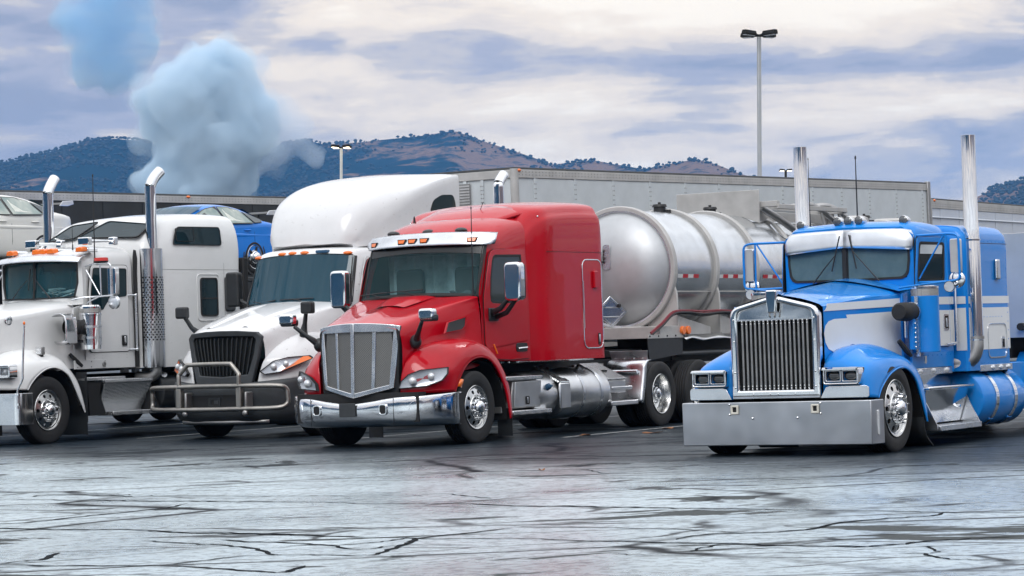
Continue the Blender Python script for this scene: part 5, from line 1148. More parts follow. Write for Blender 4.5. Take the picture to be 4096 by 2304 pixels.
    # --- sleeper
    def sec(y, zt, w, zs): return [(0, y, zt), (.55, y, zt - .01), (w - .16, y, zt - .04), (w - .05, y, zt - .10), (w, y, zs), (w, y, 2.0), (w, y, 1.5), (w, y, .85)]
    Sb = [sec(2.36, 2.60, 1.06, 2.40), sec(2.40, 2.64, 1.085, 2.42), sec(2.48, 2.655, 1.10, 2.43), sec(3.2, 2.665, 1.10, 2.44), sec(3.68, 2.655, 1.10, 2.43), sec(3.76, 2.62, 1.09, 2.40), sec(3.80, 2.56, 1.06, 2.36)]
    sl = MB().shell(Sb, 3, 3, True, True).build('sleeper', 'blue_paint', t, 40)
    for s in (1, -1):
        MB().box(*sorted((s * 1.099, s * 1.1035)), 2.5, 3.76, 2.40, 2.406).build('panel_seam', 'chassis_black', sl)
        for z0, z1 in ((1.665, 1.755), (1.10, 1.615)):
            MB().box(*sorted((s * 1.099, s * 1.1025)), 2.42, 3.77, z0, z1).build('white_stripe', 'stripe_white', sl); MB().box(*sorted((s * .95, s * 1.085)), 2.355, 2.358, z0, z1).build('white_stripe', 'stripe_white', sl)
        A = rpoly(rect(3.00, 3.64, .99, 1.42), .10, 5); B = rpoly(rect(3.014, 3.626, 1.004, 1.406), .09, 5)
        do = MB().frame(A, B, 'x', s * 1.098, s * 1.110).build('locker_door', 'chrome', sl)
        MB().prism(rpoly(rect(3.47, 3.57, 1.11, 1.25), .02), 'x', s * 1.102, s * 1.109).build('latch', 'stainless', do); MB().box(*sorted((s * 1.109, s * 1.118)), 3.50, 3.54, 1.12, 1.22).build('latch_handle', 'chassis_black', do, bevel=.003)
        MB().prism(rpoly(rect(3.30, 3.42, 1.955, 2.21), .025), 'x', s * 1.10, s * 1.145).build('vent_cover', 'stainless', sl, bevel=.02, seg=3)
        rivets([(s * 1.102, 2.6 + .13 * k, 2.425) for k in range(9)] + [(s * 1.102, 3.71, 1.0 + .11 * k) for k in range(13)] + [(s * 1.102, 2.6 + .1 * k, 1.50) for k in range(10)] + [(s * 1.102, 2.75 + .12 * k, .94) for k in range(8)], .007, sl, 'blue_paint')
        sk = MB().box(*sorted((s * 1.085, s * 1.108)), 2.72, 3.80, .835, .912).build('sleeper_skirt', 'stainless', t, bevel=.004)
        for y in (3.13, 3.40, 3.66): MB().ell((s * 1.11, y, .875), (.022, .055, .033), 14, 8).build('skirt_lamp', 'led_lens', sk)
        # stacks with bottom elbows
        MB().tube(cr([(s * .80, 2.42, .955), (s * .95, 2.45, .95), (s * 1.07, 2.50, 1.0), (s * 1.12, 2.53, 1.12), (s * 1.12, 2.54, 1.22)], 5), [.10] * 21, 20, caps=False).build('exhaust_elbow', 'dull_steel', t, 60)
        st = MB().lathe([(1.215, .103), (2.44, .100), (2.48, .094), (2.58, .094), (2.60, .088), (3.71, .086), (3.712, .080), (3.3, .078)], 'z', (s * 1.12, 2.54, 0), 32).build('exhaust_stack', 'chrome', t, 40)
        MB().lathe([(1.235, .104), (1.235, .110), (1.265, .110), (1.265, .104)], 'z', (s * 1.12, 2.54, 0), 24).build('pipe_clamp', 'dull_steel', st); MB().lathe([(2.425, .10), (2.425, .106), (2.445, .106), (2.445, .10)], 'z', (s * 1.12, 2.54, 0), 24).build('pipe_clamp', 'chrome', st)
        MB().box(*sorted((s * .98, s * 1.12)), 2.44, 2.47, 2.44, 2.46).build('stack_bracket', 'dark_steel', st)
        # tank with straps
        tk = MB().lathe([(2.52, 0), (2.52, .30), (2.535, .335), (2.58, .35), (3.98, .35), (4.02, .335), (4.04, .30), (4.04, 0)], 'y', (s * .86, 0, .505), 48).build('fuel_tank', 'blue_paint', t, 40)
        for y in (2.92, 3.55):
            MB().lathe([(y, .352), (y, .362), (y + .10, .362), (y + .10, .352)], 'y', (s * .86, 0, .505), 48).build('tank_strap', 'chrome', tk)
            MB().box(*sorted((s * 1.03, s * 1.12)), y - .02, y + .12, .24, .27).build('strap_foot', 'blue_paint', tk, bevel=.006)
        MB().cyl((s * .98, 3.78, .83), (s * 1.0, 3.78, .885), .065, 12).build('filler_cap', 'chassis_black', tk)
        # step well between fender and tank
        sp = MB().box(*sorted((s * .62, s * 1.12)), 1.05, 2.46, .66, .70).build('upper_step', 'wavy_chrome', t, bevel=.014)
        MB().prism3([(s * 1.06, 1.08, .66), (s * 1.06, 2.42, .66), (s * .93, 2.42, .26), (s * .93, 1.08, .26)], (s * -.01, 0, 0)).build('step_back', 'wavy_chrome', sp)
        MB().box(*sorted((s * .70, s * 1.18)), 1.20, 2.50, .175, .24).build('lower_step', 'stainless', sp, bevel=.006)
        for y in (1.10, 2.44): MB().prism([(s * .80, .20), (s * 1.175, .20), (s * 1.175, .245), (s * 1.0, .60), (s * .80, .64)], 'y', y, y + .015).build('step_side', 'stainless', sp)
        MB().cyl((s * .95, 2.2, .44), (s * 1.03, 2.2, .44), .018, 8).build('step_knob', 'chrome', sp)
        MB().box(*sorted((s * .60, s * .80)), 1.0, 2.5, .70, .83).build('frame_cover', 'wavy_chrome', t)
    antenna(t, (-.55, 2.95, 2.64), .92, .011); antenna(t, (-.72, 1.9, 2.66), .85, .006)
    chassis(t, -.55, 7.9, (5.9, 7.25), hz=.86)
    for s in (1, -1):
        place_wheel(t, 'steer_low', s * .998, 0, s)
        MB().surf([[(s * x, y, z) for x in (.58, 1.22)] for y, z in ((5.2, .55), (5.25, .85), (5.5, 1.03), (5.9, 1.08), (6.6, 1.04), (7.3, 1.08), (7.7, 1.0), (7.95, .7))], 1, 4).build('drive_fender', 'blue_paint', t, 60, solid=.015)
    rb = MB().box(-.95, .95, 4.12, 5.0, .42, .92).build('rear_box', 'blue_paint', t, bevel=.015)
    MB().cyl((.96, 4.32, .45), (.985, 4.32, .45), .095, 20).build('box_lamp_ring', 'rubber', rb); MB().cyl((.985, 4.32, .45), (.992, 4.32, .45), .075, 20).build('box_lamp', 'led_lens', rb)
    return t
MATS['bumper_steel'] = None
metal('bumper_steel', (.62, .635, .66), .30, .03, .10, .012)
perforated('perf_metal', (.55, .54, .52), (.10, .10, .10), 60, (1, 2))
blue_truck()
# ------------------------------------------------------------------ white long-nose tractor with the big sleeper (left edge)
def white_long():
    t = thing('tractor_truck', 'white long-nose tractor with a tall windowed sleeper and curved chrome stacks, at the left edge', 'truck', (-8.50, 43.91, 0), YAW)
    def hs(y, hw, zc, ze, zb): return [(0, y, zc), (hw * .5, y, lerp(zc, ze, .30)), (hw * .84, y, ze + .03), (hw * .965, y, ze - .03), (hw, y, ze - .11), (hw, y, lerp(ze, zb, .5)), (hw, y, zb)]
    H = [hs(-.74, .62, 2.14, 2.02, .90), hs(-.3, .675, 2.20, 2.08, .9), hs(.2, .735, 2.26, 2.14, 1.0), hs(.7, .795, 2.315, 2.21, 1.15), hs(1.10, .845, 2.34, 2.25, 1.19)]
    hood = MB().shell(H, 4, 3).build('hood', 'white_paint', t, 40)
    # grille shell and bars
    A = rpoly([(-.60, .86), (.60, .86), (.62, 1.98), (0, 2.13), (-.62, 1.98)], [.02, .02, .14, .05, .14], 6); B = rpoly([(-.51, .93), (.51, .93), (.53, 1.90), (0, 2.05), (-.53, 1.90)], [.02, .02, .1, .03, .1], 6)
    g = MB().frame(A, B, 'y', -.86, -.74).build('grille_shell', 'chrome', t, 30, bevel=.03)
    bm = MB().prism(rpoly(rect(-.012, .012, .93, 1.88), .003), 'y', -.83, -.80).mesh('grille_slat', 'stainless', 30)
    for k in range(16): inst(bm, 'grille_slat', g, (-.45 + .06 * k, 0, 0))
    MB().box(-.55, .55, -.74, -.70, .9, 1.95).build('radiator', 'cab_dark', g)
    for s in (1, -1): MB().ell((s * .675, -.30, 1.99), (.012, .10, .075), 20, 8).build('hood_emblem', 'chrome', hood)
    # fenders
    for s in (1, -1):
        rows = [[(.62, -.80, .89), (.85, -.82, .89), (1.08, -.80, .885), (1.17, -.72, .885), (1.21, -.50, .875)],
                [(.63, -.80, 1.12), (.85, -.80, 1.12), (1.07, -.78, 1.12), (1.16, -.66, 1.06), (1.21, -.40, .99)],
                [(.64, -.76, 1.32), (.84, -.74, 1.32), (1.05, -.66, 1.29), (1.15, -.50, 1.20), (1.215, -.24, 1.11)],
                [(.66, -.50, 1.47), (.84, -.46, 1.46), (1.04, -.38, 1.37), (1.15, -.26, 1.29), (1.22, -.05, 1.195)],
                [(.70, -.10, 1.52), (.86, -.06, 1.51), (1.04, .0, 1.41), (1.15, .06, 1.33), (1.22, .16, 1.215)],
                [(.76, .32, 1.46), (.90, .36, 1.44), (1.06, .40, 1.37), (1.16, .40, 1.28), (1.22, .36, 1.155)],
                [(.82, .66, 1.28), (.94, .66, 1.26), (1.08, .64, 1.20), (1.17, .60, 1.12), (1.225, .52, 1.04)],
                [(.90, .86, 1.0), (1.0, .86, .98), (1.10, .84, .95), (1.18, .78, .88), (1.23, .69, .76)],
                [(.98, .98, .56), (1.04, .98, .54), (1.13, .96, .52), (1.19, .92, .49), (1.235, .85, .47)]]
        fe = fender_long(t, s, rows, 'white_paint')
        MB().surf([[(s * .5, y, z - .03), (s * 1.19, y, z - .02)] for y, z in ((-.47, .88), (-.38, .98), (-.23, 1.10), (-.05, 1.18), (.16, 1.20), (.36, 1.14), (.52, 1.03), (.68, .76), (.83, .48))]).build('wheel_arch', 'chassis_black', fe)
        MB().box(*sorted((s * .62, s * 1.22)), .90, .915, .10, .58).build('mud_flap', 'black_plastic', t)
        MB().box(*sorted((s * .95, s * 1.16)), .98, 1.0, .30, 1.12).build('splash_panel', 'black_plastic', t)
        hb = MB().frame(rpoly(rect(*sorted((s * .74, s * 1.20)), 1.075, 1.285), .03), rpoly(rect(*sorted((s * .765, s * 1.175)), 1.105, 1.255), .015), 'y', -.92, -.72).build('headlight_bezel', 'chrome', t, bevel=.012)
        MB().box(*sorted((s * .75, s * 1.19)), -.80, -.77, 1.09, 1.27).build('light_back', 'reflector', hb)
        for a, b in ((.775, .96), (.985, 1.165)):
            q = MB().frame(rpoly(rect(*sorted((s * a, s * b)), 1.11, 1.25), .012), rpoly(rect(*sorted((s * (a + .012), s * (b - .012))), 1.122, 1.238), .01), 'y', -.90, -.875).build('headlight', 'chrome', hb, bevel=.003)
            MB().ell((s * (a + b) / 2, -.86, 1.18), (.045, .03, .045), 14, 8).build('bulb', 'led_lens', q, 60); MB().prism(rect(*sorted((s * a, s * b)), 1.11, 1.25), 'y', -.888, -.884).build('lens', 'lamp_glass', q)
        fm = MB().tube(cr([(s * 1.36, -.92, .59), (s * 1.36, -.92, .80), (s * 1.37, -.92, .90), (s * 1.45, -.90, 1.05), (s * 1.46, -.90, 1.2), (s * 1.50, -.88, 1.90)], 3), .016, 8).build('bumper_pole', 'stainless', t)
        MB().ell((s * 1.50, -.88, 1.93), (.02, .02, .03), 10, 6).build('pole_tip', 'amber', fm)
        for z in (.64, .80): MB().cyl((s * 1.36, -.92, z), (s * 1.36, -.92, z + .035), .027, 10).build('pole_clamp', 'chrome', fm)
        wl = MB().prism(rpoly(rect(*sorted((s * .96, s * 1.10)), 1.425, 1.555), .015), 'y', -.02, .06).build('work_lamp', 'dull_steel', t, bevel=.01)
        MB().box(*sorted((s * .975, s * 1.085)), -.026, -.02, 1.44, 1.54).build('lens', 'led_lens', wl); MB().box(*sorted((s * .99, s * 1.07)), -.01, .05, 1.39, 1.43).build('lamp_foot', 'chassis_black', wl)
        rivets([(s * (.985 + .03 * i), -.028, 1.455 + .028 * j) for i in range(4) for j in range(4)], .009, wl, 'chrome')
    # bumper
    bo = MB().prism(rpoly([(-1.41, -.62), (-1.36, -.95), (1.36, -.95), (1.41, -.62), (1.39, -.62), (1.34, -.92), (-1.34, -.92), (-1.39, -.62)], [.01, .12, .12, .01, .01, .1, .1, .01], 5), 'z', .335, .83).build('bumper', 'wavy_chrome', t, 40, bevel=.012)
    MB().box(-1.3, 1.3, -.92, -.7, .36, .80).build('bumper_core', 'chassis_black', bo)
    pl = MB().prism(rpoly(rect(.62, .93, .34, .53), .015), 'y', -.972, -.955).build('number_plate', 'stripe_white', bo, bevel=.003)
    MB().prism(rpoly(rect(.80, .90, .44, .50), .02), 'y', -.975, -.9725).build('plate_print', 'car_blue', pl)
    # --- cab
    def cs(y, zt, ze, w, zp, k=0.): return [(0, y, zt), (w * .55, y + k * .3, zt - .02), (w * .84, y + k * .7, ze), (w * .96, y + k, ze - .10), (w * .985, y + k, zp), (w, y + k, 2.35), (w + .015, y + k, 1.8), (w + .015, y + k, 1.17)]
    top = [cs(1.18, 3.06, 3.03, .87, 2.86, .12), cs(1.34, 3.13, 3.08, .885, 2.88, .08), cs(1.65, 3.19, 3.13, .905, 2.88), cs(2.05, 3.23, 3.16, .925, 2.88), cs(2.42, 3.25, 3.17, .94, 2.88), cs(2.50, 3.25, 3.16, .94, 2.88)]
    for p in range(5, 8):
        x, y, z = top[0][p]; top[0][p] = (x, 1.32, z)
    cab = MB().shell(top, 3, 3, False, True).build('cab', 'white_paint', t, 50)
    fy = lambda x: 1.10 + .19 * (abs(x) / .87) ** 2
    O1 = [(-.878, 2.22), (-.4, 2.26), (0, 2.27), (.4, 2.26), (.878, 2.22), (.878, 2.6), (.865, 2.95), (.70, 3.05), (.35, 3.07), (0, 3.075), (-.35, 3.07), (-.70, 3.05), (-.865, 2.95), (-.878, 2.6)]
    I1 = [(-.76, 2.355), (-.4, 2.345), (0, 2.34), (.4, 2.345), (.76, 2.355), (.82, 2.6), (.815, 2.93), (.70, 2.965), (.35, 2.975), (0, 2.98), (-.35, 2.975), (-.70, 2.965), (-.815, 2.93), (-.82, 2.6)]
    MB().frame3([(x, fy(x) + .01, z) for x, z in O1], [(x, fy(x), z) for x, z in I1], (0, .03, 0)).build('windshield_frame', 'white_paint', t, 40)
    xs = [-.83, -.6, -.3, 0, .3, .6, .83]
    MB().surf([[(x, fy(x) + .005 + .05 * k, lerp(2.345, 2.97, k)) for x in xs] for k in (0, .33, .66, 1)], 2, 3).build('windshield', 'tinted_windshield', t, 80)
    MB().frame3([(x * 1.0, fy(x) - .008, z) for x, z in I1], [(x * .955, fy(x) - .008, lerp(z, 2.66, .075)) for x, z in I1], (0, .03, 0)).build('windshield_seal', 'rubber', t, 40)
    MB().prism3([(-.02, 1.085, 2.345), (.02, 1.085, 2.345), (.02, 1.115, 2.97), (-.02, 1.115, 2.97)], (0, .02, 0)).build('center_post', 'chassis_black', t)
    MB().surf([[(x, 1.0, zz - .02), (x, fy(x) + .02, zz)] for x, zz in ((-.87, 2.24), (-.4, 2.30), (0, 2.33), (.4, 2.30), (.87, 2.24))], 2).build('cowl', 'white_paint', t, 60)
    io = MB().add([(-.85, 1.35, 2.28), (.85, 1.35, 2.28), (.85, 2.1, 2.28), (-.85, 2.1, 2.28), (-.85, 2.1, 3.1), (.85, 2.1, 3.1)], [(0, 1, 2, 3), (3, 2, 5, 4)]).build('cab_interior', 'cab_dark', t)
    for x in (-.42, .42): MB().prism(rpoly(rect(x - .2, x + .2, 2.2, 2.82), .08), 'y', 1.75, 1.9).build('seat_back', 'seat_cloth', io, bevel=.03)
    MB().surf([[(x, 1.18, 2.36), (x, 1.36, 2.385), (x, 1.5, 2.33)] for x in (-.8, 0, .8)], 2, 3).build('dashboard', 'chassis_black', io)
    pp = MB()
    for k in range(9):
        a, b, r = rnd.uniform(.22, .66), rnd.uniform(1.2, 1.36), rnd.uniform(-.5, .5); z = 2.40 + .012 * k
        pp.surf([[(a + u * math.cos(r) - v * math.sin(r), b + u * math.sin(r) * .6 + v * .5, z + .03 * math.sin(u * 9 + v * 7 + k)) for u in (-.16, -.05, .06, .17)] for v in (-.11, 0, .11)], 2, 2)
    pp.build('papers', 'paper', io, 60, solid=.006)
    MB().prism(rpoly(rect(-.46, -.26, 2.78, 2.90), .03), 'y', 1.6, 1.64).build('dome_panel', 'seat_cloth', io)
    wiper(t, (-.50, 1.10, 2.345), (-.13, 1.09, 2.68), (-.10, 1.075, 2.50), (-.05, 1.08, 2.86)); wiper(t, (.36, 1.10, 2.345), (.06, 1.09, 2.66), (.05, 1.075, 2.50), (.07, 1.08, 2.86), .012)
    vz = [[(x, fy(x) - .16 + dy, z - .035 * (abs(x) / .9) ** 2) for x in (-.93, -.88, -.7, -.35, 0, .35, .7, .88, .93)] for dy, z in ((0, 2.97), (.03, 3.02), (.10, 3.065), (.20, 3.085))]
    MB().surf(vz, 3, 2).build('visor', 'stainless', t, 60, solid=.012)
    for x in (-.66, -.10, .04, .22, .84):
        o = MB().prism3([(x - .075, 1.26, 3.10), (x + .075, 1.26, 3.10), (x + .075, 1.26, 3.165), (x + .03, 1.26, 3.185), (x - .055, 1.26, 3.175)], (.02, .12, .01)).build('marker_light', 'amber', t, bevel=.012)
        MB().prism3([(x - .07, 1.385, 3.10), (x + .10, 1.385, 3.10), (x + .10, 1.385, 3.165), (x + .05, 1.385, 3.19), (x - .03, 1.385, 3.18)], (.03, .22, -.005)).build('light_base', 'chrome', o, bevel=.012)
    for x in (-.28, .86):       # air horns: square bell on a long tube
        hn = MB().prism(rpoly(rect(x - .12, x + .12, 3.215, 3.345), .02), 'y', 1.36, 1.46).build('air_horn', 'chrome', t, bevel=.02)
        MB().tube([(x, 1.46, 3.28), (x + .02, 2.05, 3.29)], [.035, .02], 10).build('horn_tube', 'chrome', hn); MB().prism3([(x - .04, 2.05, 3.22), (x + .09, 2.05, 3.22), (x + .09, 2.05, 3.36), (x - .04, 2.05, 3.36)], (.0, .12, 0)).build('horn_base', 'chrome', hn, bevel=.02)
    # --- sides
    for s in (1, -1): MB().prism3([(s * .80, 1.06, 1.19), (s * .80, 1.40, 1.19), (s * .80, 1.40, 2.26), (s * .80, 1.06, 2.18)], (s * .062, 0, 0)).build('cowl_side', 'white_paint', t, bevel=.01)
    for s in (1, -1):
        dxx = lambda y: s * (lerp(.893, .952, (y - 1.3) / 1.2) + .012)
        P = lambda L_, off: [(dxx(y) + s * off, y, z) for y, z in L_]
        DO = rpoly([(1.40, 1.44), (2.36, 1.44), (2.36, 2.88), (1.47, 2.88), (1.40, 2.45)], .07, 4)
        d = MB().prism3(P(DO, 0), (s * .014, 0, 0)).build('door', 'white_paint', t, 30, bevel=.006)
        MB().prism3(P([(lerp(y, 1.88, -.025), lerp(z, 2.15, -.014)) for y, z in DO], -.006), (s * .009, 0, 0)).build('door_seal', 'chassis_black', d)
        GL = rpoly([(1.46, 2.24), (1.60, 2.18), (1.72, 2.14), (1.80, 2.24), (1.90, 2.33), (2.30, 2.37), (2.31, 2.82), (1.52, 2.83), (1.45, 2.4)], .04, 3)
        MB().prism3(P(GL, .012), (s * .006, 0, 0)).build('window', 'dark_glass', d)
        MB().frame3(P([(lerp(y, 1.88, -.03), lerp(z, 2.5, -.03)) for y, z in GL], .012), P(GL, .012), (s * .010, 0, 0)).build('window_seal', 'rubber', d)
        MB().frame3(P(rpoly(rect(2.15, 2.30, 1.52, 1.715), .03, 3), .015), P(rpoly(rect(2.16, 2.29, 1.53, 1.705), .025, 3), .015), (s * .006, 0, 0)).build('handle_rim', 'chrome', d)
        MB().prism3(P(rpoly(rect(2.16, 2.29, 1.53, 1.705), .025, 3), .013), (s * .005, 0, 0)).build('handle_recess', 'chassis_black', d); MB().box(*sorted((dxx(2.2) + s * .018, dxx(2.2) + s * .035)), 2.22, 2.265, 1.58, 1.69).build('handle', 'chrome', d, bevel=.008)
        MB().prism3([(dxx(2.52), 2.50, 1.17), (dxx(2.52), 2.60, 1.17), (dxx(2.52), 2.60, 2.75), (dxx(2.52), 2.62, 3.0), (dxx(2.52) * .98, 2.66, 3.13), (dxx(2.52) * .96, 2.58, 3.15), (dxx(2.52) * .98, 2.53, 3.02), (dxx(2.52), 2.50, 2.75)], (s * .012, 0, 0)).build('cab_boot', 'rubber', t)
        MB().box(*sorted((dxx(1.7) - s * .02, dxx(1.7) + s * .004)), .98, 2.46, 1.17, 1.315).build('cab_sill', 'white_paint', t, bevel=.004)
        rivets([(dxx(1.7) + s * .006, y, z) for y in (1.05, 1.4, 1.75, 2.1, 2.42) for z in (1.20, 1.29)], .010, t, 'rivet_grey'); rivets([(dxx(y) - s * .004, y, z) for y in (1.1, 1.3, 1.5, 1.7, 1.9, 2.1, 2.3) for z in (1.34, 1.385)] , .008, t, 'white_paint')
        MB().cyl((dxx(1.7), 1.72, 1.24), (dxx(1.7) + s * .02, 1.72, 1.24), .045, 14).build('keyhole_cover', 'dull_steel', t, bevel=.008)
        gx = s * 1.03
        MB().cyl((gx, 2.48, 1.46), (gx, 2.48, 2.40), .02, 8).build('grab_rail', 'stainless', t)
        for z in (1.47, 2.38): MB().cyl((gx, 2.48, z), (s * .94, 2.34, z), .017, 8).ell((gx, 2.48, z), .03, 8, 6).build('rail_bracket', 'stainless', t)
        MB().tube([(s * .87, .93, 1.42), (s * .92, 1.05, 1.29), (s * .94, 1.15, 1.22)], [.03, .04, .025], 8).build('hood_latch', 'rubber', t)
        # air cleaner with a forward scoop
        ax, ay = s * 1.08, 1.22
        ac = MB().lathe([(1.485, 0), (1.49, .17), (1.56, .172), (1.56, .183), (1.58, .183), (1.58, .180), (2.04, .180), (2.045, .19), (2.07, .19), (2.075, .18), (2.19, .178), (2.215, .16), (2.22, 0)], 'z', (ax, ay, 0), 36).build('air_cleaner', 'chrome', t, 30)
        for z in (1.66, 1.84): MB().lathe([(z, .180), (z, .188), (z + .04, .188), (z + .04, .180)], 'z', (ax, ay, 0), 36).build('cleaner_band', 'stainless', ac)
        MB().lathe([(2.09, .1815), (2.16, .1815)], 'z', (ax, ay, 0), 36).build('perforated_band', 'perf_metal', ac)
        MB().lathe([(.76, .13), (.92, .13), (.93, .115), (.96, .125), (.99, .115), (1.02, .12), (1.07, .11)], 'y', (s * 1.0, 0, 1.86), 20).build('intake_hose', 'rubber', ac, 30)
        sc = [[(s * x, y, z) for x, z in ((.86, 2.04), (.93, 2.08), (1.04, 2.085), (1.12, 2.05), (1.15, 1.95), (1.15, zb), (1.08, zb - .03), (.90, zb - .03))] for y, zb in ((.52, 1.66), (.60, 1.60), (.80, 1.60))]
        MB().surf(sc, 2, 1).surf([[(s * x, .80, z) for x, z in ((.86, 2.04), (1.04, 2.085), (1.15, 1.95))], [(s * x, .80, z) for x, z in ((.88, 1.57), (1.04, 1.57), (1.15, 1.60))]]).build('intake_scoop', 'wavy_chrome', ac, 40, solid=.008)
        MB().box(*sorted((s * .90, s * 1.04)), 1.0, 1.1, 1.60, 1.65).build('cleaner_mount', 'chassis_black', ac)
        # mirrors
        ma = MB().tube(cr([(s * .90, 1.36, 2.86), (s * 1.10, 1.33, 2.89), (s * 1.34, 1.32, 2.90), (s * 1.445, 1.32, 2.87), (s * 1.46, 1.32, 2.78), (s * 1.46, 1.32, 2.37)], 3), .016, 8)
        ma.tube([(s * 1.24, 1.32, 2.89), (s * 1.25, 1.32, 2.36)], .013, 8).tube([(s * .91, 1.36, 2.80), (s * 1.22, 1.32, 2.38)], .013, 8).tube([(s * 1.50, 1.32, 2.36), (s * 1.2, 1.32, 2.355), (s * .98, 1.2, 2.35), (s * .84, 1.05, 2.31)], .015, 8).tube([(s * 1.2, 1.32, 2.355), (s * .98, 1.3, 2.27), (s * .92, 1.33, 2.22)], .014, 8)
        ao = ma.build('mirror_arm', 'stainless', t, 60)
        mh = MB().prism(rpoly(rect(*sorted((s * 1.37, s * 1.545)), 2.375, 2.815), .02), 'y', 1.335, 1.44).build('mirror', 'chrome', ao, 40, bevel=.012)
        MB().lathe([(1.36, 0), (1.362, .08), (1.38, .112), (1.42, .115)], 'y', (s * 1.45, 0, 2.25), 22).build('round_mirror', 'stainless', ao)
        if s > 0:
            sb = MB().lathe([(2.90, .10), (2.925, .115), (2.935, .115)], 'z', (1.27, 1.32, 0), 20, True).build('beacon_base', 'chassis_black', ao)
            MB().lathe([(2.935, .118), (2.985, .114), (2.992, .09), (2.993, 0)], 'z', (1.27, 1.32, 0), 20).build('beacon', 'lamp_red', sb, 40)
        # step box and tank
        sp = MB().box(*sorted((s * .70, s * 1.14)), .98, 2.02, .97, 1.03).build('upper_step', 'diamond_plate', t, bevel=.012)
        MB().box(*sorted((s * .80, s * 1.2)), 1.42, 2.66, .93, .985).build('step_ledge', 'diamond_plate', sp, bevel=.01)
        MB().prism3([(s * 1.19, 1.42, .95), (s * 1.19, 2.66, .95), (s * 1.12, 2.62, .76), (s * 1.0, 2.55, .45), (s * 1.0, 1.50, .45), (s * 1.12, 1.42, .76)], (s * -.015, 0, 0)).build('step_riser', 'diamond_plate', sp)
        MB().box(*sorted((s * .9, s * 1.24)), 1.55, 2.90, .385, .455).build('lower_step', 'diamond_plate', sp, bevel=.01)
        MB().prism([(1.05, .95), (1.42, .95), (1.36, .76), (1.52, .40), (1.1, .40)], 'x', s * .85, s * 1.12).build('step_side', 'chassis_black', sp); MB().prism([(2.66, .95), (2.70, .80), (2.92, .42), (2.6, .42)], 'x', s * .9, s * 1.15).build('step_side', 'chassis_black', sp)
        tk = MB().lathe([(2.95, 0), (2.95, .30), (2.97, .335), (3.0, .345), (4.6, .345), (4.62, .3), (4.62, 0)], 'y', (s * .86, 0, .72), 36).build('fuel_tank', 'black_plastic', t, 40)
        MB().cyl((s * 1.04, 3.12, 1.0), (s * 1.09, 3.10, 1.03), .06, 12).build('filler_cap', 'stainless', tk)
        # stack with a perforated guard
        st = MB().tube(cr([(s * 1.13, 2.83, 1.1), (s * 1.13, 2.83, 2.5), (s * 1.13, 2.83, 4.05), (s * 1.13, 2.84, 4.22), (s * 1.14, 2.93, 4.36), (s * 1.17, 3.07, 4.49)], 5), .094, 20, caps=False).build('exhaust_stack', 'chrome', t, 50, solid=.004)
        gd = MB()
        for a0 in range(0, 1): pass
        gd.surf([[(s * (1.10 + .17 * math.cos(a)), 2.83 + .235 * math.sin(a), z) for a in [math.pi * (-.62 + 1.24 * k / 12) for k in range(13)]] for z in (1.15, 3.16)])
        go = gd.build('stack_guard', 'guard_metal', st, 60)
        hm = MB().lathe([(0, 0), (.001, .016)], 'x', n=8).mesh('guard_hole', 'chassis_black', 0)
        holes = MB()
        for r in range(26):
            for k in range(9):
                a = math.pi * (-.55 + .95 * (k + (r % 2) * .5) / 9); z = 1.62 + r * .042
                ca, sa = math.cos(a), math.sin(a); c = Vector((s * (1.10 + .172 * ca), 2.83 + .238 * sa, z)); e = Vector((-s * sa * .17, .235 * ca, 0)).normalized()
                holes.add([c + e * (.015 * math.cos(2 * math.pi * i / 6)) + Vector((0, 0, .017 * math.sin(2 * math.pi * i / 6))) for i in range(6)], [tuple(range(6))])
        holes.build('guard_holes', 'chassis_black', go, 0, kind='stuff')
        MB().tube(cr([(s * .8, 2.75, 1.0), (s * 1.0, 2.78, .98), (s * 1.12, 2.82, 1.05), (s * 1.13, 2.83, 1.15)], 4), .10, 14, caps=False).build('exhaust_elbow', 'dull_steel', st, 60)
    # --- sleeper
    def sec(y, zt, w, ze, zs): return [(0, y, zt), (.55, y, zt - .02), (w - .24, y, zt - .06), (w - .08, y, ze), (w, y, zs), (w, y, 2.81), (w, y, 2.0), (w, y, 1.15)]
    Sb = [sec(2.62, 3.32, 1.09, 3.20, 3.0), sec(2.70, 3.42, 1.17, 3.28, 3.05), sec(2.85, 3.56, 1.19, 3.38, 3.10), sec(3.10, 3.70, 1.20, 3.50, 3.18), sec(3.5, 3.78, 1.20, 3.60, 3.26), sec(4.2, 3.83, 1.20, 3.66, 3.30), sec(5.0, 3.83, 1.20, 3.66, 3.32), sec(5.15, 3.80, 1.19, 3.62, 3.30), sec(5.20, 3.72, 1.17, 3.55, 3.27)]
    sl = MB().shell(Sb, 4, 3, True, True).build('sleeper', 'white_paint', t, 45)
    # front roof windows lie on the sloping brow
    def brow(x, f): return (x, lerp(2.66, 3.02, f) + .0 * abs(x), lerp(3.385, 3.675, f) - .05 * (abs(x) / 1.0) ** 2 * (1 + f))
    for a, b, c_, d_ in ((-.97, -.36, -.70, -.10), (-.28, 1.0, .14, 1.02)):
        Q = [brow(a, -.06), brow(b, -.06), brow(d_, .86), brow(c_, .86)]
        cx_ = [sum(p[i] for p in Q) / 4 for i in range(3)]; n_ = Vector((0, -.62, .78))
        R8 = []
        for i in range(4):
            p, q, r_ = Vector(Q[i]), Vector(Q[i - 1]), Vector(Q[(i + 1) % 4])
            for k in range(4):
                u = k / 3; s0 = p + (q - p).normalized() * .07; e0 = p + (r_ - p).normalized() * .07; R8.append(s0 * (1 - u) ** 2 + p * 2 * u * (1 - u) + e0 * u * u)
        fr = MB().frame3([Vector(cx_) + (p - Vector(cx_)) * 1.05 + n_ * .045 for p in R8], [p + n_ * .045 for p in R8], n_ * .02).build('roof_window', 'rubber', sl)
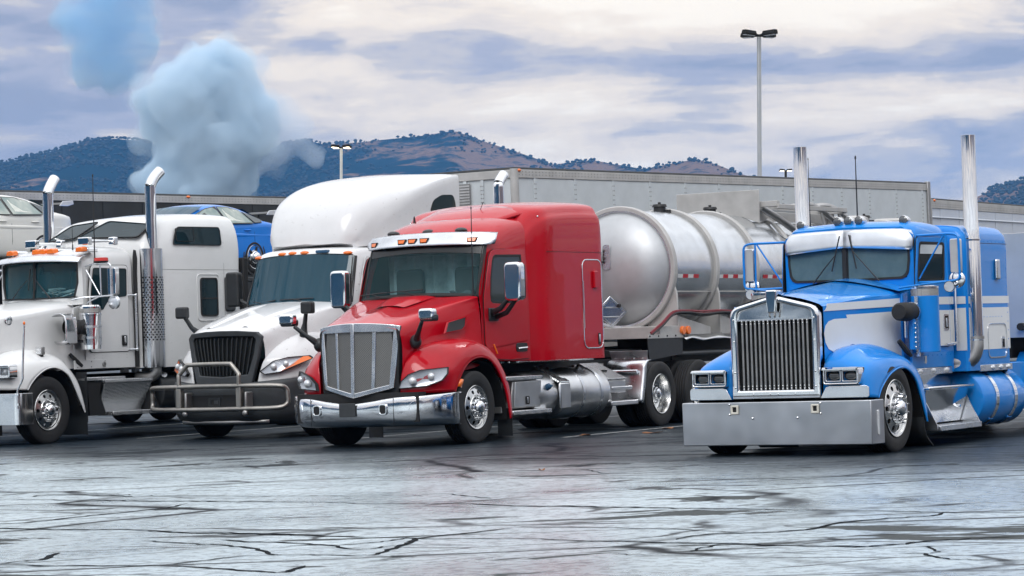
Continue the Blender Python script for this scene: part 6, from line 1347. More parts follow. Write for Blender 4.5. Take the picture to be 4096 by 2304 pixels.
        MB().prism3([p + n_ * .045 for p in R8], n_ * .01).build('pane', 'dark_glass', fr)
    for s in (1, -1):
        MB().box(*sorted((s * 1.199, s * 1.203)), 2.72, 5.19, 2.806, 2.812).build('panel_seam', 'rivet_grey', sl)
        MB().box(*sorted((s * 1.199, s * 1.2025)), 4.72, 4.726, 1.15, 3.3).build('panel_seam', 'rivet_grey', sl)
        G = rpoly([(3.30, 3.24), (3.36, 3.40), (3.47, 3.535), (4.60, 3.545), (4.63, 3.50), (4.63, 3.24)], .06, 4)
        X = lambda z, o: s * (1.215 - max(0, z - 3.30) * .13 + o)
        fr = MB().frame3([(X(lerp(z, 3.39, -.08), .0), lerp(y, 3.95, -.025), lerp(z, 3.39, -.08)) for y, z in G], [(X(z, .0), y, z) for y, z in G], (s * .014, 0, 0)).build('side_window', 'rubber', sl)
        MB().prism3([(X(z, .0), y, z) for y, z in G], (s * .006, 0, 0)).build('pane', 'dark_glass', fr)
        MB().frame3([(X(lerp(z, 3.39, .08), .005), lerp(y, 3.6, .08), lerp(z, 3.39, .08)) for y, z in rpoly(rect(3.36, 3.92, 3.28, 3.53), .05, 3)], [(X(lerp(z, 3.39, .16), .005), lerp(y, 3.62, .14), lerp(z, 3.39, .16)) for y, z in rpoly(rect(3.36, 3.92, 3.28, 3.53), .05, 3)], (s * .006, 0, 0)).build('vent_frame', 'rubber', fr)
        A = rpoly(rect(3.94, 4.58, 1.92, 2.735), .09, 4); B = rpoly(rect(3.955, 4.565, 1.935, 2.72), .08, 4)
        dd = MB().frame(A, B, 'x', s * 1.198, s * 1.212).build('sleeper_door', 'white_paint', sl, bevel=.004)
        w = MB().frame(rpoly(rect(4.03, 4.52, 2.0, 2.67), .07, 4), rpoly(rect(4.055, 4.495, 2.025, 2.645), .05, 4), 'x', s * 1.20, s * 1.218).build('door_window', 'rubber', dd)
        MB().prism(rpoly(rect(4.055, 4.495, 2.025, 2.645), .05, 4), 'x', s * 1.20, s * 1.207).build('pane', 'dark_glass', w); MB().box(*sorted((s * 1.205, s * 1.215)), 4.05, 4.50, 2.30, 2.325).build('window_bar', 'rubber', w)
        MB().prism(rpoly(rect(4.72, 4.99, 2.08, 2.69), .06, 4), 'x', s * 1.202, s * 1.245).build('side_vent', 'grey_plastic', sl, bevel=.02)
        rivets([(s * 1.202, 3.15 + .14 * i, z) for i in range(12) for z in (1.2, 2.76)] + [(s * 1.202, y, 1.3 + .13 * j) for y in (3.2, 3.45, 3.7, 4.66, 5.12) for j in range(11)], .008, sl, 'white_paint')
    hr = MB().box(-1.15, 1.22, 5.27, 5.42, 1.0, 3.03).build('headache_rack', 'chassis_black', t, bevel=.02)
    antenna(t, (1.10, 1.36, 2.90), 1.45, .011, .01); antenna(t, (.52, 1.5, 3.15), .55, .006)
    chassis(t, -.6, 9.0, (7.0, 8.35), 'drive', 1.0)
    for s in (1, -1): place_wheel(t, 'steer_tall', s * 1.045, 0.0, s)
    return t
metal('guard_metal', (.66, .67, .69), .14, 0, .08, .004)
white_long()
# ------------------------------------------------------------------ white aerodynamic tractor with the push bar
def white_aero():
    t = thing('tractor_truck', 'white aero tractor with black grille, steel push bar and tall roof fairing', 'truck', (-4.01, 43.48, 0), YAW)
    WP = 'white_paint_dirty'
    H = [[(0, -1.13, 1.70), (.35, -1.11, 1.69), (.62, -1.05, 1.655), (.70, -1.0, 1.58), (.72, -.97, 1.35), (.72, -1.0, 1.1), (.66, -1.05, .86)],
         [(0, -1.0, 1.76), (.35, -.98, 1.75), (.66, -.90, 1.72), (.76, -.84, 1.63), (.80, -.78, 1.4), (.84, -.78, 1.15), (.84, -.80, .88)],
         [(0, -.5, 1.90), (.36, -.49, 1.885), (.74, -.44, 1.85), (.84, -.40, 1.76), (.89, -.36, 1.5), (.92, -.36, 1.25), (.93, -.36, 1.0)],
         [(0, .1, 2.03), (.38, .1, 2.02), (.82, .13, 1.98), (.92, .15, 1.89), (.97, .18, 1.6), (1.0, .2, 1.3), (1.0, .2, 1.05)],
         [(0, .62, 2.13), (.40, .64, 2.12), (.93, .72, 2.08), (1.0, .78, 2.0), (1.03, .82, 1.7), (1.05, .82, 1.4), (1.05, .82, 1.1)],
         [(0, .74, 2.155), (.42, .77, 2.145), (1.0, .93, 2.10), (1.06, .98, 2.03), (1.07, 1.0, 1.7), (1.07, 1.0, 1.4), (1.07, 1.0, 1.1)]]
    hood = MB().shell(H, 5, 4).build('hood', WP, t, 50)
    for s in (1, -1): MB().surf([[(s * .30, -1.0, 1.752), (s * .36, -.98, 1.765), (s * .42, -.97, 1.745)], [(s * .32, -.4, 1.905), (s * .37, -.4, 1.93), (s * .46, -.4, 1.895)], [(s * .36, .2, 2.035), (s * .42, .2, 2.065), (s * .55, .2, 2.03)], [(s * .38, .62, 2.12), (s * .42, .62, 2.125), (s * .5, .62, 2.115)]], 4, 3).build('hood_ridge', WP, hood, 60)
    for s in (1, -1):
        Fd = [[(.62, -1.06, .87), (.85, -.99, .88), (1.08, -.83, .92), (1.24, -.56, .95), (1.29, -.42, .96)],
              [(.66, -1.04, 1.05), (.86, -.96, 1.06), (1.10, -.80, 1.09), (1.25, -.50, 1.12), (1.30, -.36, 1.08)],
              [(.72, -.98, 1.25), (.90, -.88, 1.26), (1.10, -.68, 1.30), (1.24, -.38, 1.29), (1.30, -.20, 1.19)],
              [(.80, -.72, 1.47), (.95, -.62, 1.48), (1.10, -.46, 1.46), (1.22, -.22, 1.39), (1.30, -.02, 1.27)],
              [(.90, -.30, 1.62), (1.0, -.22, 1.60), (1.11, -.10, 1.54), (1.21, .02, 1.45), (1.30, .17, 1.30)],
              [(.98, .25, 1.62), (1.04, .28, 1.58), (1.12, .32, 1.51), (1.21, .36, 1.40), (1.30, .42, 1.22)],
              [(1.03, .70, 1.40), (1.07, .70, 1.36), (1.14, .70, 1.28), (1.22, .66, 1.15), (1.30, .63, 1.0)],
              [(1.05, .95, .9), (1.08, .95, .9), (1.15, .92, .85), (1.23, .86, .75), (1.30, .80, .65)]]
        Fd = [[(s * x, y, z) for x, y, z in r] for r in Fd]
        fe = MB().surf(Fd, 5, 4).build('fender', WP, t, 60, solid=.012)
        hp = [(.70, -1.045, 1.05), (.76, -1.02, 1.005), (.98, -.92, 1.035), (1.12, -.82, 1.10), (1.30, -.50, 1.225), (1.255, -.53, 1.265), (1.05, -.80, 1.25), (.88, -.94, 1.20)]
        hp = [(s * x, y - .02, z) for x, y, z in hp]; c = (s * .98, -.88, 1.14); nrm = Vector((s * .45, -.85, .12)).normalized()
        out_ = [tuple(lerp(c[i], p[i], 1.07) for i in range(3)) for p in hp]
        hl = MB().frame3(out_, hp, nrm * .055).build('headlight', 'chassis_black', t)
        MB().add([Vector(p) + nrm * .025 for p in hp] + [Vector(c) + nrm * .045], [(i, (i + 1) % 8, 8) for i in range(8)]).build('reflector', 'reflector', hl)
        am = [hp[2], hp[3], hp[4], hp[5], tuple(lerp(hp[5][i], hp[6][i], .25) for i in range(3)), tuple(lerp(c[i], hp[3][i], .75) for i in range(3))]
        MB().prism3([Vector(p) + nrm * .022 for p in am], nrm * .03).build('amber_lens', 'amber', hl)
        for q, rr in (((s * .90, -1.01, 1.12), .055), ((s * 1.06, -.905, 1.16), .05)): MB().ell(q, (rr, rr * .8, rr), 14, 8).build('bulb', 'led_lens', hl, 60)
        MB().add([Vector(p) + nrm * .05 for p in hp] + [Vector(c) + nrm * .10], [(i, (i + 1) % 8, 8) for i in range(8)]).build('lens', 'lamp_glass', hl, 80)
        q = MB().ell((s * .99, -.30, 1.62), (.06, .085, .11), 12, 8).tube([(s * 1.02, -.34, 1.66), (s * 1.12, -.44, 1.78), (s * 1.21, -.52, 1.98)], [.06, .038, .032], 8)
        ha = q.build('hood_mirror_arm', 'black_plastic', t, 40)
        MB().prism(rpoly(rect(*sorted((s * 1.13, s * 1.35)), 1.93, 2.12), .04), 'y', -.58, -.46).build('hood_mirror', 'black_plastic', ha, bevel=.03, seg=3)
    # grille
    gy = lambda x: -1.20 + .14 * (abs(x) / .7) ** 1.6
    O_ = [(-.54, .86), (0, .845), (.54, .86), (.66, 1.3), (.715, 1.60), (.64, 1.672), (.3, 1.70), (0, 1.705), (-.3, 1.70), (-.64, 1.672), (-.715, 1.60), (-.66, 1.3)]
    I_ = [(-.47, 1.01), (0, .98), (.47, 1.01), (.57, 1.32), (.61, 1.555), (.56, 1.60), (.3, 1.61), (0, 1.615), (-.3, 1.61), (-.56, 1.60), (-.61, 1.555), (-.57, 1.32)]
    go = MB().frame3([(x, gy(x), z) for x, z in O_], [(x, gy(x) + .02, z) for x, z in I_], (0, .08, 0)).build('grille_surround', 'grey_plastic', t, 30, bevel=.015)
    MB().prism3([(x, gy(x) + .09, z) for x, z in I_], (0, .01, 0)).build('radiator', 'cab_dark', go)
    for k in range(14):
        x = -.545 + 1.09 * k / 13; xb = x * .80
        MB().prism3([(xb - .011, gy(xb) + .035, 1.0 + .0 * abs(x)), (xb + .011, gy(xb) + .035, 1.0), (x + .011, gy(x) + .03, 1.56), (x + .004, gy(x) + .05, 1.598), (x - .011, gy(x) + .03, 1.56)], (0, .04, 0)).build('grille_bar', 'black_plastic', go, bevel=.004)
    # bumper
    rows = []
    for x, y in ((0, -1.32), (.4, -1.30), (.75, -1.22), (1.05, -1.02), (1.20, -.78), (1.25, -.55), (1.26, -.45)):
        k = x / 1.26
        rows.append([(x * .97, y + .16, .84 + .10 * k), (x, y + .02, .82 + .10 * k), (x, y, .70), (x, y + .02, .48), (x * .99, y + .05, .36), (x * .95, y + .16, .24), (x * .9, y + .24, .22)])
    bo = MB().surf(rows, 5, 3, True).build('bumper', 'grey_plastic', t, 60, solid=.015)
    MB().prism(rpoly(rect(-.50, .46, .50, .70), .06), 'y', -1.335, -1.30).build('bumper_recess', 'chassis_black', bo)
    ho = MB().frame(rpoly(rect(-.14, .10, .52, .66), .02), rpoly(rect(-.09, .05, .55, .63), .02), 'y', -1.345, -1.32).build('tow_cover', 'black_plastic', bo)
    MB().box(-.02, .06, -1.35, -1.33, .56, .62).build('cover_plate', 'grey_plastic', ho)
    MB().surf([[(-.85, -1.1, .245), (0, -1.22, .235), (.85, -1.1, .245)], [(-.85, -1.1, .30), (0, -1.235, .29), (.85, -1.1, .30)]], 1, 5).build('bumper_lip', 'dull_steel', bo, solid=.01)
    # push bar
    def py(x): return -1.50 + max(0, abs(x) - .95) ** 1.3 * .9
    loop = [(-1.30, .70), (-1.29, .78), (-1.20, .83), (-.6, .84), (0, .845), (.6, .84), (1.20, .83), (1.31, .78), (1.33, .66), (1.32, .55), (1.20, .49), (.6, .485), (0, .48), (-.6, .485), (-1.20, .49), (-1.30, .56)]
    pb = MB().tube(cr([(x, py(x), z) for x, z in loop + loop[:1]], 4)[:-1], .038, 12, closed=True).build('push_bar', 'bar_steel', t, 60)
    MB().tube(cr([(-.585, -1.50, .84), (-.585, -1.50, 1.0), (-.575, -1.49, 1.04), (-.44, -1.48, 1.17), (-.40, -1.48, 1.185), (0, -1.48, 1.19), (.40, -1.48, 1.185), (.44, -1.48, 1.17), (.575, -1.49, 1.03), (.585, -1.50, .99), (.585, -1.50, .84)], 3), .036, 12).build('hoop', 'bar_steel', pb, 60)
    for x in (-.585, .585):
        MB().box(x - .045, x + .045, -1.53, -1.44, .46, .84).build('upright', 'bar_steel', pb, bevel=.006)
        MB().box(x + .07, x + .12, -1.48, -1.30, .50, .75).build('bar_bracket', 'dull_steel', pb, bevel=.02)
        MB().ell((x + .1, -1.50, .42), (.05, .03, .05), 10, 6).build('bar_hook', 'dull_steel', pb); MB().cyl((x - .02, -1.46, .44), (x - .02, -1.46, .47), .03, 8).build('bar_foot', 'dull_steel', pb)
    # --- cab
    Cb = [[(0, 1.02, 2.93), (.50, 1.06, 2.925), (.86, 1.16, 2.90), (.965, 1.22, 2.86), (1.02, 1.10, 2.5), (1.06, .98, 2.14), (1.075, .98, 1.8), (1.075, .98, 1.2)],
          [(0, 1.14, 3.02), (.50, 1.18, 3.015), (.88, 1.28, 2.98), (1.0, 1.36, 2.90), (1.045, 1.34, 2.5), (1.07, 1.3, 2.14), (1.08, 1.3, 1.8), (1.08, 1.3, 1.2)],
          [(0, 1.6, 3.06), (.50, 1.6, 3.05), (.90, 1.64, 3.02), (1.03, 1.70, 2.93), (1.06, 1.70, 2.5), (1.075, 1.7, 2.14), (1.08, 1.7, 1.8), (1.08, 1.7, 1.2)],
          [(0, 2.3, 3.08), (.52, 2.3, 3.07), (.92, 2.3, 3.03), (1.05, 2.3, 2.94), (1.07, 2.3, 2.5), (1.08, 2.3, 2.14), (1.08, 2.3, 1.8), (1.08, 2.3, 1.2)]]
    MB().shell(Cb, 4, 4, False, True).build('cab', WP, t, 50)
    WS = [[(x, lerp(.74, 1.02, k / 4) + .20 * (abs(x) / 1.0) ** 2.2, lerp(2.155, 2.925, k / 4) - .05 * (abs(x) / 1.0) ** 2) for x in [-1.02 + .04 * k / 4, -.85, -.5, -.2, 0, .2, .5, .85, 1.02 - .04 * k / 4]] for k in range(5)]
    MB().surf(WS, 3, 2).build('windshield', 'teal_glass', t, 80)
    for s in (1, -1):
        P = [(s * lerp(1.0, .955, k / 6), lerp(.93, 1.19, k / 6), lerp(2.11, 2.87, k / 6)) for k in range(7)]; Q = [(s * lerp(1.07, 1.0, k / 6), lerp(.97, 1.24, k / 6), lerp(2.11, 2.86, k / 6)) for k in range(7)]
        MB().prism3(P + Q[::-1], (0, .02, .01)).build('windshield_surround', 'rubber', t, 40)
        DI = rpoly([(1.24, 2.12), (1.75, 2.10), (1.75, 2.78), (1.45, 2.80), (1.32, 2.6)], .05, 3)
        X = lambda z: s * (1.082 - max(0, z - 2.14) * .055)
        d = MB().prism3([(X(z), y, z) for y, z in rpoly([(1.10, 1.25), (1.95, 1.22), (1.95, 2.86), (1.42, 2.87), (1.18, 2.3)], .05, 3)], (s * .012, 0, 0)).build('door', WP, t, 30, bevel=.004)
        MB().prism3([(X(z) + s * .011, y, z) for y, z in DI], (s * .006, 0, 0)).build('window', 'dark_glass', d)
        MB().frame3([(X(z) + s * .011, lerp(y, 1.5, -.07), lerp(z, 2.45, -.06)) for y, z in DI], [(X(z) + s * .011, y, z) for y, z in DI], (s * .01, 0, 0)).build('window_seal', 'rubber', d)
        MB().prism(rpoly(rect(*sorted((s * 1.32, s * 1.58)), 2.12, 2.70), .06), 'y', 1.10, 1.25).build('mirror', 'black_plastic', t, 40, bevel=.03); MB().tube([(s * 1.08, 1.2, 2.1), (s * 1.3, 1.18, 2.2), (s * 1.42, 1.18, 2.3)], .03, 8).build('mirror_arm', 'black_plastic', t)
    MB().add([(-1, 1.15, 2.1), (1, 1.15, 2.1), (1, 2.2, 2.1), (-1, 2.2, 2.1), (-1, 2.2, 3.0), (1, 2.2, 3.0)], [(0, 1, 2, 3), (3, 2, 5, 4)]).build('cab_interior', 'cab_dark', t)
    wiper(t, (-.6, .75, 2.15), (-.8, .82, 2.18), (-1.0, .93, 2.12), (-.3, .75, 2.19)); wiper(t, (.25, .70, 2.16), (.05, .74, 2.2), (-.2, .73, 2.19), (.45, .76, 2.2))
    for x in (-.95, -.36, -.14, .10, .86):
        yy = 1.02 + .20 * (abs(x)) ** 2.2; sl_ = .44 * abs(x) ** 1.2 * (1 if x > 0 else -1)
        MB().ell((x, yy + .03, 2.955 - .045 * x * x), (.085, .05 + abs(sl_) * .05, .032), 14, 8).build('marker_light', 'amber', t, 60)
    MB().prism(rpoly(rect(.33, .56, 2.935, 2.985), .02), 'y', 1.03, 1.12).build('sensor_cover', 'blue_plastic', t, bevel=.01)
    # --- raised roof fairing and sleeper
    def fs(y, zt, ze, w): return [(0, y, zt), (w * .45, y, zt - .02), (w * .78, y, lerp(zt, ze, .30)), (w * .94, y, lerp(zt, ze, .62)), (w, y, ze), (w * 1.0, y, lerp(ze, 3.0, .4)), (w, y, lerp(ze, 3.0, .8)), (w * .985, y, 3.03)]
    Fs = [fs(1.16, 3.10, 3.06, .80), fs(1.20, 3.30, 3.16, .90), fs(1.30, 3.58, 3.26, .98), fs(1.52, 3.87, 3.40, 1.06), fs(1.85, 4.06, 3.56, 1.13), fs(2.3, 4.18, 3.74, 1.18), fs(2.9, 4.27, 3.94, 1.20), fs(3.5, 4.32, 4.12, 1.21), fs(4.0, 4.335, 4.22, 1.21), fs(4.12, 4.33, 4.22, 1.205)]
    for k, dy in ((0, .22), (1, .26), (2, .30), (3, .24), (4, .14), (5, .05)):
        for j, wgt in enumerate((0, .06, .28, .62, .9, .95, 1.0, 1.0)): x, y, z = Fs[k][j]; Fs[k][j] = (x, y + dy * wgt * 1.3, z)
    fa = MB().shell(Fs, 5, 5, True, True).build('roof_fairing', WP, t, 50)
    # moulded dish line on the fairing and the skirt seam
    for s in (1, -1):
        MB().tube(cr([(s * .05, 1.36, 3.52), (s * .5, 1.52, 3.55), (s * .86, 1.9, 3.74), (s * 1.02, 2.5, 3.95), (s * 1.08, 3.3, 4.15), (s * 1.08, 3.9, 4.26)], 5), .010, 6).build('moulding', WP, fa, 60)
        G = rpoly([(3.17, 3.62), (3.28, 3.82), (3.55, 3.92), (3.92, 3.93), (3.99, 3.78), (3.99, 3.62)], .08, 4)
        fr = MB().prism([(y, z) for y, z in G], 'x', s * 1.205, s * 1.216).build('sleeper_window', 'rubber', fa, bevel=.004)
        MB().prism([(lerp(y, 3.6, .05), lerp(z, 3.77, .07)) for y, z in G], 'x', s * 1.206, s * 1.219).build('pane', 'side_glass', fr)
    MB().prism(rect(-1.20, 1.20, 1.15, 3.06), 'y', 1.9, 4.10).build('sleeper', WP, t, 30, bevel=.04, seg=3)
    chassis(t, -.8, 7.6, (5.6, 6.95), hz=1.0)
    for s in (1, -1): place_wheel(t, 'steer', s * 1.055, 0, s)
    for s in (1, -1): MB().lathe([(1.3, 0), (1.3, .30), (1.34, .34), (3.6, .34), (3.64, .3), (3.64, 0)], 'y', (s * .86, 0, .62), 36).build('fuel_tank', 'aluminium', t, 40)
    return t
metal('bar_steel', (.42, .40, .37), .40, .08, .22)
white_aero()
# ------------------------------------------------------------------ box trailers parked behind the tractors
def box_trailer(loc, yaw, length, zb, zt, label, body, rail, panel=1.22, pitch=0., posts=True, railh=.17, group=None, lights=(), vent=False, ribs=False, rear_post=False):
    t = thing('box_trailer', label, 'trailer', loc, yaw, group)
    t.rotation_euler = (pitch, 0, -R(yaw)); t.rotation_mode = 'XYZ'
    w = 1.25
    MB().box(-w, w, .02, length - .02, zb, zt - .03).build('body', body, t)
    MB().box(-w - .012, w + .012, 0, length, zt - .045, zt - .02).box(-w + .05, w - .05, .05, length - .05, zt - .02, zt).build('roof', 'dark_steel', t, bevel=.01)
    n = int(length / panel)
    pm = MB().box(-.004, .008, .022, panel - .022, zb + .12, zt - railh - .03).mesh('side_panel', body, 0)
    po = MB().box(-.002, .018, -.035, .035, zb + .10, zt - railh - .01).mesh('post', body, 0)
    for s in (1, -1):
        MB().box(*sorted((s * w, s * (w + .022))), 0, length, zt - railh - .02, zt - .045).build('top_rail', rail, t, bevel=.006)
        MB().box(*sorted((s * w, s * (w + .02))), 0, length, zb - .05, zb + .12).build('bottom_rail', rail, t)
        if s > 0:
            off = length - n * panel - .25
            for k in range(n): inst(pm, 'side_panel', t, (w, off + panel * k, 0))
            if posts:
                for k in range(n + 1): inst(po, 'post', t, (w, off + panel * k, 0))
                rivets([(w + .018, off + panel * k + dx, z) for k in range(n + 1) for dx in (-.022, .022) for z in [zt - railh - .12 - .085 * j for j in range(16)]], .011, t, 'rivet_grey', n=5)
            rivets([(w + .023, .1 + .105 * k, zt - railh + dz) for k in range(int(length / .105)) for dz in (.035, .085)], .009, t, 'rivet_grey', n=5)
            if ribs:
                for z in (zt - .45, zt - 1.0): MB().tube([(w + .02, .05, z), (w + .02, length - .05, z)], .022, 8).build('rub_rail', body, t)
            for y, z in lights: MB().ell((w + .02, y, zt - .06), (.03, .07, .028), 10, 6).build('clearance_light', 'amber', t)
    # front wall
    for x in (-.92, -.55, -.18, .18, .55, .92): MB().box(x - .03, x + .03, -.005, .02, zb, zt - railh - .01).build('front_post', body, t)
    MB().box(-w - .01, w + .01, -.012, .02, zt - railh - .02, zt - .045).build('front_rail', rail, t, bevel=.006)
    for s in (1, -1): MB().cyl((s * (w - .04), .04, zb), (s * (w - .04), .04, zt - .03), .075, 14).build('corner_post', rail, t)
    if vent:
        vo = MB().box(.02, .30, -.022, -.004, zt - .66, zt - .24).build('vent_box', 'rivet_grey', t)
        for k in range(8): MB().prism3([(.03, -.03, zt - .645 + .05 * k), (.29, -.03, zt - .645 + .05 * k), (.29, -.02, zt - .61 + .05 * k), (.03, -.02, zt - .61 + .05 * k)], (0, .005, 0)).build('louvre', 'dull_steel', vo)
        rivets([(x, -.01, zt - .3 - .07 * j) for x in (-.57, -.53, -.20, -.16, .53, .57) for j in range(10)], .011, t, 'rivet_grey')
    if rear_post:
        for s in (1, -1): MB().box(*sorted((s * (w - .04), s * (w + .05))), length - .02, length + .12, zb - .1, zt + .01).build('rear_post', 'dull_steel', t, bevel=.01)
        MB().box(-w, w, length, length + .1, zt - .25, zt).build('rear_header', 'dull_steel', t)
    # running gear, standing on the lot
    ch = MB().box(-.5, .5, .6, length - .3, zb - .28, zb - .02).box(-.06 - .45, .06 - .45, 2.6, 2.72, .05, zb - .1).box(.39, .51, 2.6, 2.72, .05, zb - .1)
    ch.build('chassis', 'chassis_black', t)
    for y in (length - 2.3, length - 1.05):
        for s in (1, -1):
            place_wheel(t, 'drive', s * 1.08, y, s, nuts=False, z=.5 - pitch * y * 1.0)
    return t
# white trailer of the aero tractor: its lot rises slightly away from the camera
KT = 1.045
d1 = Vector((.91, 45.9, 0)) * KT; X1 = Vector((math.cos(R(34.6)), -math.sin(R(34.6)), 0)); Y1 = Vector((math.sin(R(34.6)), math.cos(R(34.6)), 0))
box_trailer(d1 - X1 * 1.25 - Y1 * 1.36 * KT, 34.6, 15.45 * KT, 1.25, (4.28 - CAM_H) * KT + CAM_H, 'long white trailer with riveted posts and grey top rail, behind the silver tank', 'trailer_white', 'trailer_rail', pitch=.0125, panel=1.22 * KT, vent=True, rear_post=True, lights=((.10, 0),))
# dark trailer far left
A, B = px(0, 477, 52), px(750, 495, 60)
yd = math.degrees(math.atan2(B.x - A.x, B.y - A.y)); ln = (B - A).length
Yd = Vector((math.sin(R(yd)), math.cos(R(yd)), 0)); Xd = Vector((math.cos(R(yd)), -math.sin(R(yd)), 0))
pitch_d = math.atan2(B.z - A.z, Vector((B.x - A.x, B.y - A.y)).length)
s0 = Vector((A.x, A.y, 0)) - Yd * 3 - Xd * 1.25
box_trailer(s0, yd, 16.0, 1.25, A.z - math.tan(pitch_d) * 3, 'black trailer with a grey top rail behind the white and blue cars', 'trailer_dark', 'trailer_rail', pitch=pitch_d, posts=False, lights=((8.7, 0), (13.2, 0)))
# pale trailer far right, beyond the long white one
A, B = px(2340, 497, 62), px(2576, 511, 67.5)
yd = math.degrees(math.atan2(B.x - A.x, B.y - A.y)); Yd = Vector((math.sin(R(yd)), math.cos(R(yd)), 0)); Xd = Vector((math.cos(R(yd)), -math.sin(R(yd)), 0))
s0 = Vector((A.x, A.y, 0)) - Xd * 1.25 - Yd * .05
box_trailer(s0, yd, 15.5, 1.25, A.z, 'pale panelled trailer with smooth rub rails at the far right, beyond the long white trailer', 'trailer_pale', 'trailer_rail', posts=False, ribs=True, lights=((.25, 0),), railh=.22)
# polished trailer behind the blue sleeper, cut by the right edge of the view
def polished():
    t = thing('hopper_trailer', 'plain polished grey trailer right behind the blue sleeper, cut off by the right edge', 'trailer', (3.33, 31.2, 0), YAW)
    MB().box(-1.22, 1.22, 5.35, 15.0, 1.32, 2.56).build('body', 'polished_side', t, bevel=.02)
    MB().box(-1.25, 1.25, 5.33, 15.02, 2.50, 2.59).build('top_rail', 'trailer_rail', t, bevel=.008); MB().box(-1.24, 1.24, 5.33, 15.0, 1.22, 1.34).build('bottom_rail', 'trailer_rail', t, bevel=.01)
    MB().box(-1.24, 1.24, 5.31, 5.36, 1.22, 2.585).build('front_wall', 'polished_side', t); MB().box(-.5, .5, 5.4, 15, .95, 1.22).build('chassis', 'chassis_black', t)
    for x in (.4, .8, 1.1): MB().box(x - .02, x + .02, 5.27, 5.33, 1.0, 1.25).build('hose_bracket', 'chassis_black', t)
    MB().cyl((.7, 5.22, 1.36), (.7, 5.32, 1.36), .05, 10).cyl((1.05, 5.22, 1.36), (1.05, 5.32, 1.36), .05, 10).build('glad_hand', 'chassis_black', t)
    for y in (13.0, 14.3):
        for s in (1, -1): place_wheel(t, 'drive', s * 1.08, y, s, nuts=False)
polished()
